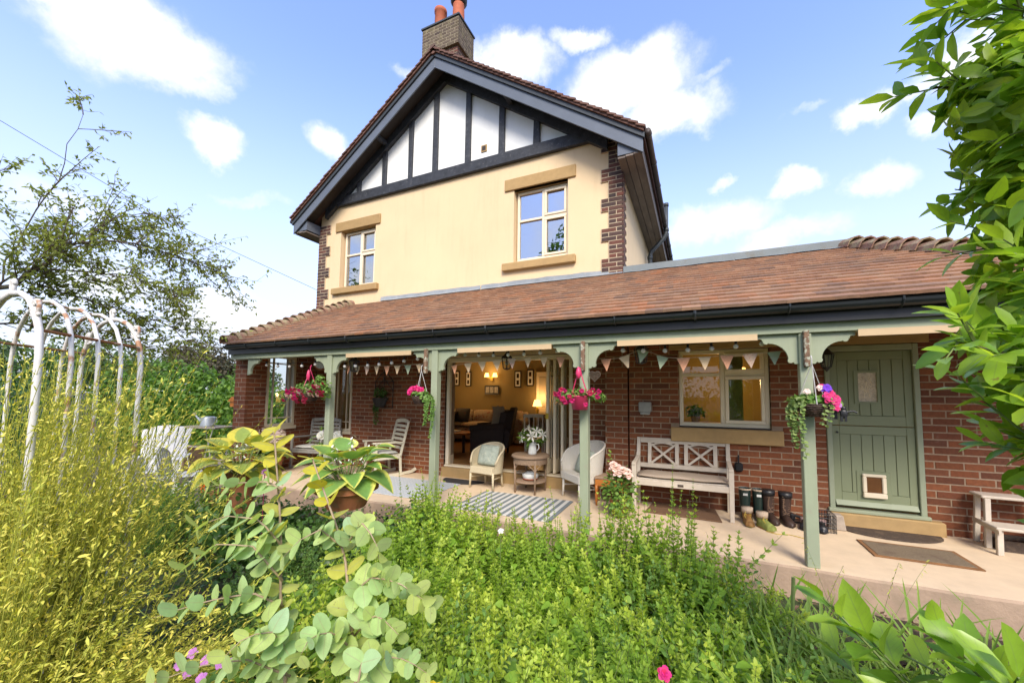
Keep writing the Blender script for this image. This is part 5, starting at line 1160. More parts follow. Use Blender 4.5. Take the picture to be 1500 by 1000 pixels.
# A wicker basket by the door
t = basket('dark wicker hanging basket of pink petunias on the right post', .955, 1.83, 'w'); t.location = (.96, 4.2, 1.475)
wick(t, .135, .10); chains(t, .13, 0, .37)
leaf_obj('foliage', blob_leaves(420, [((-.03, 0, .04), (.15, .13, .07)), ((.08, -.02, .03), (.12, .11, .06))], .042, .8, 'round'), 'basketl', t, kind='stuff')
leaf_obj('foliage', blob_leaves(150, [((-.10, -.06, .03), (.11, .09, .05)), ((-.16, -.05, .03), (.06, .05, .03))], .04, .85, 'round'), 'trail', t, kind='stuff')
trails(t, [(-.12, -.08, .02), (-.14, -.05, .02), (-.17, -.04, .02), (-.10, -.1, .0)], [.40, .33, .30, .46], .028, 'trail', .034); trails(t, [(.05, -.13, 0), (.09, -.12, 0)], [.16, .18], .03, 'trail', .026)
for c, r, m_ in (((.10, -.1, .05), .05, 'hotpink'), ((.13, -.09, .025), .045, 'hotpink'), ((.11, -.05, .10), .045, 'hotpink'), ((.08, -.1, .075), .04, 'hotpink'), ((.085, -.06, .145), .045, 'purple'), ((.055, -.05, .155), .035, 'hotpink'), ((-.06, -.08, .115), .03, 'rosep'), ((.16, -.08, -.0), .03, 'lilac'), ((.15, -.06, .05), .04, 'hotpink'), ((.14, -.1, -.03), .028, 'hotpink'), ((.04, -.06, .15), .03, 'rosep')): bloom('flower', c, r, m_, t, 2, (.1, -1, .4))
t = thing('cat_ornament', 'small black cat silhouette hanging from the wicker basket', 'ornament', (1.155, 4.12, 1.40)); MB().ball((0, 0, 0), .03, 8, 6, (1, .3, 1.3)).ball((0, 0, .045), .018, 8, 6, (1, .4, 1)).build('body', 'blackr', t, smooth=True); MB().tube([(.02, 0, .015), (.06, 0, .025), (.09, 0, .012)], .008, 6).build('tail', 'blackr', t)
MB().box(-.026, -.008, -.006, .006, -.065, -.02).box(.004, .02, -.006, .006, -.065, -.02).build('legs', 'blackr', t)
# B pink bucket with fuchsia
t = basket('pink plastic pot of fuchsia hanging on the post by the wicker armchair', -1.2, 1.88, 'p'); t.location = (-1.2, 4.2, 1.49)
MB().lathe([(.085, -.11), (.105, .03), (.112, .035), (.112, .045), (.09, .04)], n=20).build('pot', 'pinkplastic', t, smooth=True)
mb = MB(); 
for s in (-1, 1): mb.tube([(s*.10, 0, .03), (s*.04, -.02, .22), (0, 0, .36)], .007, 5)
mb.build('hanger', 'pinkplastic', t); MB().lathe([(.0, 0.03), (.02, .04), (.035, .09), (.02, .15), (.0, .17)], (0.0, -.05, .2), 10).build('ribbon', 'pinkplastic', t, smooth=True)
leaf_obj('foliage', blob_leaves(620, [((-.11, -.03, .06), (.16, .13, .07)), ((.14, -.03, .05), (.15, .12, .06)), ((0, 0, .08), (.15, .13, .07)), ((-.2, -.03, .0), (.09, .08, .06)), ((.23, -.03, .03), (.08, .07, .05))], .036, .5, 'oval', .3), 'basketl', t, kind='stuff')
leaf_obj('foliage', blob_leaves(170, [((-.2, -.05, 0), (.12, .08, .07)), ((.05, -.06, .08), (.22, .08, .05))], .03, .45, 'oval', .3), 'tawny', t, kind='stuff')
for k in range(24):
    s = -1 if k < 15 else 1; c = (s*random.uniform(.04, .30 if s > 0 else .25), random.uniform(-.15, -.05), random.uniform(-.06, .11)-.0); bloom('flower', c, random.uniform(.024, .04), random.choice(['hotpink', 'hotpink', 'redp']), t, 2, (random.uniform(-.5, .5), -.8, -.3))
t = thing('heart_ornament', 'small wire heart hanging behind the pink fuchsia pot', 'ornament', (-1.05, 4.28, 1.76))
def heart(s): return [(s*.052*(16*math.sin(a)**3)/16, 0, s*.052*(13*math.cos(a)-5*math.cos(2*a)-2*math.cos(3*a)-math.cos(4*a))/16) for a in [2*PI*k/24 for k in range(25)]]
MB().tube(heart(1.25), .006, 5).build('outline', 'twig', t); mb = MB()
for k in range(-4, 5): mb.tube([(k*.012, 0, -.05+abs(k)*.012), (k*.012, 0, .045)], .0025, 4)
for k in range(-3, 3): mb.tube([(-.05+abs(k-1)*.004, 0, k*.014+.01), (.05-abs(k-1)*.004, 0, k*.014+.01)], .0025, 4)
mb.build('mesh', 'twig', t)
# C small basket with geraniums and trailing thyme
t = basket('small hanging basket of magenta geraniums with long green trail', -3.42, 1.9, 's'); t.location = (-3.43, 4.22, 1.50)
wick(t, .11, .09); chains(t, .10, 0, .36, 'chain', 3)
leaf_obj('foliage', blob_leaves(300, [((0, -.02, .05), (.16, .12, .06)), ((.1, -.02, .0), (.1, .09, .08))], .036, .9, 'round'), 'basketl', t, kind='stuff')
trails(t, [(.16, -.06, .03), (.19, -.04, .02), (.21, -.02, .0), (.18, -.08, 0), (.23, -.03, -.02), (.14, -.08, .0)], [.40, .46, .30, .36, .5, .25], .022, 'basketl', .026)
for c in ((-.10, -.08, .10), (-.13, -.07, .08), (-.06, -.09, .11), (-.15, -.05, .06), (.03, -.08, .10), (.07, -.07, .09), (-.02, -.06, .12), (-.11, -.1, .06)): bloom('flower', c, .042, 'hotpink', t, 3, (0, -1, .3))
# D large fuchsia on the left post
t = basket('large red fuchsia basket hanging at the left post', -5.5, 1.95, 'f'); t.location = (-5.62, 4.22, 1.55)
wick(t, .14, .11, 'dkwick', -.02); chains(t, .13, 0, .36, 'pinkplastic')
MB().lathe([(.0, .0), (.02, .02), (.03, .08), (.018, .15), (.0, .18)], (0.0, -.03, .18), 10).build('ribbon', 'pinkplastic', t, smooth=True)
leaf_obj('foliage', blob_leaves(700, [((0, -.02, .06), (.27, .2, .13)), ((.26, -.03, .1), (.18, .14, .12)), ((-.2, -.05, 0), (.16, .12, .1)), ((.38, -.02, .02), (.12, .1, .14)), ((.24, 0, .22), (.08, .08, .07))], .05, .5, 'oval', .3), 'basketl', t, kind='stuff')
for k in range(46):
    u = random.uniform(-1, 1); c = (.05+u*.40, -.14+random.uniform(-.06, .08), random.uniform(-.17, .07)+(.1 if u > .6 else 0)); bloom('flower', c, random.uniform(.03, .055), random.choice(['redp', 'redp', 'hotpink', 'rosep']), t, 2, (random.uniform(-.4, .4), -.7, -.6))
# ------------------------------------------------------------------ living room seen through the garden doors (floor at 0.2)
FZ = .2
def glow(name, loc, e, r=.06, col=(1, .60, .25)):
    l = bpy.data.lights.new(name, 'POINT'); o = bpy.data.objects.new(name, l); C.objects.link(o); o.location = loc; l.energy = e; l.color = col; l.shadow_soft_size = r; return o
t = thing('floral_sofa', 'floral cream sofa along the back wall of the living room', 'sofa', (-5.75, 9.75, FZ))
MB().box(-1.35, 1.35, -.42, .42, .08, .40).build('base', 'sofa', t, bevel=.03); 
for k in (-1, 0, 1): MB().cushion((k*.82, -.08, .47), .82, .72, .2, 8).build('seat_cushion', 'sofa', t, smooth=True); MB().cushion((k*.82, .26, .68), .80, .42, .3, 8, Euler((math.radians(78), 0, 0)).to_matrix()).build('back_cushion', 'sofa', t, smooth=True)
for s in (-1, 1): MB().tube([(s*1.4, -.42, .56), (s*1.4, .42, .60)], .13, 12).box(s*1.4-.1, s*1.4+.1, -.42, .42, .05, .55).build('arm', 'sofa', t)
MB().box(-1.35, 1.35, .3, .46, .08, .85).build('back', 'sofa', t, bevel=.05)
tag(MB().cushion((-6.25, 9.55, FZ+.74), .48, .42, .16, 8, Euler((math.radians(72), 0, .1)).to_matrix()).build('cushion', 'matblack', smooth=True), 'dark square cushion on the left of the floral sofa', 'cushion')
tag(MB().cushion((-4.95, 9.55, FZ+.74), .44, .40, .16, 8, Euler((math.radians(72), 0, -.1)).to_matrix()).build('cushion', 'matblack', smooth=True), 'dark square cushion on the right of the floral sofa', 'cushion')
t = thing('wing_armchair', 'dark brown velvet wing armchair seen from behind the door opening', 'armchair', (-4.25, 7.7, FZ), -1.25)
MB().box(-.36, .36, -.38, .34, .12, .42).build('seat', 'armch', t, bevel=.04); 
rows = []
for i in range(9):
    f = i/8; z = .2+.86*f; rows.append([(x, .30+.14*f-.05*(1-(x/.38)**2)*0-(.16 if abs(x) > .3 else 0)*(f > .45), z-(.10*(x/.36)**2 if i == 8 else 0)) for x in np.linspace(-.38, .38, 9)])
mb = MB().sheet(rows); mb.sheet([[(p[0], p[1]+.12, p[2]) for p in r][::-1] for r in rows]); mb.sheet([rows[-1], [(p[0], p[1]+.12, p[2]) for p in rows[-1]]]); mb.sheet([[r[0] for r in rows], [(r[0][0], r[0][1]+.12, r[0][2]) for r in rows]]); mb.sheet([[r[-1] for r in rows], [(r[-1][0], r[-1][1]+.12, r[-1][2]) for r in rows]]); mb.build('backrest', 'armch', t)
for s in (-1, 1): MB().tube([(s*.38, -.40, .60), (s*.38, .36, .66)], .075, 10).box(s*.38-.06, s*.38+.06, -.38, .34, .12, .6).build('arm', 'armch', t)
for x, y in ((-.3, -.33), (.3, -.33), (-.3, .33), (.3, .33)): MB().tube([(x, y, .13), (x, y, 0)], [.03, .02], 8).build('leg', 'armch', t)
rows = [[(-4.02+.03*math.sin(i)+x*.5*.3, 7.55+x*.4, FZ+1.10-.04*i*i*.3-.03*abs(math.sin(x*9))-.07*i) for x in np.linspace(-.4, .4, 7)] for i in range(7)]
tag(MB().sheet(rows).sheet([[(p[0]+.01, p[1], p[2]-.01) for p in r][::-1] for r in rows]).build('throw', 'throw', smooth=True), 'pale woven throw hanging over the brown armchair', 'throw')
t = thing('coffee_table', 'low wooden coffee table with books in the living room', 'coffee table', (-5.35, 7.9, FZ)); MB().box(-.45, .45, -.3, .3, .40, .44).build('tabletop', 'orange', t, bevel=.006)
for x in (-.4, .4):
    for y in (-.25, .25): MB().bar((x, y, 0), (x, y, .4), .05).build('leg', 'armch', t)
tag(MB().box(-5.6, -5.25, 7.75, 7.98, FZ+.44, FZ+.475).build('book_stack', 'panel', bevel=.004), 'flat pale books on the coffee table', 'books')
A_['photo'] = pm('pale_photo_print', [(.45, .42, .36), (.32, .3, .27)], .4, 0, 20, .6)
def picture(label, x, z, w, h):
    t = thing('framed_picture', label, 'picture', (x, 10.345, z)); MB().box(-w/2, w/2, 0, .012, -h/2, h/2).build('frame', 'blackr', t, bevel=.002)
    MB().box(-w*.33, w*.33, -.005, -.0005, -h*.42, h*.42).build('mount', 'panel', t)
    for k in (-1, 1): MB().box(-w*.17, w*.17, -.008, -.0055, k*h*.2-h*.13, k*h*.2+h*.13).build('print', 'armch', t)
picture('black framed double picture left of the wall lamp', -6.57, 2.02, .20, .48); picture('black framed picture nearest the left door jamb', -7.0, 2.04, .20, .48); picture('black framed double picture right of the wall lamp', -4.85, 2.0, .23, .50); picture('black framed picture nearest the white inner door', -4.45, 2.04, .23, .50)
t = thing('framed_picture', 'wide black frame of three photographs under the wall lamp', 'picture', (-5.72, 10.345, 1.68)); MB().box(-.25, .25, 0, .012, -.14, .14).build('frame', 'blackr', t)
for k in (-1, 0, 1): MB().box(k*.15-.06, k*.15+.06, -.006, -.0005, -.09, .09).build('print', 'photo', t)
t = thing('wall_light', 'lit twin brass wall light above the sofa', 'wall light', (-5.72, 10.33, 2.10)); MB().tube([(-.14, -.06, -.04), (0, 0, -.08), (.14, -.06, -.04)], .01, 6).box(-.04, .04, -.01, .02, -.14, -.02).build('bracket', 'brass', t)
for s in (-1, 1): MB().lathe([(.075, -.03), (.05, .09)], (s*.14, -.06, 0), 14).build('lamp_shade', 'lampglow', t)
glow('wall_light_glow', (-5.72, 10.1, 2.16), 6, .14)
def tlamp(label, x, y, z, e, mat='lampglow'):
    t = thing('table_lamp', label, 'lamp', (x, y, z)); MB().lathe([(.07, 0), (.03, .03), (.05, .12), (.02, .2), (.015, .26)], n=12).build('base', 'brass', t, smooth=True); MB().lathe([(.13, .22), (.08, .40)], n=16).build('lamp_shade', mat, t)
    glow('table_lamp_glow', (x, y, z+.47), e, .07)
tlamp('lit yellow table lamp at the left of the living room', -6.55, 9.2, FZ+.85, 6); tlamp('red shaded table lamp behind the left door jamb', -6.75, 9.35, FZ+1.0, 2.5, 'lampred'); tlamp('lit table lamp on the right near the inner door', -4.1, 10.05, FZ+.80, 4.5)
for lab, x, y, h in (('small dark side table holding the left lamps', -6.62, 9.27, .84), ('small side table under the right lamp', -4.1, 10.05, .79)):
    t = thing('lamp_table', lab, 'side table', (x, y, FZ)); MB().box(-.28, .28, -.22, .22, h-.03, h).build('tabletop', 'armch', t, bevel=.005)
    for sx in (-1, 1):
        for sy in (-1, 1): MB().bar((sx*.24, sy*.18, 0), (sx*.24, sy*.18, h-.03), .04).build('leg', 'armch', t)
t = thing('inner_door', 'white panelled inner door on the back wall of the living room', 'door', (-3.85, 10.34, FZ)); MB().box(-.40, .40, 0, .05, 0, 2.0).build('leaf', 'upvc', t)
for x0, x1 in ((-.32, -.05), (.05, .32)):
    for z0, z1 in ((.15, .85), (1.0, 1.85)): MB().box(x0, x1, -.012, -.001, z0, z1).build('panel', 'cream', t, bevel=.008)
def dining(label, x, y, rz):
    t = thing('dining_chair', label, 'chair', (x, y, FZ), rz)
    MB().box(-.2, .2, -.2, .2, .43, .46).build('seat', 'cream', t, bevel=.01)
    for sx in (-1, 1): MB().tube([(sx*.18, .18, 0), (sx*.18, .19, .45), (sx*.2, .25, .92)], .018, 8).build('rear_leg', 'cream', t); MB().tube([(sx*.18, -.17, 0), (sx*.18, -.17, .43)], .018, 8).build('front_leg', 'cream', t)
    MB().bar((-.2, .25, .9), (.2, .25, .9), .03, .07).bar((-.19, .22, .62), (.19, .22, .62), .02, .05).build('back_rail', 'cream', t)
    for k in (-1, 0, 1): MB().bar((k*.09, .22, .63), (k*.1, .25, .88), .02).build('spindle', 'cream', t)
dining('cream dining chair just inside the folding doors', -3.05, 7.35, .5)
t = thing('kitchen_pendant', 'lit pendant lamp inside the kitchen', 'lamp', (.75, 7.7, 1.95)); MB().lathe([(.12, -.06), (.04, .1)], n=14).build('lamp_shade', 'lampglow', t); MB().tube([(0, 0, .1), (0, 0, .55)], .006, 5).build('flex', 'blackr', t); glow('kitchen_glow', (.5, 7.5, 1.8), 10, .12)
# things on the kitchen window sill and behind
t = thing('kitchen_plant', 'leafy pot plant behind the lower left kitchen pane', 'plant', (-.02, 6.42, 1.12)); MB().lathe([(.05, 0), (.07, .12)], n=12).build('pot', 'terra', t); leaf_obj('foliage', blob_leaves(120, [((0, 0, .2), (.14, .1, .12))], .08, .4, 'oval'), 'hedge', t, kind='stuff')
tag(MB().box(-.6, 1.6, 8.2, 8.58, .15, 1.05).build('kitchen_cupboard', 'log', bevel=.01), 'wooden kitchen cupboards seen dimly through the window', 'cupboard')
tag(MB().box(.40, .62, 6.40, 6.46, 1.1, 2.2).build('curtain', 'olive'), 'dark curtain behind the right kitchen pane', 'curtain')
tag(MB().box(-8.02, -7.8, 6.6, 6.62, .5, 2.3).build('curtain', 'cream'), 'pale curtain behind the corner window', 'curtain')
# ------------------------------------------------------------------ left garden furniture
GZ = -.16
t = thing('adirondack_chair', 'white fan backed wooden garden chair beyond the yellow bush', 'garden chair', (-8.35, 3.55, GZ), .95)
for k in range(7):
    x = -.27+.09*k; MB().bar((x*.8, .18, .33), (x*1.12, .48, 1.10-.9*x*x), .082, .018, (0, 1, 0)).build('back_slat', 'white', t, bevel=.003)
for k in range(5): MB().bar((-.28, -.28+k*.1, .40-.02*k), (.28, -.28+k*.1, .40-.02*k), .085, .02).build('seat_slat', 'white', t)
for s in (-1, 1):
    MB().bar((s*.30, -.32, 0), (s*.30, -.30, .58), .06, .03, (0, 1, 0)).build('front_leg', 'white', t); MB().bar((s*.29, -.34, .36), (s*.29, .5, .02), .03, .09).build('rear_leg', 'white', t); MB().bar((s*.34, -.42, .595), (s*.31, .36, .585), .12, .022).build('armrest', 'white', t, bevel=.004)
t = thing('folding_chair', 'pale grey metal garden chair with rounded slatted back', 'garden chair', (-7.30, 3.42, GZ), 2.45)
A_['greymetal'] = pm('pale_grey_metal', (.55, .56, .52), .5, .05, 8, .1)
def rb(x): return .84-.55*x*x*2.2
for k in range(7):
    x = -.24+.08*k; MB().bar((x, .20, .44), (x, .27, rb(x)), .06, .006, (0, 1, 0)).build('back_slat', 'greymetal', t)
P = [(x, .205+.07*((rb(x)-.44)/.4), rb(x)) for x in np.linspace(-.285, .285, 17)]; MB().tube([(-.285, .2, .42)]+P+[(.285, .2, .42)], .014, 6).build('back_frame', 'greymetal', t)
MB().tube([(-.285, .2, .52), (.285, .2, .52)], .012, 6).build('back_rail', 'greymetal', t)
for k in range(6): MB().box(-.26, .26, -.26+k*.08, -.26+k*.08+.065, .43, .437).build('seat_slat', 'greymetal', t)
for s in (-1, 1): MB().tube([(s*.285, .2, .45), (s*.27, -.3, 0)], .012, 6).build('leg', 'greymetal', t); MB().tube([(s*.27, -.26, .44), (s*.285, .28, 0)], .012, 6).build('leg', 'greymetal', t)
t = thing('bistro_table', 'small folding garden table carrying the watering can', 'garden table', (-9.3, 4.75, GZ), .2)
A_['greyplank'] = pm('grey_plank', (.36, .31, .24), .85, .1, 10, .3)
for k in range(5): MB().box(-.48, .48, -.26+k*.105, -.26+k*.105+.098, .97, .995).build('plank', 'greyplank', t)
for s in (-1, 1):
    for s2 in (-1, 1): MB().tube([(s*.38, s2*.22, .97), (s*.1, s2*.22, .0)], .010, 6).build('leg', 'greymetal', t)
MB().tube([(-.3, -.22, .6), (.3, -.22, .6)], .008, 5).build('brace', 'greymetal', t)
t = thing('watering_can', 'small galvanised watering can on the garden table', 'watering can', (-9.25, 4.70, GZ+.996), 2.9+PI)
t.rotation_euler = (0, 0, .25+PI)
MB().lathe([(.13, 0), (.125, .02), (.12, .18), (.11, .20), (.0, .20)], n=18).build('body', 'metalgrey', t, smooth=True); MB().tube([(.11, 0, .05), (.25, 0, .17), (.33, 0, .24)], [.025, .018, .014], 8).tube([(.33, 0, .24), (.345, 0, .255)], [.02, .04], 10).build('spout', 'metalgrey', t); MB().tube([(-.11, 0, .18), (-.2, 0, .19), (-.22, 0, .10), (-.12, 0, .04)], .010, 6).build('handle', 'metalgrey', t)
t = thing('wooden_crate', 'brown wooden crate standing under the garden table', 'crate', (-9.75, 4.6, GZ), .2)
for k in range(4): MB().box(-.22, .22, -.2, -.18, .02+k*.14, .02+k*.14+.13).build('plank', 'log', t)
MB().box(-.22, -.2, -.18, .2, 0, .57).box(.2, .22, -.18, .2, 0, .57).box(-.2, .2, .18, .2, 0, .57).build('sides', 'log', t)
t = thing('bird_house', 'small orange bird feeder hanging by the end of the verandah', 'bird feeder', (-8.75, 4.95, 1.30)); MB().box(-.1, .1, -.08, .08, -.06, .05).build('box', 'orange', t, bevel=.004); MB().prism([(-.14, .05), (.14, .05), (0, .15)], -.11, .11).build('roof', 'orange', t); MB().tube([(0, 0, -.06), (0, 0, -1.45)], .018, 6).build('pole', 'bark', t)
# rose arch of rusty white tube hoops
ta = thing('garden_arch', 'long rusting white metal rose arch of five hoops', 'garden arch', (-3.3, 1.1, -.3))
A0_, B0_ = Vector((-3.08, .80)), Vector((-3.66, 1.42)); ax_ = (B0_-A0_); wd_ = Vector((-1, .04))
wd_ = wd_.normalized()
if wd_.x > 0: wd_ = -wd_
HP = []
for k in range(5):
    a = A0_+ax_*(k/4); P = []
    Wd, Hs, Ht = 1.09, 1.98, 2.40
    for i in range(27):
        f = i/26
        if f < .3: x, z = 0, Hs*f/.3
        elif f > .7: x, z = Wd, Hs*(1-f)/.3
        else: an = PI*(1-(f-.3)/.4); x, z = Wd/2+Wd/2*math.cos(an), Hs+(Ht-Hs)*math.sin(an)**.85
        P.append(Vector((a.x+wd_.x*x, a.y+wd_.y*x, z-.3)))
    HP.append(P); MB().tube(P, .016 if k in (0, 4) else .0115, 8).build('hoop', 'archw', ta, smooth=True, world=True)
for i in (9, 13, 17): MB().tube([HP[0][i], HP[4][i]], .009, 6).build('purlin', 'rust', ta, world=True)
for i in (10, 16):
    for k in (0, 4):
        for s in (-1, 1):
            p = HP[k][i]; P = [p+Vector((wd_.x*s*r*math.cos(a)*1.2, wd_.y*s*r*math.cos(a)*1.2, .03+r*math.sin(a))) for a, r in [(j*.55, .012+.0055*j) for j in range(11)]]; MB().tube(P, .010, 6).build('scroll', 'archw', ta, smooth=True, world=True)
for k in (0, 4):
    for s in (-1, 1):
        p = HP[k][13]; P = [p+Vector((wd_.x*s*(.02+r*math.cos(a)), wd_.y*s*(.02+r*math.cos(a)), .05+r*math.sin(a))) for a, r in [(j*.55, .012+.0055*j) for j in range(11)]]; MB().tube(P, .010, 6).build('scroll', 'archw', ta, smooth=True, world=True)
for k in (1, 2, 3):
    p = (HP[0][17]+HP[4][17])/2+Vector((ax_.x, ax_.y, 0))*(k-2)*.22; leaf_obj('rosette', [petals((0, 0, 0), (0, 0, 1), 6, .07, .03, 1.5, 'petal', .1)], 'tawny', ta, loc=p-Vector(ta.location))
# ------------------------------------------------------------------ planting
def plant(name, label, cat, loc, group=None): return thing(name, label, cat, loc, 0, group)
GND = -.3
def stuff_leaf(name, S, mat, par, **kw): return leaf_obj(name, S, mat, par, kind='stuff', **kw)
def local(A, loc): return np.asarray(A, float)-np.asarray(loc, float)
cam_right = np.array(rr); cam_fw = np.array([fw.x, fw.y, 0])
# leafy green shrub filling the bed in front of the verandah: many upright spires with whorls of small leaves
def spires(t, n, area, hfun, Lmax, mat, stemmat, young_tip=True, lean=.14, whorl=4, nodes=16, seed=0, bare=.18):
    loc = np.array(t.location); XY = area(n); n = len(XY)
    h = hfun(XY[:, 0], XY[:, 1])*(.72+.42*rng.random(n)); P0 = np.c_[XY, np.full(n, GND)]; P1 = P0+np.c_[rng.normal(size=(n, 2))*lean, h]
    PL = curve(P0, P1, rng.normal(size=(n, 3))*[.05, .05, 0], 7); stem_obj('stems', local(PL, loc), .0035, .0014, stemmat, t, kind='stuff')
    tt_ = bare+(1-bare)*np.linspace(0, 1, nodes)[None]**.9+rng.normal(size=(n, nodes))*.008; tt_ = np.clip(tt_, 0, 1); p, d = along(PL, tt_); p = p.reshape(-1, 3); d = d.reshape(-1, 3); age = np.repeat(tt_.reshape(-1, 1), 1, 1)[:, 0]
    S = []; a0 = np.tile(np.arange(nodes)*1.3, n)+np.repeat(rng.random(n)*6, nodes)
    patch = np.clip(.72+.42*np.sin(p[:, 0]*3.7+1.1*np.sin(p[:, 1]*2.9))*np.cos(p[:, 1]*3.3+p[:, 0])+.25*np.repeat(rng.normal(size=n), nodes), .12, 1.1)
    for k in range(whorl):
        a = a0+k*2*PI/whorl; ref = unit(np.cross(d, [.3, .9, .1])); q = np.cross(d, ref); rad = ref*np.cos(a)[:, None]+q*np.sin(a)[:, None]
        op = 1.25-.65*age; A = rad*np.sin(op)[:, None]+d*np.cos(op)[:, None]; Nn = d*np.sin(op)[:, None]-rad*np.cos(op)[:, None]
        L = Lmax*(1.0-.58*age**1.6)*(.7+.5*rng.random(len(p))); keep = rng.random(len(p)) < .9
        S.append(leafset((p+rad*.003)[keep]-loc, A[keep], Nn[keep], L[keep], L[keep]*.56, 'leaf2', .25, .25, np.clip((age[keep]-.45)*1.7, 0, 1)**1.3*(.55+.45*rng.random(keep.sum()))*patch[keep]))
    return S
def quad_area(P, clusters=None):
    P = np.array(P, float)
    def f(n):
        u, v = rng.random(n)[:, None], rng.random(n)[:, None]
        return (1-u)*(1-v)*P[0]+u*(1-v)*P[1]+u*v*P[2]+(1-u)*v*P[3]
    return f
def lumps(n, x0, x1, y0, y1): return [(rng.uniform(x0, x1), rng.uniform(y0, y1), rng.uniform(.2, .5), rng.uniform(-.26, .22)) for _ in range(n)]
LP = lumps(26, -2.6, 1.2, .9, 4.1)
def hsh(x, y):
    h = .56+.08*np.sin(x*2.3+1)*np.cos(y*2.1)+np.clip(1.7-y, 0, 1)*.08
    for a, b_, r, k in LP: h = h+k*np.exp(-((x-a)**2+(y-b_)**2)/r**2)
    h = h+.22*np.clip((y-2.5)/1.2, 0, 1)*np.clip((.1-x)/.5, 0, 1); h = h*np.where((x > .15) & (y > 2.5), .72, 1); return np.clip(h, .2, 1.0)
t = plant('leafy_shrub', 'dense bright green leafy shrub filling the bed in front of the verandah', 'shrub', (-.8, 2.4, GND))
S = spires(t, 1250, quad_area([(-2.3, 1.7), (.25, 1.35), (.45, 3.6), (-3.05, 3.95)]), hsh, .072, 'shrubl', 'gstem', lean=.20, nodes=14)
S += spires(t, 300, quad_area([(-1.6, 1.15), (.35, 1.15), (.25, 1.9), (-1.7, 1.9)]), lambda x, y: hsh(x, y)*.95, .058, 'shrubl', 'gstem', lean=.2)
S += spires(t, 110, quad_area([(-3.0, 3.4), (.0, 3.0), (.45, 3.6), (-3.1, 4.05)]), lambda x, y: hsh(x, y)*1.20, .036, 'shrubl', 'gstem', nodes=22, bare=.3, lean=.07)
S += spires(t, 60, quad_area([(-2.3, 1.6), (.2, 1.6), (.3, 3.0), (-2.6, 3.0)]), lambda x, y: hsh(x, y)*1.12, .036, 'shrubl', 'gstem', nodes=22, bare=.3, lean=.07)
stuff_leaf('foliage', S, 'shrubl', t)
S = spires(t, 150, quad_area([(-2.0, 1.25), (-.6, 1.2), (-.8, 2.2), (-2.2, 2.4)]), lambda x, y: hsh(x, y)*.98, .085, 'shrubl', 'gstem', nodes=10, whorl=2, lean=.12)+spires(t, 110, quad_area([(-.5, 2.4), (.4, 2.2), (.4, 3.3), (-.9, 3.5)]), lambda x, y: hsh(x, y)*1.02, .075, 'shrubl', 'gstem', nodes=11, whorl=2, lean=.12)
stuff_leaf('broad_foliage', S, 'basketl', t)
n = 900; XY = quad_area([(-2.3, 1.2), (.3, 1.2), (.4, 3.5), (-3.0, 3.8)])(n); hh = hsh(XY[:, 0], XY[:, 1])*(.45+.45*rng.random(n)); P = np.c_[XY, GND+hh]
stuff_leaf('broad_leaves', leafset(local(P, t.location), rand_unit(n)*[1, 1, .3]+[0, -.5, -.1], rand_unit(n)*.5+[0, -.3, 1], .07*(.7+.6*rng.random(n)), .055, 'heart', .3, .2), 'shrubl', t)
# low cover under it, and the soil litter
t2 = plant('ground_cover', 'low green ground cover between the shrubs', 'ground cover', (-2, 2.5, GND)); t2['kind'] = 'stuff'
n = 9000; XY = np.c_[rng.uniform(-5.6, 1.6, n), rng.uniform(.7, 4.28, n)]; keep = ~((XY[:, 0] > .55) & (XY[:, 1] > 3.0)); XY = XY[keep]; n = len(XY)
P = np.c_[XY, GND+rng.random(n)*.28]; stuff_leaf('leaves', leafset(local(P, t2.location), rand_unit(n)*[1, 1, .5], rand_unit(n)+[0, 0, 1.2], .05*(.6+.8*rng.random(n)), .034, 'kite', .2), 'ivy', t2)
t3 = plant('bark_litter', 'brown bark chips and dead leaves along the porch edge', 'leaf litter', (1.0, 3.7, GND)); t3['kind'] = 'stuff'
n = 1800; P = np.c_[rng.uniform(-.6, 3.2, n), rng.uniform(2.6, 4.28, n), GND+.035+rng.random(n)*.03]; A_['chips'] = pm('bark_chips', [(.09, .05, .03), (.19, .11, .065), (.28, .18, .11)], .95, 0, 20, .3)
stuff_leaf('chips', leafset(local(P, t3.location), rand_unit(n)*[1, 1, .3], rand_unit(n)*.5+[0, 0, 1], .045*(.5+rng.random(n)), .022, 'kite', .1, .1), 'chips', t3)
# ivy and mixed perennials to the left of the shrub, below the hostas
t = plant('ivy_bank', 'dark green ivy bank below the hosta pots', 'ivy', (-4, 3.2, GND))
S = blob_leaves(5600, [((-3.55-0.0+4, 3.35-3.2, .14), (.75, .5, .34)), ((-2.95+4, 3.75-3.2, .12), (.45, .35, .34)), ((-4.6+4, 3.3-3.2, .16), (.7, .6, .36)), ((-5.5+4, 3.4-3.2, .12), (.6, .6, .36)), ((-4.0+4, 2.6-3.2, .04), (.7, .5, .30)), ((-3.2+4, 2.9-3.2, .1), (.5, .5, .40)), ((-4.45+4, 2.45-3.2, .45), (.48, .30, .46)), ((-3.3+4, 2.75-3.2, .22), (.42, .3, .42)), ((-2.78+4, 3.30-3.2, .36), (.42, .32, .40))], .055, .8, 'oval', .2, .6); stuff_leaf('leaves', S, 'ivy', t)
t = plant('mixed_perennials', 'mixed light green perennials between yellow bush and sapling', 'plants', (-3, 2, GND))
S = spires(t, 330, quad_area([(-3.4, 1.9), (-1.7, 1.2), (-2.1, 3.0), (-4.4, 3.0)]), lambda x, y: .40+.08*np.sin(x*3+y*2), .05, 'shrubl', 'gstem', nodes=12, whorl=3); stuff_leaf('foliage', S, 'basketl', t)
t = plant('leafy_perennial', 'tall dark leafed perennial in front of the garden chairs', 'plant', (-6, 2.9, GND))
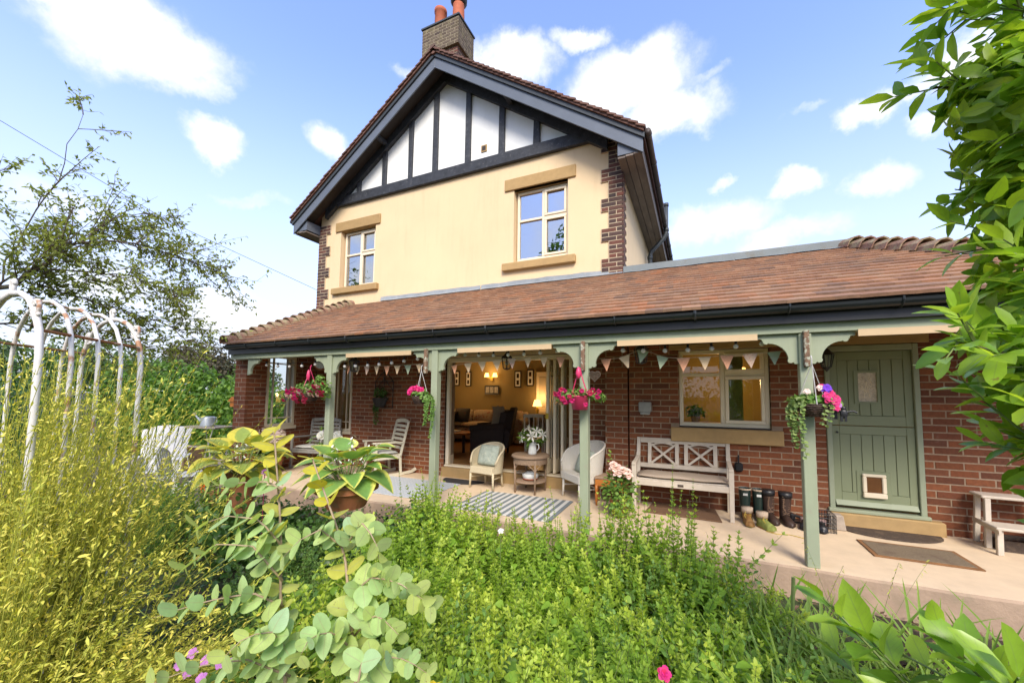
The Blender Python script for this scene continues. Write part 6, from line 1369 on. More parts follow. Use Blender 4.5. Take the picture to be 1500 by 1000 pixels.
S = spires(t, 260, quad_area([(-6.9, 2.2), (-4.9, 2.2), (-5.2, 3.3), (-7.4, 3.3)]), lambda x, y: .62+.12*np.sin(x*4), .06, 'ivy', 'gstem', nodes=13, whorl=3); stuff_leaf('foliage', S, 'hedge', t)
# eucalyptus sapling: two stems with opposite round leaves, every leaf a piece of its own
t = plant('eucalyptus_sapling', 'young eucalyptus with round blue-green leaves and yellow tips', 'sapling', (-1.05, .9, GND))
ev = []
for k in range(10):
    V, F, UV, G = leafset(np.zeros((1, 3)), np.array([[1., 0, 0]]), np.array([[0., 0, 1]]), 1., .92 if k < 6 else .80, 'ovate' if k < 5 else 'disc', rng.uniform(-.05, .35), rng.uniform(-.15, .3), np.array([0. if k % 2 == 0 else 0.]), rng.uniform(-.3, .4))
    ev.append((V, F, UV))
def euc_mesh(k, age): key = ('e', k, age); V, F, UV = ev[k]; return A_.setdefault(key, mesh_from('leaf', V, F, 'euc', UV, np.full(len(V), age)))
def put_leaf(par, me, p, A, Nn, L, W=None):
    A = Vector(A).normalized(); Y = Vector(Nn).cross(A)
    if Y.length < 1e-4: Y = Vector((0, 1, 0)).cross(A)
    Y.normalize(); Z = A.cross(Y); M = Matrix((A*L, Y*(W or L), Z*L)).transposed().to_4x4(); M.translation = Vector(p)
    o = bpy.data.objects.new('leaf', me); C.objects.link(o); o.parent = par; o.matrix_local = M; return o
el = Vector(t.location); mains = [[(-1.20, .88, -.3), (-1.22, .88, .62), (-1.25, .87, .87), (-1.29, .89, 1.07), (-1.40, .92, 1.40)], [(-.98, .95, -.3), (-.99, .95, .64), (-1.1, .98, 1.02), (-1.30, 1.0, 1.30)], [(-1.08, .92, -.3), (-.95, .88, .5), (-.86, .84, .80)], [(-1.12, .9, -.3), (-1.25, .80, .35), (-1.4, .72, .62)]]
def polyl(P, n): 
    P = [Vector(p) for p in P]; D = [0]
    for a, b_ in zip(P, P[1:]): D.append(D[-1]+(b_-a).length)
    R = []
    for i in range(n):
        s = D[-1]*i/(n-1); j = max(k for k in range(len(D)-1) if D[k] <= s+1e-9); R.append(P[j].lerp(P[j+1], (s-D[j])/(D[j+1]-D[j])))
    return R
cnt = 0; EL_ = []
def leafpairs(P, s0, sp, L0, L1, age0, age1, par):
    global cnt
    P = [Vector(p)-el for p in P]; n = len(P); tot = sum((b_-a).length for a, b_ in zip(P, P[1:])); m = max(2, int(tot*(1-s0)/sp)); ph = rng.random()*6
    for k in range(m+1):
        f = s0+(1-s0)*k/m; x = f*(n-1); i = min(int(x), n-2); p = P[i].lerp(P[i+1], x-i); d = (P[i+1]-P[i]).normalized(); r = d.cross(Vector((.3, .8, .2))).normalized(); q = d.cross(r); a = ph+k*PI/2+rng.normal()*.25
        L = (L0+(L1-L0)*f)*rng.uniform(.8, 1.2); ag = age0+(age1-age0)*f+rng.normal()*.08; ag = round(min(1, max(0, ag))*4)/4
        for s in (1, -1):
            if rng.random() < .08: continue
            rad = (r*math.cos(a)+q*math.sin(a))*s; op = 1.25-.5*f*rng.random(); A = rad*math.sin(op)+d*math.cos(op)+Vector((0, 0, rng.normal()*.15)); EL_.append((int(rng.integers(0, 10)), ag, p, A, d*.6+Vector((.25, -.65, .45))-rad*.2, L, L*rng.uniform(.85, 1.05))); cnt += 1
for mi, P in enumerate(mains):
    Q = polyl(P, 14); MB().tube([q-el for q in Q], [.010-.0072*i/13 for i in range(14)], 6).build('stem', 'estem', t, smooth=True)
    leafpairs(Q, .36 if mi < 2 else .45, .058, .080, .060, -.9, 1.1 if mi < 2 else .0, t)
    for k in range(1):
        f = .30+.5*k/5; i = int(f*13); p = Q[i]; a = k*2.4+mi*1.3+.4; ln = (.42-.3*f)*rng.uniform(.8, 1.15); e = p+Vector((math.cos(a), math.sin(a)*.75, .3+.3*f)).normalized()*ln
        B = polyl([p, (p+e)/2+Vector((0, 0, .03)), e-Vector((0, 0, .02))], 7); MB().tube([q-el for q in B], [.0042, .004, .0036, .003, .0026, .002, .0016], 5).build('branch', 'estem', t, smooth=True)
        leafpairs(B, .16, .058, .088, .062, -.3+.3*f, -.1+.7*f, t)
EB = [ [(-1.24, 0.877, 0.848), (-1.279, 0.8, 0.918), (-1.369, 0.717, 0.912), (-1.465, 0.634, 0.883)], [(-1.252, 0.876, 0.927), (-1.298, 0.804, 1.054), (-1.374, 0.747, 1.071), (-1.444, 0.7, 1.005)], [(-1.177, 0.863, 0.66), (-1.216, 0.751, 0.767), (-1.272, 0.659, 0.788), (-1.332, 0.591, 0.771)], [(-1.176, 0.859, 0.723), (-1.142, 0.777, 0.847), (-1.171, 0.72, 0.861), (-1.18, 0.675, 0.831)], [(-1.272, 0.882, 1.031), (-1.308, 0.827, 1.13), (-1.398, 0.775, 1.144), (-1.455, 0.73, 1.117)], [(-1.068, 0.984, 0.852), (-0.963, 0.956, 0.96), (-0.869, 0.975, 0.96), (-0.773, 1.023, 0.886)], [(-1.096, 0.981, 1.025), (-1.011, 0.967, 1.119), (-0.956, 0.973, 1.071), (-0.923, 0.973, 0.971)], [(-0.976, 0.95, 0.662), (-0.867, 0.925, 0.766), (-0.788, 0.937, 0.771), (-0.721, 0.946, 0.746)], [(-1.173, 0.982, 1.15), (-1.089, 0.99, 1.239), (-1.02, 0.998, 1.255), (-0.986, 1.014, 1.228)], [(-0.997, 0.959, 0.712), (-1.013, 0.879, 0.823), (-1.023, 0.807, 0.85), (-1.013, 0.77, 0.819)], [(-1.022, 0.967, 0.764), (-0.939, 0.952, 0.853), (-0.895, 0.95, 0.854), (-0.827, 0.949, 0.821)], [(-1.314, 0.906, 1.199), (-1.347, 0.879, 1.236), (-1.432, 0.831, 1.233), (-1.514, 0.785, 1.223)], [(-1.108, 0.976, 1.024), (-1.144, 0.923, 1.092), (-1.178, 0.877, 1.069), (-1.209, 0.844, 1.022)] ]
for k, P in enumerate(EB):
    if k in (8,): continue
    B = polyl(P, 8); MB().tube([q-el for q in B], [.0042-.0034*i/7 for i in range(8)], 5).build('branch', 'estem', t, smooth=True)
    leafpairs(B, .12, .029, .070, .046, -.5 if k != 6 else .1, .25, t)
cpos = Vector((0, 0, H))-el; EL_.sort(key=lambda q: -q[5]/(q[2]-cpos).length)
for q in EL_[:300]: put_leaf(t, euc_mesh(q[0], q[1]), *q[2:])
Q_ = EL_[300:]; stuff_leaf('leaves', leafset(np.array([q[2] for q in Q_]), np.array([q[3] for q in Q_]), np.array([q[4] for q in Q_]), np.array([q[5] for q in Q_]), np.array([q[6]*.85 for q in Q_]), 'disc', .15, .1, np.array([q[1] for q in Q_])), 'euc', t)
# golden broom on the left
t = plant('golden_broom', 'large golden yellow-green bush of arching wispy stems', 'shrub', (-2.5, .9, GND))
loc = np.array(t.location); n = 1560; low = np.arange(n) < 600
P0 = np.c_[np.where(low, -2.78, -3.72)+rng.normal(size=n)*np.where(low, .22, .30), np.where(low, .80, .90)+rng.normal(size=n)*.20, np.full(n, GND)]
ln_ = np.where(low, .75+.45*rng.random(n), 1.30+.85*rng.random(n)); th = np.where(low, .95+.22*rng.normal(size=n), .52+.24*rng.normal(size=n)); out_ = np.c_[np.sin(th)*ln_*.92, rng.normal(size=n)*.16+.12*np.sin(th)]
fr = np.arange(n) >= n-230; P0[fr] = np.c_[-2.80+.20*rng.normal(size=230), .60+.10*rng.normal(size=230), np.full(230, GND)]; ln_[fr] = .95+.55*rng.random(230); th[fr] = .18+.2*rng.normal(size=230); out_[fr] = np.c_[np.sin(th[fr])*ln_[fr], .1*rng.normal(size=230)]
P1 = P0+np.c_[out_, np.clip(np.cos(th*.95)*ln_*1.04, .2, 2.05)]; bend = np.c_[-out_*.08, .14*np.ones(n)]; PL = curve(P0, P1, bend, 8)
stem_obj('stems', local(PL, loc), .0032, .0010, 'broomstem', t, kind='stuff'); S = []
m = 30; tt_ = np.clip(.25+.75*np.linspace(0, 1, m)[None]+rng.normal(size=(n, m))*.012, 0, 1); p, d = along(PL, tt_); p = p.reshape(-1, 3); d = d.reshape(-1, 3); k = len(p)
side = unit(np.cross(d, rand_unit(k))); A = d*1.0+side*.55+np.array([0, 0, -.05]); L = .012+.021*rng.random(k)**2
sage_ = rng.random(n)**1.3; S.append(leafset(p-loc, A, rand_unit(k)+[0, 0, .6], L, L*.27, 'slim', .3, .2, np.clip(np.repeat(sage_, m)*.8+.2*rng.random(k), 0, 1))); 
nb_ = 1500; ii = rng.integers(0, n, nb_); tq = rng.random((nb_, 1))*.5+.45; bp, bd = along(PL[ii], tq); bp, bd = bp[:, 0], bd[:, 0]; be = bp+(bd+rand_unit(nb_)*.55)*(.10+.12*rng.random(nb_))[:, None]; BL_ = curve(bp, be, np.zeros((nb_, 3)), 4); stem_obj('twigs', local(BL_, loc), .0014, .0008, 'broomstem', t, kind='stuff')
tt2 = np.tile(np.linspace(.15, 1, 9)[None], (nb_, 1)); p, d = along(BL_, tt2); p = p.reshape(-1, 3); d = d.reshape(-1, 3); k = len(p); side = unit(np.cross(d, rand_unit(k))); L = .014+.018*rng.random(k); S.append(leafset(p-loc, d*.8+side*.7, rand_unit(k)+[0, 0, .6], L, L*.30, 'slim', .3, .2, np.clip(np.repeat(sage_[ii], 9)*.7+.4*rng.random(k), 0, 1))); stuff_leaf('sprigs', S, 'broom', t)
# hostas in pots, with flower spikes
hv = {}
def hosta_mesh(mat, k):
    if (mat, k) not in hv:
        n_, m_ = 9, 7; V = []; UV = []
        dr = rng.uniform(.35, .75)
        for i in range(n_):
            f = i/(n_-1); wv = .62*math.sin(PI*min(1, f*.98+.02)**.66)**.75*(1-.12*f)
            for j in range(m_):
                s = j/(m_-1)*2-1; V.append((f, s*wv, -dr*f*f+.10*abs(s)**1.5*wv*2+.012*math.cos(s*9)*(1-abs(s)))); UV.append((abs(s)*(1 if f < .9 else 1)*.98+max(0, f-.82)*3, f))
        F = [(i*m_+j, i*m_+j+1, (i+1)*m_+j+1, (i+1)*m_+j) for i in range(n_-1) for j in range(m_-1)]; hv[(mat, k)] = mesh_from('leaf', V, F, mat, UV)
    return hv[(mat, k)]
def hosta(label, loc, mat, nl, L, potr, poth, potmat, spike):
    t = plant('hosta', label, 'hosta', loc)
    MB().lathe([(potr*.62, -poth), (potr*.9, -.05), (potr, -.03), (potr*1.04, -.03), (potr*1.04, .02), (potr*.92, .02), (potr*.9, -.03), (0, -.03)], n=24).build('pot', potmat, t, smooth=False)
    for k in range(nl):
        a = k*2.39996+rng.random()*.3; f = k/nl; el_ = .05+1.05*(1-f)*rng.uniform(.75, 1.1); l = L*(.75+.5*rng.random()); pet = .10+.16*(1-f); d = Vector((math.cos(a)*math.cos(el_), math.sin(a)*math.cos(el_), math.sin(el_)))
        st = Vector((math.cos(a)*.05, math.sin(a)*.05, 0)); e = st+Vector((d.x, d.y, abs(d.z)+.4)).normalized()*pet*1.4; MB().tube([st, (st+e)/2+Vector((0, 0, .02)), e], .005, 5).build('leaf_stalk', 'gstem', t)
        put_leaf(t, hosta_mesh(mat, k % 6), e, d-Vector((0, 0, .25)), Vector((0, 0, 1))+Vector((-d.x, -d.y, 0))*.2, l, l*rng.uniform(.85, 1.05))
    for (x, y, h) in spike:
        P = [(0, 0, 0), (x*.5, y*.5, h*.6), (x, y, h)]; MB().tube(P, .004, 5).build('flower_stalk', 'gstem', t); q = []
        for k in range(12): z = h-.16+.016*k; a = k*2.4; q.append(leafset(np.array([[x*(z/h), y*(z/h), z]]), np.array([[math.cos(a), math.sin(a), -.5]]), np.array([[0, 0, 1.]]), .045, .022, 'petal', .2))
        leaf_obj('flower_spike', q, 'whitep', t)
hosta('yellow-edged green hosta in the wide terracotta bowl', (-3.27, 2.92, .60), 'hosta', 30, .235, .29, .20, 'terra', [(-.12, -.08, .42), (.05, 0, .50), (-.05, .1, .40), (.2, .08, .42)])
hosta('golden variegated hosta left of the terracotta bowl', (-4.62, 2.70, .63), 'hosta2', 30, .245, .17, .4, 'terra', [(-.3, .1, .32), (-.22, .05, .40), (-.36, 0, .36), (-.15, .1, .36)])
for k, (x, y, z) in enumerate(((-3.42, 2.80, .98),)): pass
t = plant('allium_flower', 'single dark crimson globe flower above the golden hosta', 'flower', (-4.10, 2.62, .0)); MB().tube([(0, 0, -.3), (0, 0, .70)], .004, 5).build('stem', 'gstem', t); n = 60; d = rand_unit(n); leaf_obj('bloom', leafset(np.array([[0, 0, .72]])+d*.015, d, rand_unit(n), .022, .010, 'kite'), 'lilac', t)
A_['crim'] = leafm('crimson_petals', [(.22, .02, .07), (.3, .03, .1)], .2); t.children[1].data.materials[0] = A_['crim']
# hydrangea pot on the porch corner
t = plant('hydrangea', 'potted hydrangea with faded mauve and cream mop heads by the end wall', 'hydrangea', (-7.55, 4.95, 0))
MB().lathe([(.13, 0), (.2, .3), (.21, .33), (.18, .33)], n=18).build('pot', 'terra', t)
stuff_leaf('foliage', blob_leaves(200, [((0, 0, .42), (.33, .26, .18))], .12, .6, 'oval', .3), 'basketl', t)
for c, r in (((-.28, -.15, .66), .14), ((-.08, -.22, .60), .13), ((.14, -.2, .64), .15), ((.30, -.12, .58), .14), ((.05, -.08, .76), .13), ((-.18, -.05, .76), .11), ((.25, -.05, .74), .11)):
    n = 130; d = rand_unit(n); leaf_obj('flower_head', leafset(np.array([c])+d*r*.85, np.cross(d, rand_unit(n))+d*.2, d, .05, .042, 'round', .1), 'mauvep' if c[0] > -.25 else 'whitep', t)
t = plant('orange_flowers', 'bright orange flowers in a pot left of the golden hosta', 'flowers', (-6.6, 3.5, -.16)); MB().lathe([(.1, 0), (.14, .25), (.12, .25)], n=14).build('pot', 'terra', t); stuff_leaf('foliage', blob_leaves(160, [((0, 0, .45), (.22, .2, .2))], .09, .3, 'lance', .3), 'blade', t)
for c in ((0, -.15, .42), (.05, -.18, .36), (-.05, -.16, .38), (.02, -.17, .30)): bloom('flower', c, .05, 'orangep', t, 2, (0, -1, .3))
t = plant('potted_lily', 'grey pot of tall white lilies beside the grey slatted armchair', 'flowers', (-6.05, 5.0, 0)); MB().lathe([(.11, 0), (.15, .34), (.16, .36), (.13, .36)], n=16).build('pot', 'conc', t)
PL = curve(np.tile([[0, 0, .34]], (9, 1)), np.c_[rng.normal(size=(9, 2))*[.16, .08], .75+.3*rng.random(9)], np.zeros((9, 3))); stem_obj('stems', PL, .006, .003, 'gstem', t, 4, kind='stuff'); p, d = along(PL, np.tile(np.linspace(.15, .95, 12)[None], (9, 1))); p = p.reshape(-1, 3); k = len(p); stuff_leaf('foliage', leafset(p, rand_unit(k)+[0, 0, .3], rand_unit(k)+[0, 0, 1], .13, .028, 'lance', .3), 'basketl', t)
for i in (0, 3, 5): bloom('lily', tuple(PL[i, -1]), .09, 'whitep', t, 2, (.2, -.8, .4))
# small flowers low in the bed
t = plant('wild_geranium', 'cluster of small lilac flowers at the foot of the yellow bush', 'flowers', (-1.78, .98, GND)); stuff_leaf('foliage', blob_leaves(260, [((0, 0, .55), (.22, .2, .2)), ((.1, .05, .42), (.25, .2, .25))], .045, .8, 'oval', .2), 'basketl', t)
for k in range(16): c = (rng.normal()*.06, -.1+rng.normal()*.06, .72+rng.normal()*.08); bloom('flower', c, .02, 'lilac', t, 1, (.3, -.6, .6))
for lab, name, mat, x, y, z, r in (('single crimson flower low in the green shrub', 'pink_flower', 'hotpink', -.13, 1.60, .50, .028), ('single white flower in the top of the green shrub', 'white_flower', 'whitep', -1.5, 2.9, .42, .026), ('yellow leaves beside the eucalyptus stem', 'yellow_flower', 'yellowp', -.72, .98, .66, .04)):
    t = plant(name, lab, 'flower', (x, y, GND)); MB().tube([(0, 0, 0), (0, 0, z-GND)], .0025, 4).build('stem', 'gstem', t); bloom('bloom', (0, 0, z-GND), r, mat, t, 3, (.2, -.6, .8))
# long grass-like blades and grass heads right of the shrub
t = plant('strap_leaf_clump', 'arching strap-like green leaves at the porch edge on the right', 'plant', (.8, 2.2, GND)); n = 900
P0 = np.c_[rng.uniform(.25, 1.9, n), rng.uniform(1.5, 3.45, n), np.full(n, GND)]; a = rng.random(n)*2*PI; L = .34+.36*rng.random(n); A = np.c_[np.cos(a)*.5, np.sin(a)*.45, np.ones(n)]
stuff_leaf('blades', leafset(P0-np.array(t.location), A, -np.c_[np.cos(a), np.sin(a), -.3*np.ones(n)], L, .016+.01*rng.random(n), 'blade', rng.random(n)*.9-.05, .3), 'blade', t)
t = plant('wild_grass', 'thin wild grass stalks with drooping heads before the right post', 'grass', (.62, 3.0, GND)); n = 26
P0 = np.c_[rng.uniform(.2, 1.0, n), rng.uniform(2.6, 3.3, n), np.full(n, GND)]; P1 = P0+np.c_[rng.normal(size=n)*.25, rng.normal(size=n)*.1, .55+.35*rng.random(n)]; PL = curve(P0, P1, np.c_[np.zeros((n, 2)), .1*np.ones(n)], 9); stem_obj('stalks', local(PL, t.location), .0016, .0008, 'gstem', t, kind='stuff')
p, d = along(PL, np.tile(np.linspace(.72, 1, 12)[None], (n, 1))); p = p.reshape(-1, 3); k = len(p); stuff_leaf('seed_heads', leafset(local(p, t.location), rand_unit(k)*.6+[0, 0, -.7], rand_unit(k), .028, .005, 'kite'), 'broom', t)
t = plant('cut_stems', 'two thick cut green stalks standing at the porch edge', 'stems', (.6, 3.2, GND)); MB().tube([(-.05, .0, 0), (-.02, 0, .62)], .012, 6).build('stalk', 'gstem', t); MB().tube([(.62, -.6, 0), (.62, -.6, .72)], .007, 6).build('stalk', 'gstem', t)
# laurel at the right: the nearest leaves are pieces of their own
lv = []
for k in range(8): V, F, UV, G = leafset(np.zeros((1, 3)), np.array([[1., 0, 0]]), np.array([[0., 0, 1]]), 1., .40+.06*(k % 3), 'lance' if k % 2 else 'oval', rng.uniform(.0, .28), rng.uniform(.15, .4)); lv.append((V, F, UV))
def lau_mesh(k, age): key = ('l', k, age); V, F, UV = lv[k]; return A_.setdefault(key, mesh_from('leaf', V, F, 'laurel', UV, np.full(len(V), age)))
def laurel(label, loc, branches, L, budget, fill, fill_blobs=()):
    t = plant('laurel_bush', label, 'laurel', loc); o = Vector(loc); LV = []; tw = MB()
    for P, r, dens in branches:
        Q = polyl(P, 12); MB().tube([q-o for q in Q], [r*(1-.75*i/11) for i in range(12)], 6).build('branch', 'bark' if r > .006 else 'gstem', t, smooth=True); tot = sum((b_-a).length for a, b_ in zip(Q, Q[1:])); ntw = int(tot*dens)
        for k in range(ntw):
            f = .12+.88*(k+rng.random())/ntw; x = min(f, .999)*11; i = int(x); p = Q[i].lerp(Q[i+1], x-i); d = (Q[i+1]-Q[i]).normalized(); dr = (d*.7+Vector(rand_unit(1)[0])*.9+Vector((-.15, -.05, .2))).normalized(); ln = rng.uniform(.10, .2)*L/.09
            e = p+dr*ln; tw.tube([p-o, e-o], [.0028, .0018], 4)
            m_ = int(rng.integers(5, 9))
            for j in range(m_):
                g = .3+.7*j/(m_-1); a = j*2.4+rng.random(); rf = dr.cross(Vector((.2, .5, .8))).normalized(); q = dr.cross(rf); rad = rf*math.cos(a)+q*math.sin(a); op = 1.15-.75*g*g; A = rad*math.sin(op)+dr*math.cos(op)+Vector((0, 0, .08)); LV.append((p.lerp(e, g)-o, A, dr*.5+Vector((0, -.15, 1))-rad*.3, L*rng.uniform(.75, 1.2), round((max(0, g-.5)*1.2*rng.random())*4)/4))
    tw.build('twigs', 'gstem', t, kind='stuff'); cpos = Vector((0, 0, H))-o; LV.sort(key=lambda q: (q[0]-cpos).length)
    for p, A, Nn, l, ag in LV[:budget]: put_leaf(t, lau_mesh(int(rng.integers(0, 8)), ag), p, A, Nn, l, l)
    S = []
    R_ = LV[budget:]
    if R_: S.append(leafset(np.array([q[0] for q in R_]), np.array([q[1] for q in R_]), np.array([q[2] for q in R_]), np.array([q[3] for q in R_]), np.array([q[3]*.42 for q in R_]), 'lance', .15, .3, np.array([q[4] for q in R_])))
    if fill: S += blob_leaves(fill, [(tuple(np.array(c)-np.array(loc)), r) for c, r in fill_blobs], L*.95, .42, 'lance', .15)
    if S: stuff_leaf('foliage', S, 'laurel', t)
    return t
laurel('tall laurel bush leaning in from the right with glossy green leaves', (1.5, 1.6, GND),
       [([(1.5, 1.7, -.3), (1.45, 1.72, 1.0), (1.3, 1.75, 2.2), (1.0, 1.72, 2.55), (.74, 1.66, 2.58)], .014, 22), ([(1.3, 1.75, 2.2), (1.0, 1.8, 2.2), (.82, 1.74, 2.25)], .006, 26), ([(1.42, 1.75, 1.3), (1.0, 1.55, 1.6), (.66, 1.45, 1.70)], .007, 30),
        ([(1.4, 1.75, 1.6), (1.1, 1.7, 1.95), (.86, 1.66, 2.06)], .006, 28), ([(1.45, 1.7, .9), (1.05, 1.6, 1.25), (.84, 1.58, 1.46)], .006, 28), ([(1.3, 1.7, 2.0), (1.05, 1.5, 2.45), (.80, 1.42, 2.62)], .006, 26), ([(1.45, 1.8, .6), (1.15, 1.7, 1.0), (1.05, 1.62, 1.22)], .006, 26), ([(1.4, 1.6, 2.3), (1.1, 1.5, 2.8), (.75, 1.50, 2.80)], .007, 24), ([(1.45, 1.7, 1.2), (1.2, 1.6, 1.5), (.98, 1.5, 1.62)], .006, 26),
        ([(1.4, 1.7, 1.5), (1.1, 1.55, 1.75), (.86, 1.45, 1.86)], .006, 28), ([(1.4, 1.7, 1.9), (1.1, 1.55, 2.2), (.90, 1.5, 2.36)], .006, 28), ([(1.4, 1.7, 1.0), (1.1, 1.55, 1.35), (.88, 1.48, 1.56)], .006, 28), ([(1.4, 1.7, 2.3), (1.05, 1.62, 2.66), (.80, 1.6, 2.74)], .006, 26), ([(1.45, 1.75, .7), (1.1, 1.6, 1.1), (1.0, 1.52, 1.34)], .006, 26)], .088, 300, 2600,
       [((1.20, 1.72, 1.62), (.20, .22, .36)), ((.90, 1.66, 1.75), (.13, .18, .3)), ((.92, 1.66, 2.15), (.13, .18, .3)), ((.88, 1.64, 2.5), (.13, .18, .22)), ((.98, 1.64, 1.4), (.11, .16, .26)), ((1.3, 1.7, 1.15), (.16, .22, .3)), ((1.15, 1.7, 2.6), (.26, .24, .25))])
rng = np.random.default_rng(4)
laurel('low laurel shoot with large leaves close to the viewer at lower right', (.75, .95, GND),
       [([(.85, .9, -.3), (.74, .92, .6), (.58, .95, .92), (.46, .98, 1.03)], .006, 26), ([(.74, .92, .6), (.53, 1.0, .90), (.36, 1.02, .98)], .004, 26), ([(.78, .92, .5), (.68, .86, .9), (.60, .86, 1.03)], .005, 26), ([(.78, .95, .45), (.53, 1.0, .7), (.38, 1.05, .84)], .004, 18), ([(.83, .9, .3), (.73, .95, .7), (.70, .98, .98)], .005, 20), ([(.78, .9, .3), (.58, .95, .6), (.50, .95, .80)], .004, 18)], .092, 200, 0)
# ------------------------------------------------------------------ background planting
def hedge_plant(label, loc, blobs, n, L, mat='hedge', name='hedge', cat='hedge'):
    t = plant(name, label, cat, loc); stuff_leaf('foliage', blob_leaves(n, [(tuple(np.array(c)-np.array(loc)), r) for c, r in blobs], L, .6, 'kite', .2, .5), mat, t); return t
hedge_plant('tall green climber covered hedge behind the garden table', (-13, 7, GND), [((-12.6, 6.4, .9), (1.3, .8, 1.35)), ((-11.4, 6.6, 1.05), (1.1, .8, 1.3)), ((-13.8, 6.0, 1.2), (1.2, .8, 1.6)), ((-10.5, 6.8, .8), (.9, .7, 1.1)), ((-15, 5.6, 1.2), (1.3, .9, 1.5)), ((-13.0, 6.3, 2.0), (.6, .5, .5)), ((-11.9, 6.4, .2), (1.6, .8, .6)), ((-14.2, 5.6, .2), (1.6, .8, .6))], 9000, .13)
hedge_plant('clipped light green hedge running behind the climber', (-20, 12, GND), [((-22+i*1.7, 9.5+i*.35, 1.05), (1.2, .7, 1.35)) for i in range(9)], 7000, .16, 'hedge')
hedge_plant('dark shrub bank behind the rose arch', (-11, 2.5, GND), [((-9.5, 1.6, .7), (1.2, .9, 1.1)), ((-11.2, 2.2, .9), (1.4, 1.0, 1.4)), ((-8.6, .9, .5), (1.0, .8, .9)), ((-12.5, 3.2, 1.1), (1.3, 1, 1.5)), ((-10.4, .6, .9), (1.4, 1.2, 1.5)), ((-7.6, -.2, .6), (1.2, .9, 1.2))], 7500, .11, 'ivy', 'shrub_bank', 'shrubs')
def far_tree(label, loc, h, r, n, mat, L):
    t = plant('far_tree', label, 'tree', loc); MB().tube([(0, 0, 0), (0, 0, h*.5), (.1, 0, h*.75)], [r*.09, r*.06, r*.02], 8).build('trunk', 'bark', t)
    for a in range(5): MB().tube([(0, 0, h*.35), (r*.5*math.cos(a*1.3), r*.5*math.sin(a*1.3), h*.65)], [r*.035, r*.012], 5).build('limb', 'bark', t)
    B = [((0, 0, h*.60), (r, r, h*.36))]+[((r*.7*math.cos(a*1.1), r*.7*math.sin(a*1.1), h*(.45+.07*(a % 4))), (r*.5, r*.5, h*.2)) for a in range(6)]; leaf_obj('crown', blob_leaves(n, B, L, .75, 'kite', .2), mat, t, kind='stuff')
far_tree('rounded coppery tree beyond the hedge left of the verandah', (-47.5, 23, GND), 8.2, 3.6, 7000, 'copper', .30)
far_tree('dark green tree beside the coppery tree', (-46, 27, GND), 6.2, 3.0, 4000, 'farleaf', .30); far_tree('small bluish tree close behind the verandah corner', (-33, 19.0, GND), 3.6, 1.6, 2600, 'farleaf', .2)
far_tree('broad green tree behind the rose arch', (-36, 12, GND), 6.0, 3.8, 5000, 'farleaf', .26); far_tree('low green tree at the left edge of the garden', (-30, 4, GND), 6.0, 3.6, 5000, 'farleaf', .26)
t = plant('distant_treeline', 'low distant treeline closing the garden horizon', 'treeline', (-60, 30, GND)); t['kind'] = 'stuff'
leaf_obj('foliage', blob_leaves(9000, [((-40+9*i*1.0-60+60-40, 6+i*7.5-30, 2.0+.5*math.sin(i*2.1)), (7, 4, 2.6+.6*math.sin(i*1.7))) for i in range(-4, 9)], .55, .8, 'kite'), 'farleaf', t, kind='stuff')
# open-crowned tree at the left with its limbs drawn across the sky
t = plant('open_branched_tree', 'sparse old tree with twisting branches at the left edge', 'tree', (-7.6, .9, GND)); o = Vector(t.location); BR = []
def limb(P, r0_, r1_, n=12):
    Q = polyl(P, n); Q = [q+Vector(rng.normal(size=3)*.02) for q in Q]; MB().tube([q-o for q in Q], [(r0_+(r1_-r0_)*i/(n-1))*(.62 if r0_ > .1 else .45) for i in range(n)], 7).build('limb', 'bark', t, smooth=True); BR.append((Q, r1_)); return Q
limb([(-7.7, .8, -.3), (-7.6, 1.0, .9), (-7.45, 1.3, 2.0), (-7.2, 1.5, 2.55)], .15, .08)
L1_ = limb([(-7.3, 1.45, 2.5), (-6.95, 1.75, 2.98), (-7.0, 2.0, 3.4)], .07, .03); limb([(-7.0, 2.05, 3.35), (-6.9, 2.5, 3.55), (-6.8, 3.05, 3.45), (-6.65, 3.55, 3.38)], .028, .008); limb([(-6.95, 1.75, 2.95), (-6.85, 2.4, 3.05), (-6.75, 3.1, 2.9)], .025, .007)
limb([(-7.3, 1.5, 2.6), (-7.35, 1.7, 3.4), (-7.1, 1.9, 4.3), (-6.96, 2.0, 5.0)], .022, .0051); limb([(-7.5, 1.2, 2.2), (-7.6, 1.35, 3.3), (-7.5, 1.45, 4.2)], .025, .0052); limb([(-7.35, 1.4, 2.55), (-7.1, 1.9, 2.75), (-6.9, 2.6, 2.6), (-6.8, 3.1, 2.4)], .03, .008); limb([(-7.5, 1.2, 2.3), (-7.1, .9, 3.0), (-6.7, .7, 3.4)], .04, .01); limb([(-7.2, 1.5, 2.7), (-7.3, 2.2, 3.6), (-7.2, 2.8, 4.0)], .025, .006); limb([(-7.0, 2.0, 3.3), (-7.1, 2.4, 3.9), (-7.0, 2.9, 4.1)], .02, .005); limb([(-7.4, 1.3, 2.3), (-7.2, 1.9, 2.3), (-7.0, 2.7, 2.15)], .03, .008)
TW = []
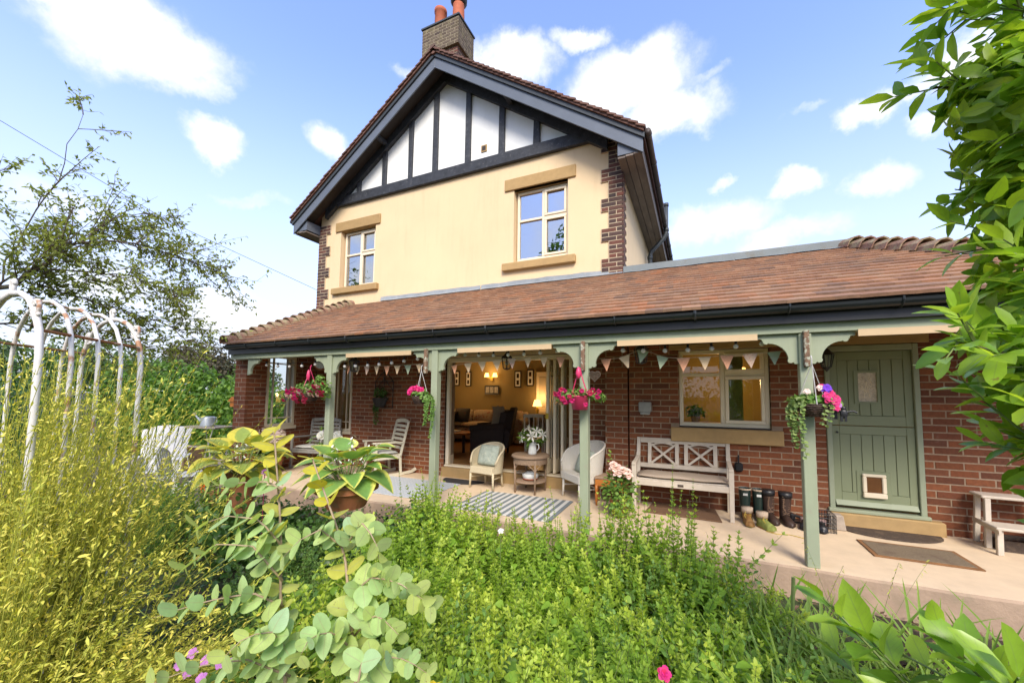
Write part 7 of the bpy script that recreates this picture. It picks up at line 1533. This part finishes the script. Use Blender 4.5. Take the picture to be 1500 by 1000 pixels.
for Q, r_ in BR[1:]:
    for k in range(34 if r_ > .0055 or r_ < .005 else 9):
        f = .2+.8*rng.random(); x = f*10.99; i = int(x); p = Q[i].lerp(Q[min(i+1, 11)], x-i); d = (Q[min(i+1, 11)]-Q[max(i-1, 0)]).normalized(); e = p+(d*.7+Vector(rand_unit(1)[0])*.8)*rng.uniform(.18, .62); TW.append((p-o, e-o))
P0 = np.array([q[0] for q in TW]); P1 = np.array([q[1] for q in TW]); PL = curve(P0, P1, rng.normal(size=P0.shape)*.05, 6); stem_obj('twigs', PL, .006, .002, 'twig', t, 4, kind='stuff')
nn = len(PL); ii = rng.integers(0, nn, 2600); bp, bd = along(PL[ii], .2+.8*rng.random((2600, 1))); be = bp[:, 0]+(bd[:, 0]*.6+rand_unit(2600)*.8)*(.08+.22*rng.random(2600))[:, None]; P2 = curve(bp[:, 0], be, rng.normal(size=be.shape)*.02, 4); stem_obj('twigs', P2, .0025, .001, 'twig', t, 3, kind='stuff')
S = []
for PP, m in ((PL, 6), (P2, 5)):
    p, d = along(PP, .25+.75*rng.random((len(PP), m))); p = p.reshape(-1, 3); d = d.reshape(-1, 3); k = len(p); keep = rng.random(k) < .8; p, d = p[keep], d[keep]; k = len(p); S.append(leafset(p, d*.5+rand_unit(k)*.8+[0, 0, -.2], rand_unit(k)+[0, 0, .8], .055*(.6+.7*rng.random(k)), .028, 'kite', .3))
leaf_obj('crown', S, 'treel', t, kind='stuff')
# trees behind the viewer, seen only as reflections in the window glass
far_tree('broad green tree standing behind the viewer, mirrored in the upper right window', (-7.3, -11, GND), 15.5, 2.9, 6000, 'hedge', .34)
far_tree('tall green tree behind the viewer on the left', (-29, -11, GND), 14.5, 3.8, 5000, 'farleaf', .4)
hedge_plant('tall green garden hedge behind the viewer, mirrored in the kitchen window', (0, -7, GND), [((-8+i*1.9, -7.2+.3*math.sin(i*2.3), 1.2+.25*math.sin(i*1.7)), (1.4, .8, 1.75)) for i in range(10)], 6500, .17, 'hedge')
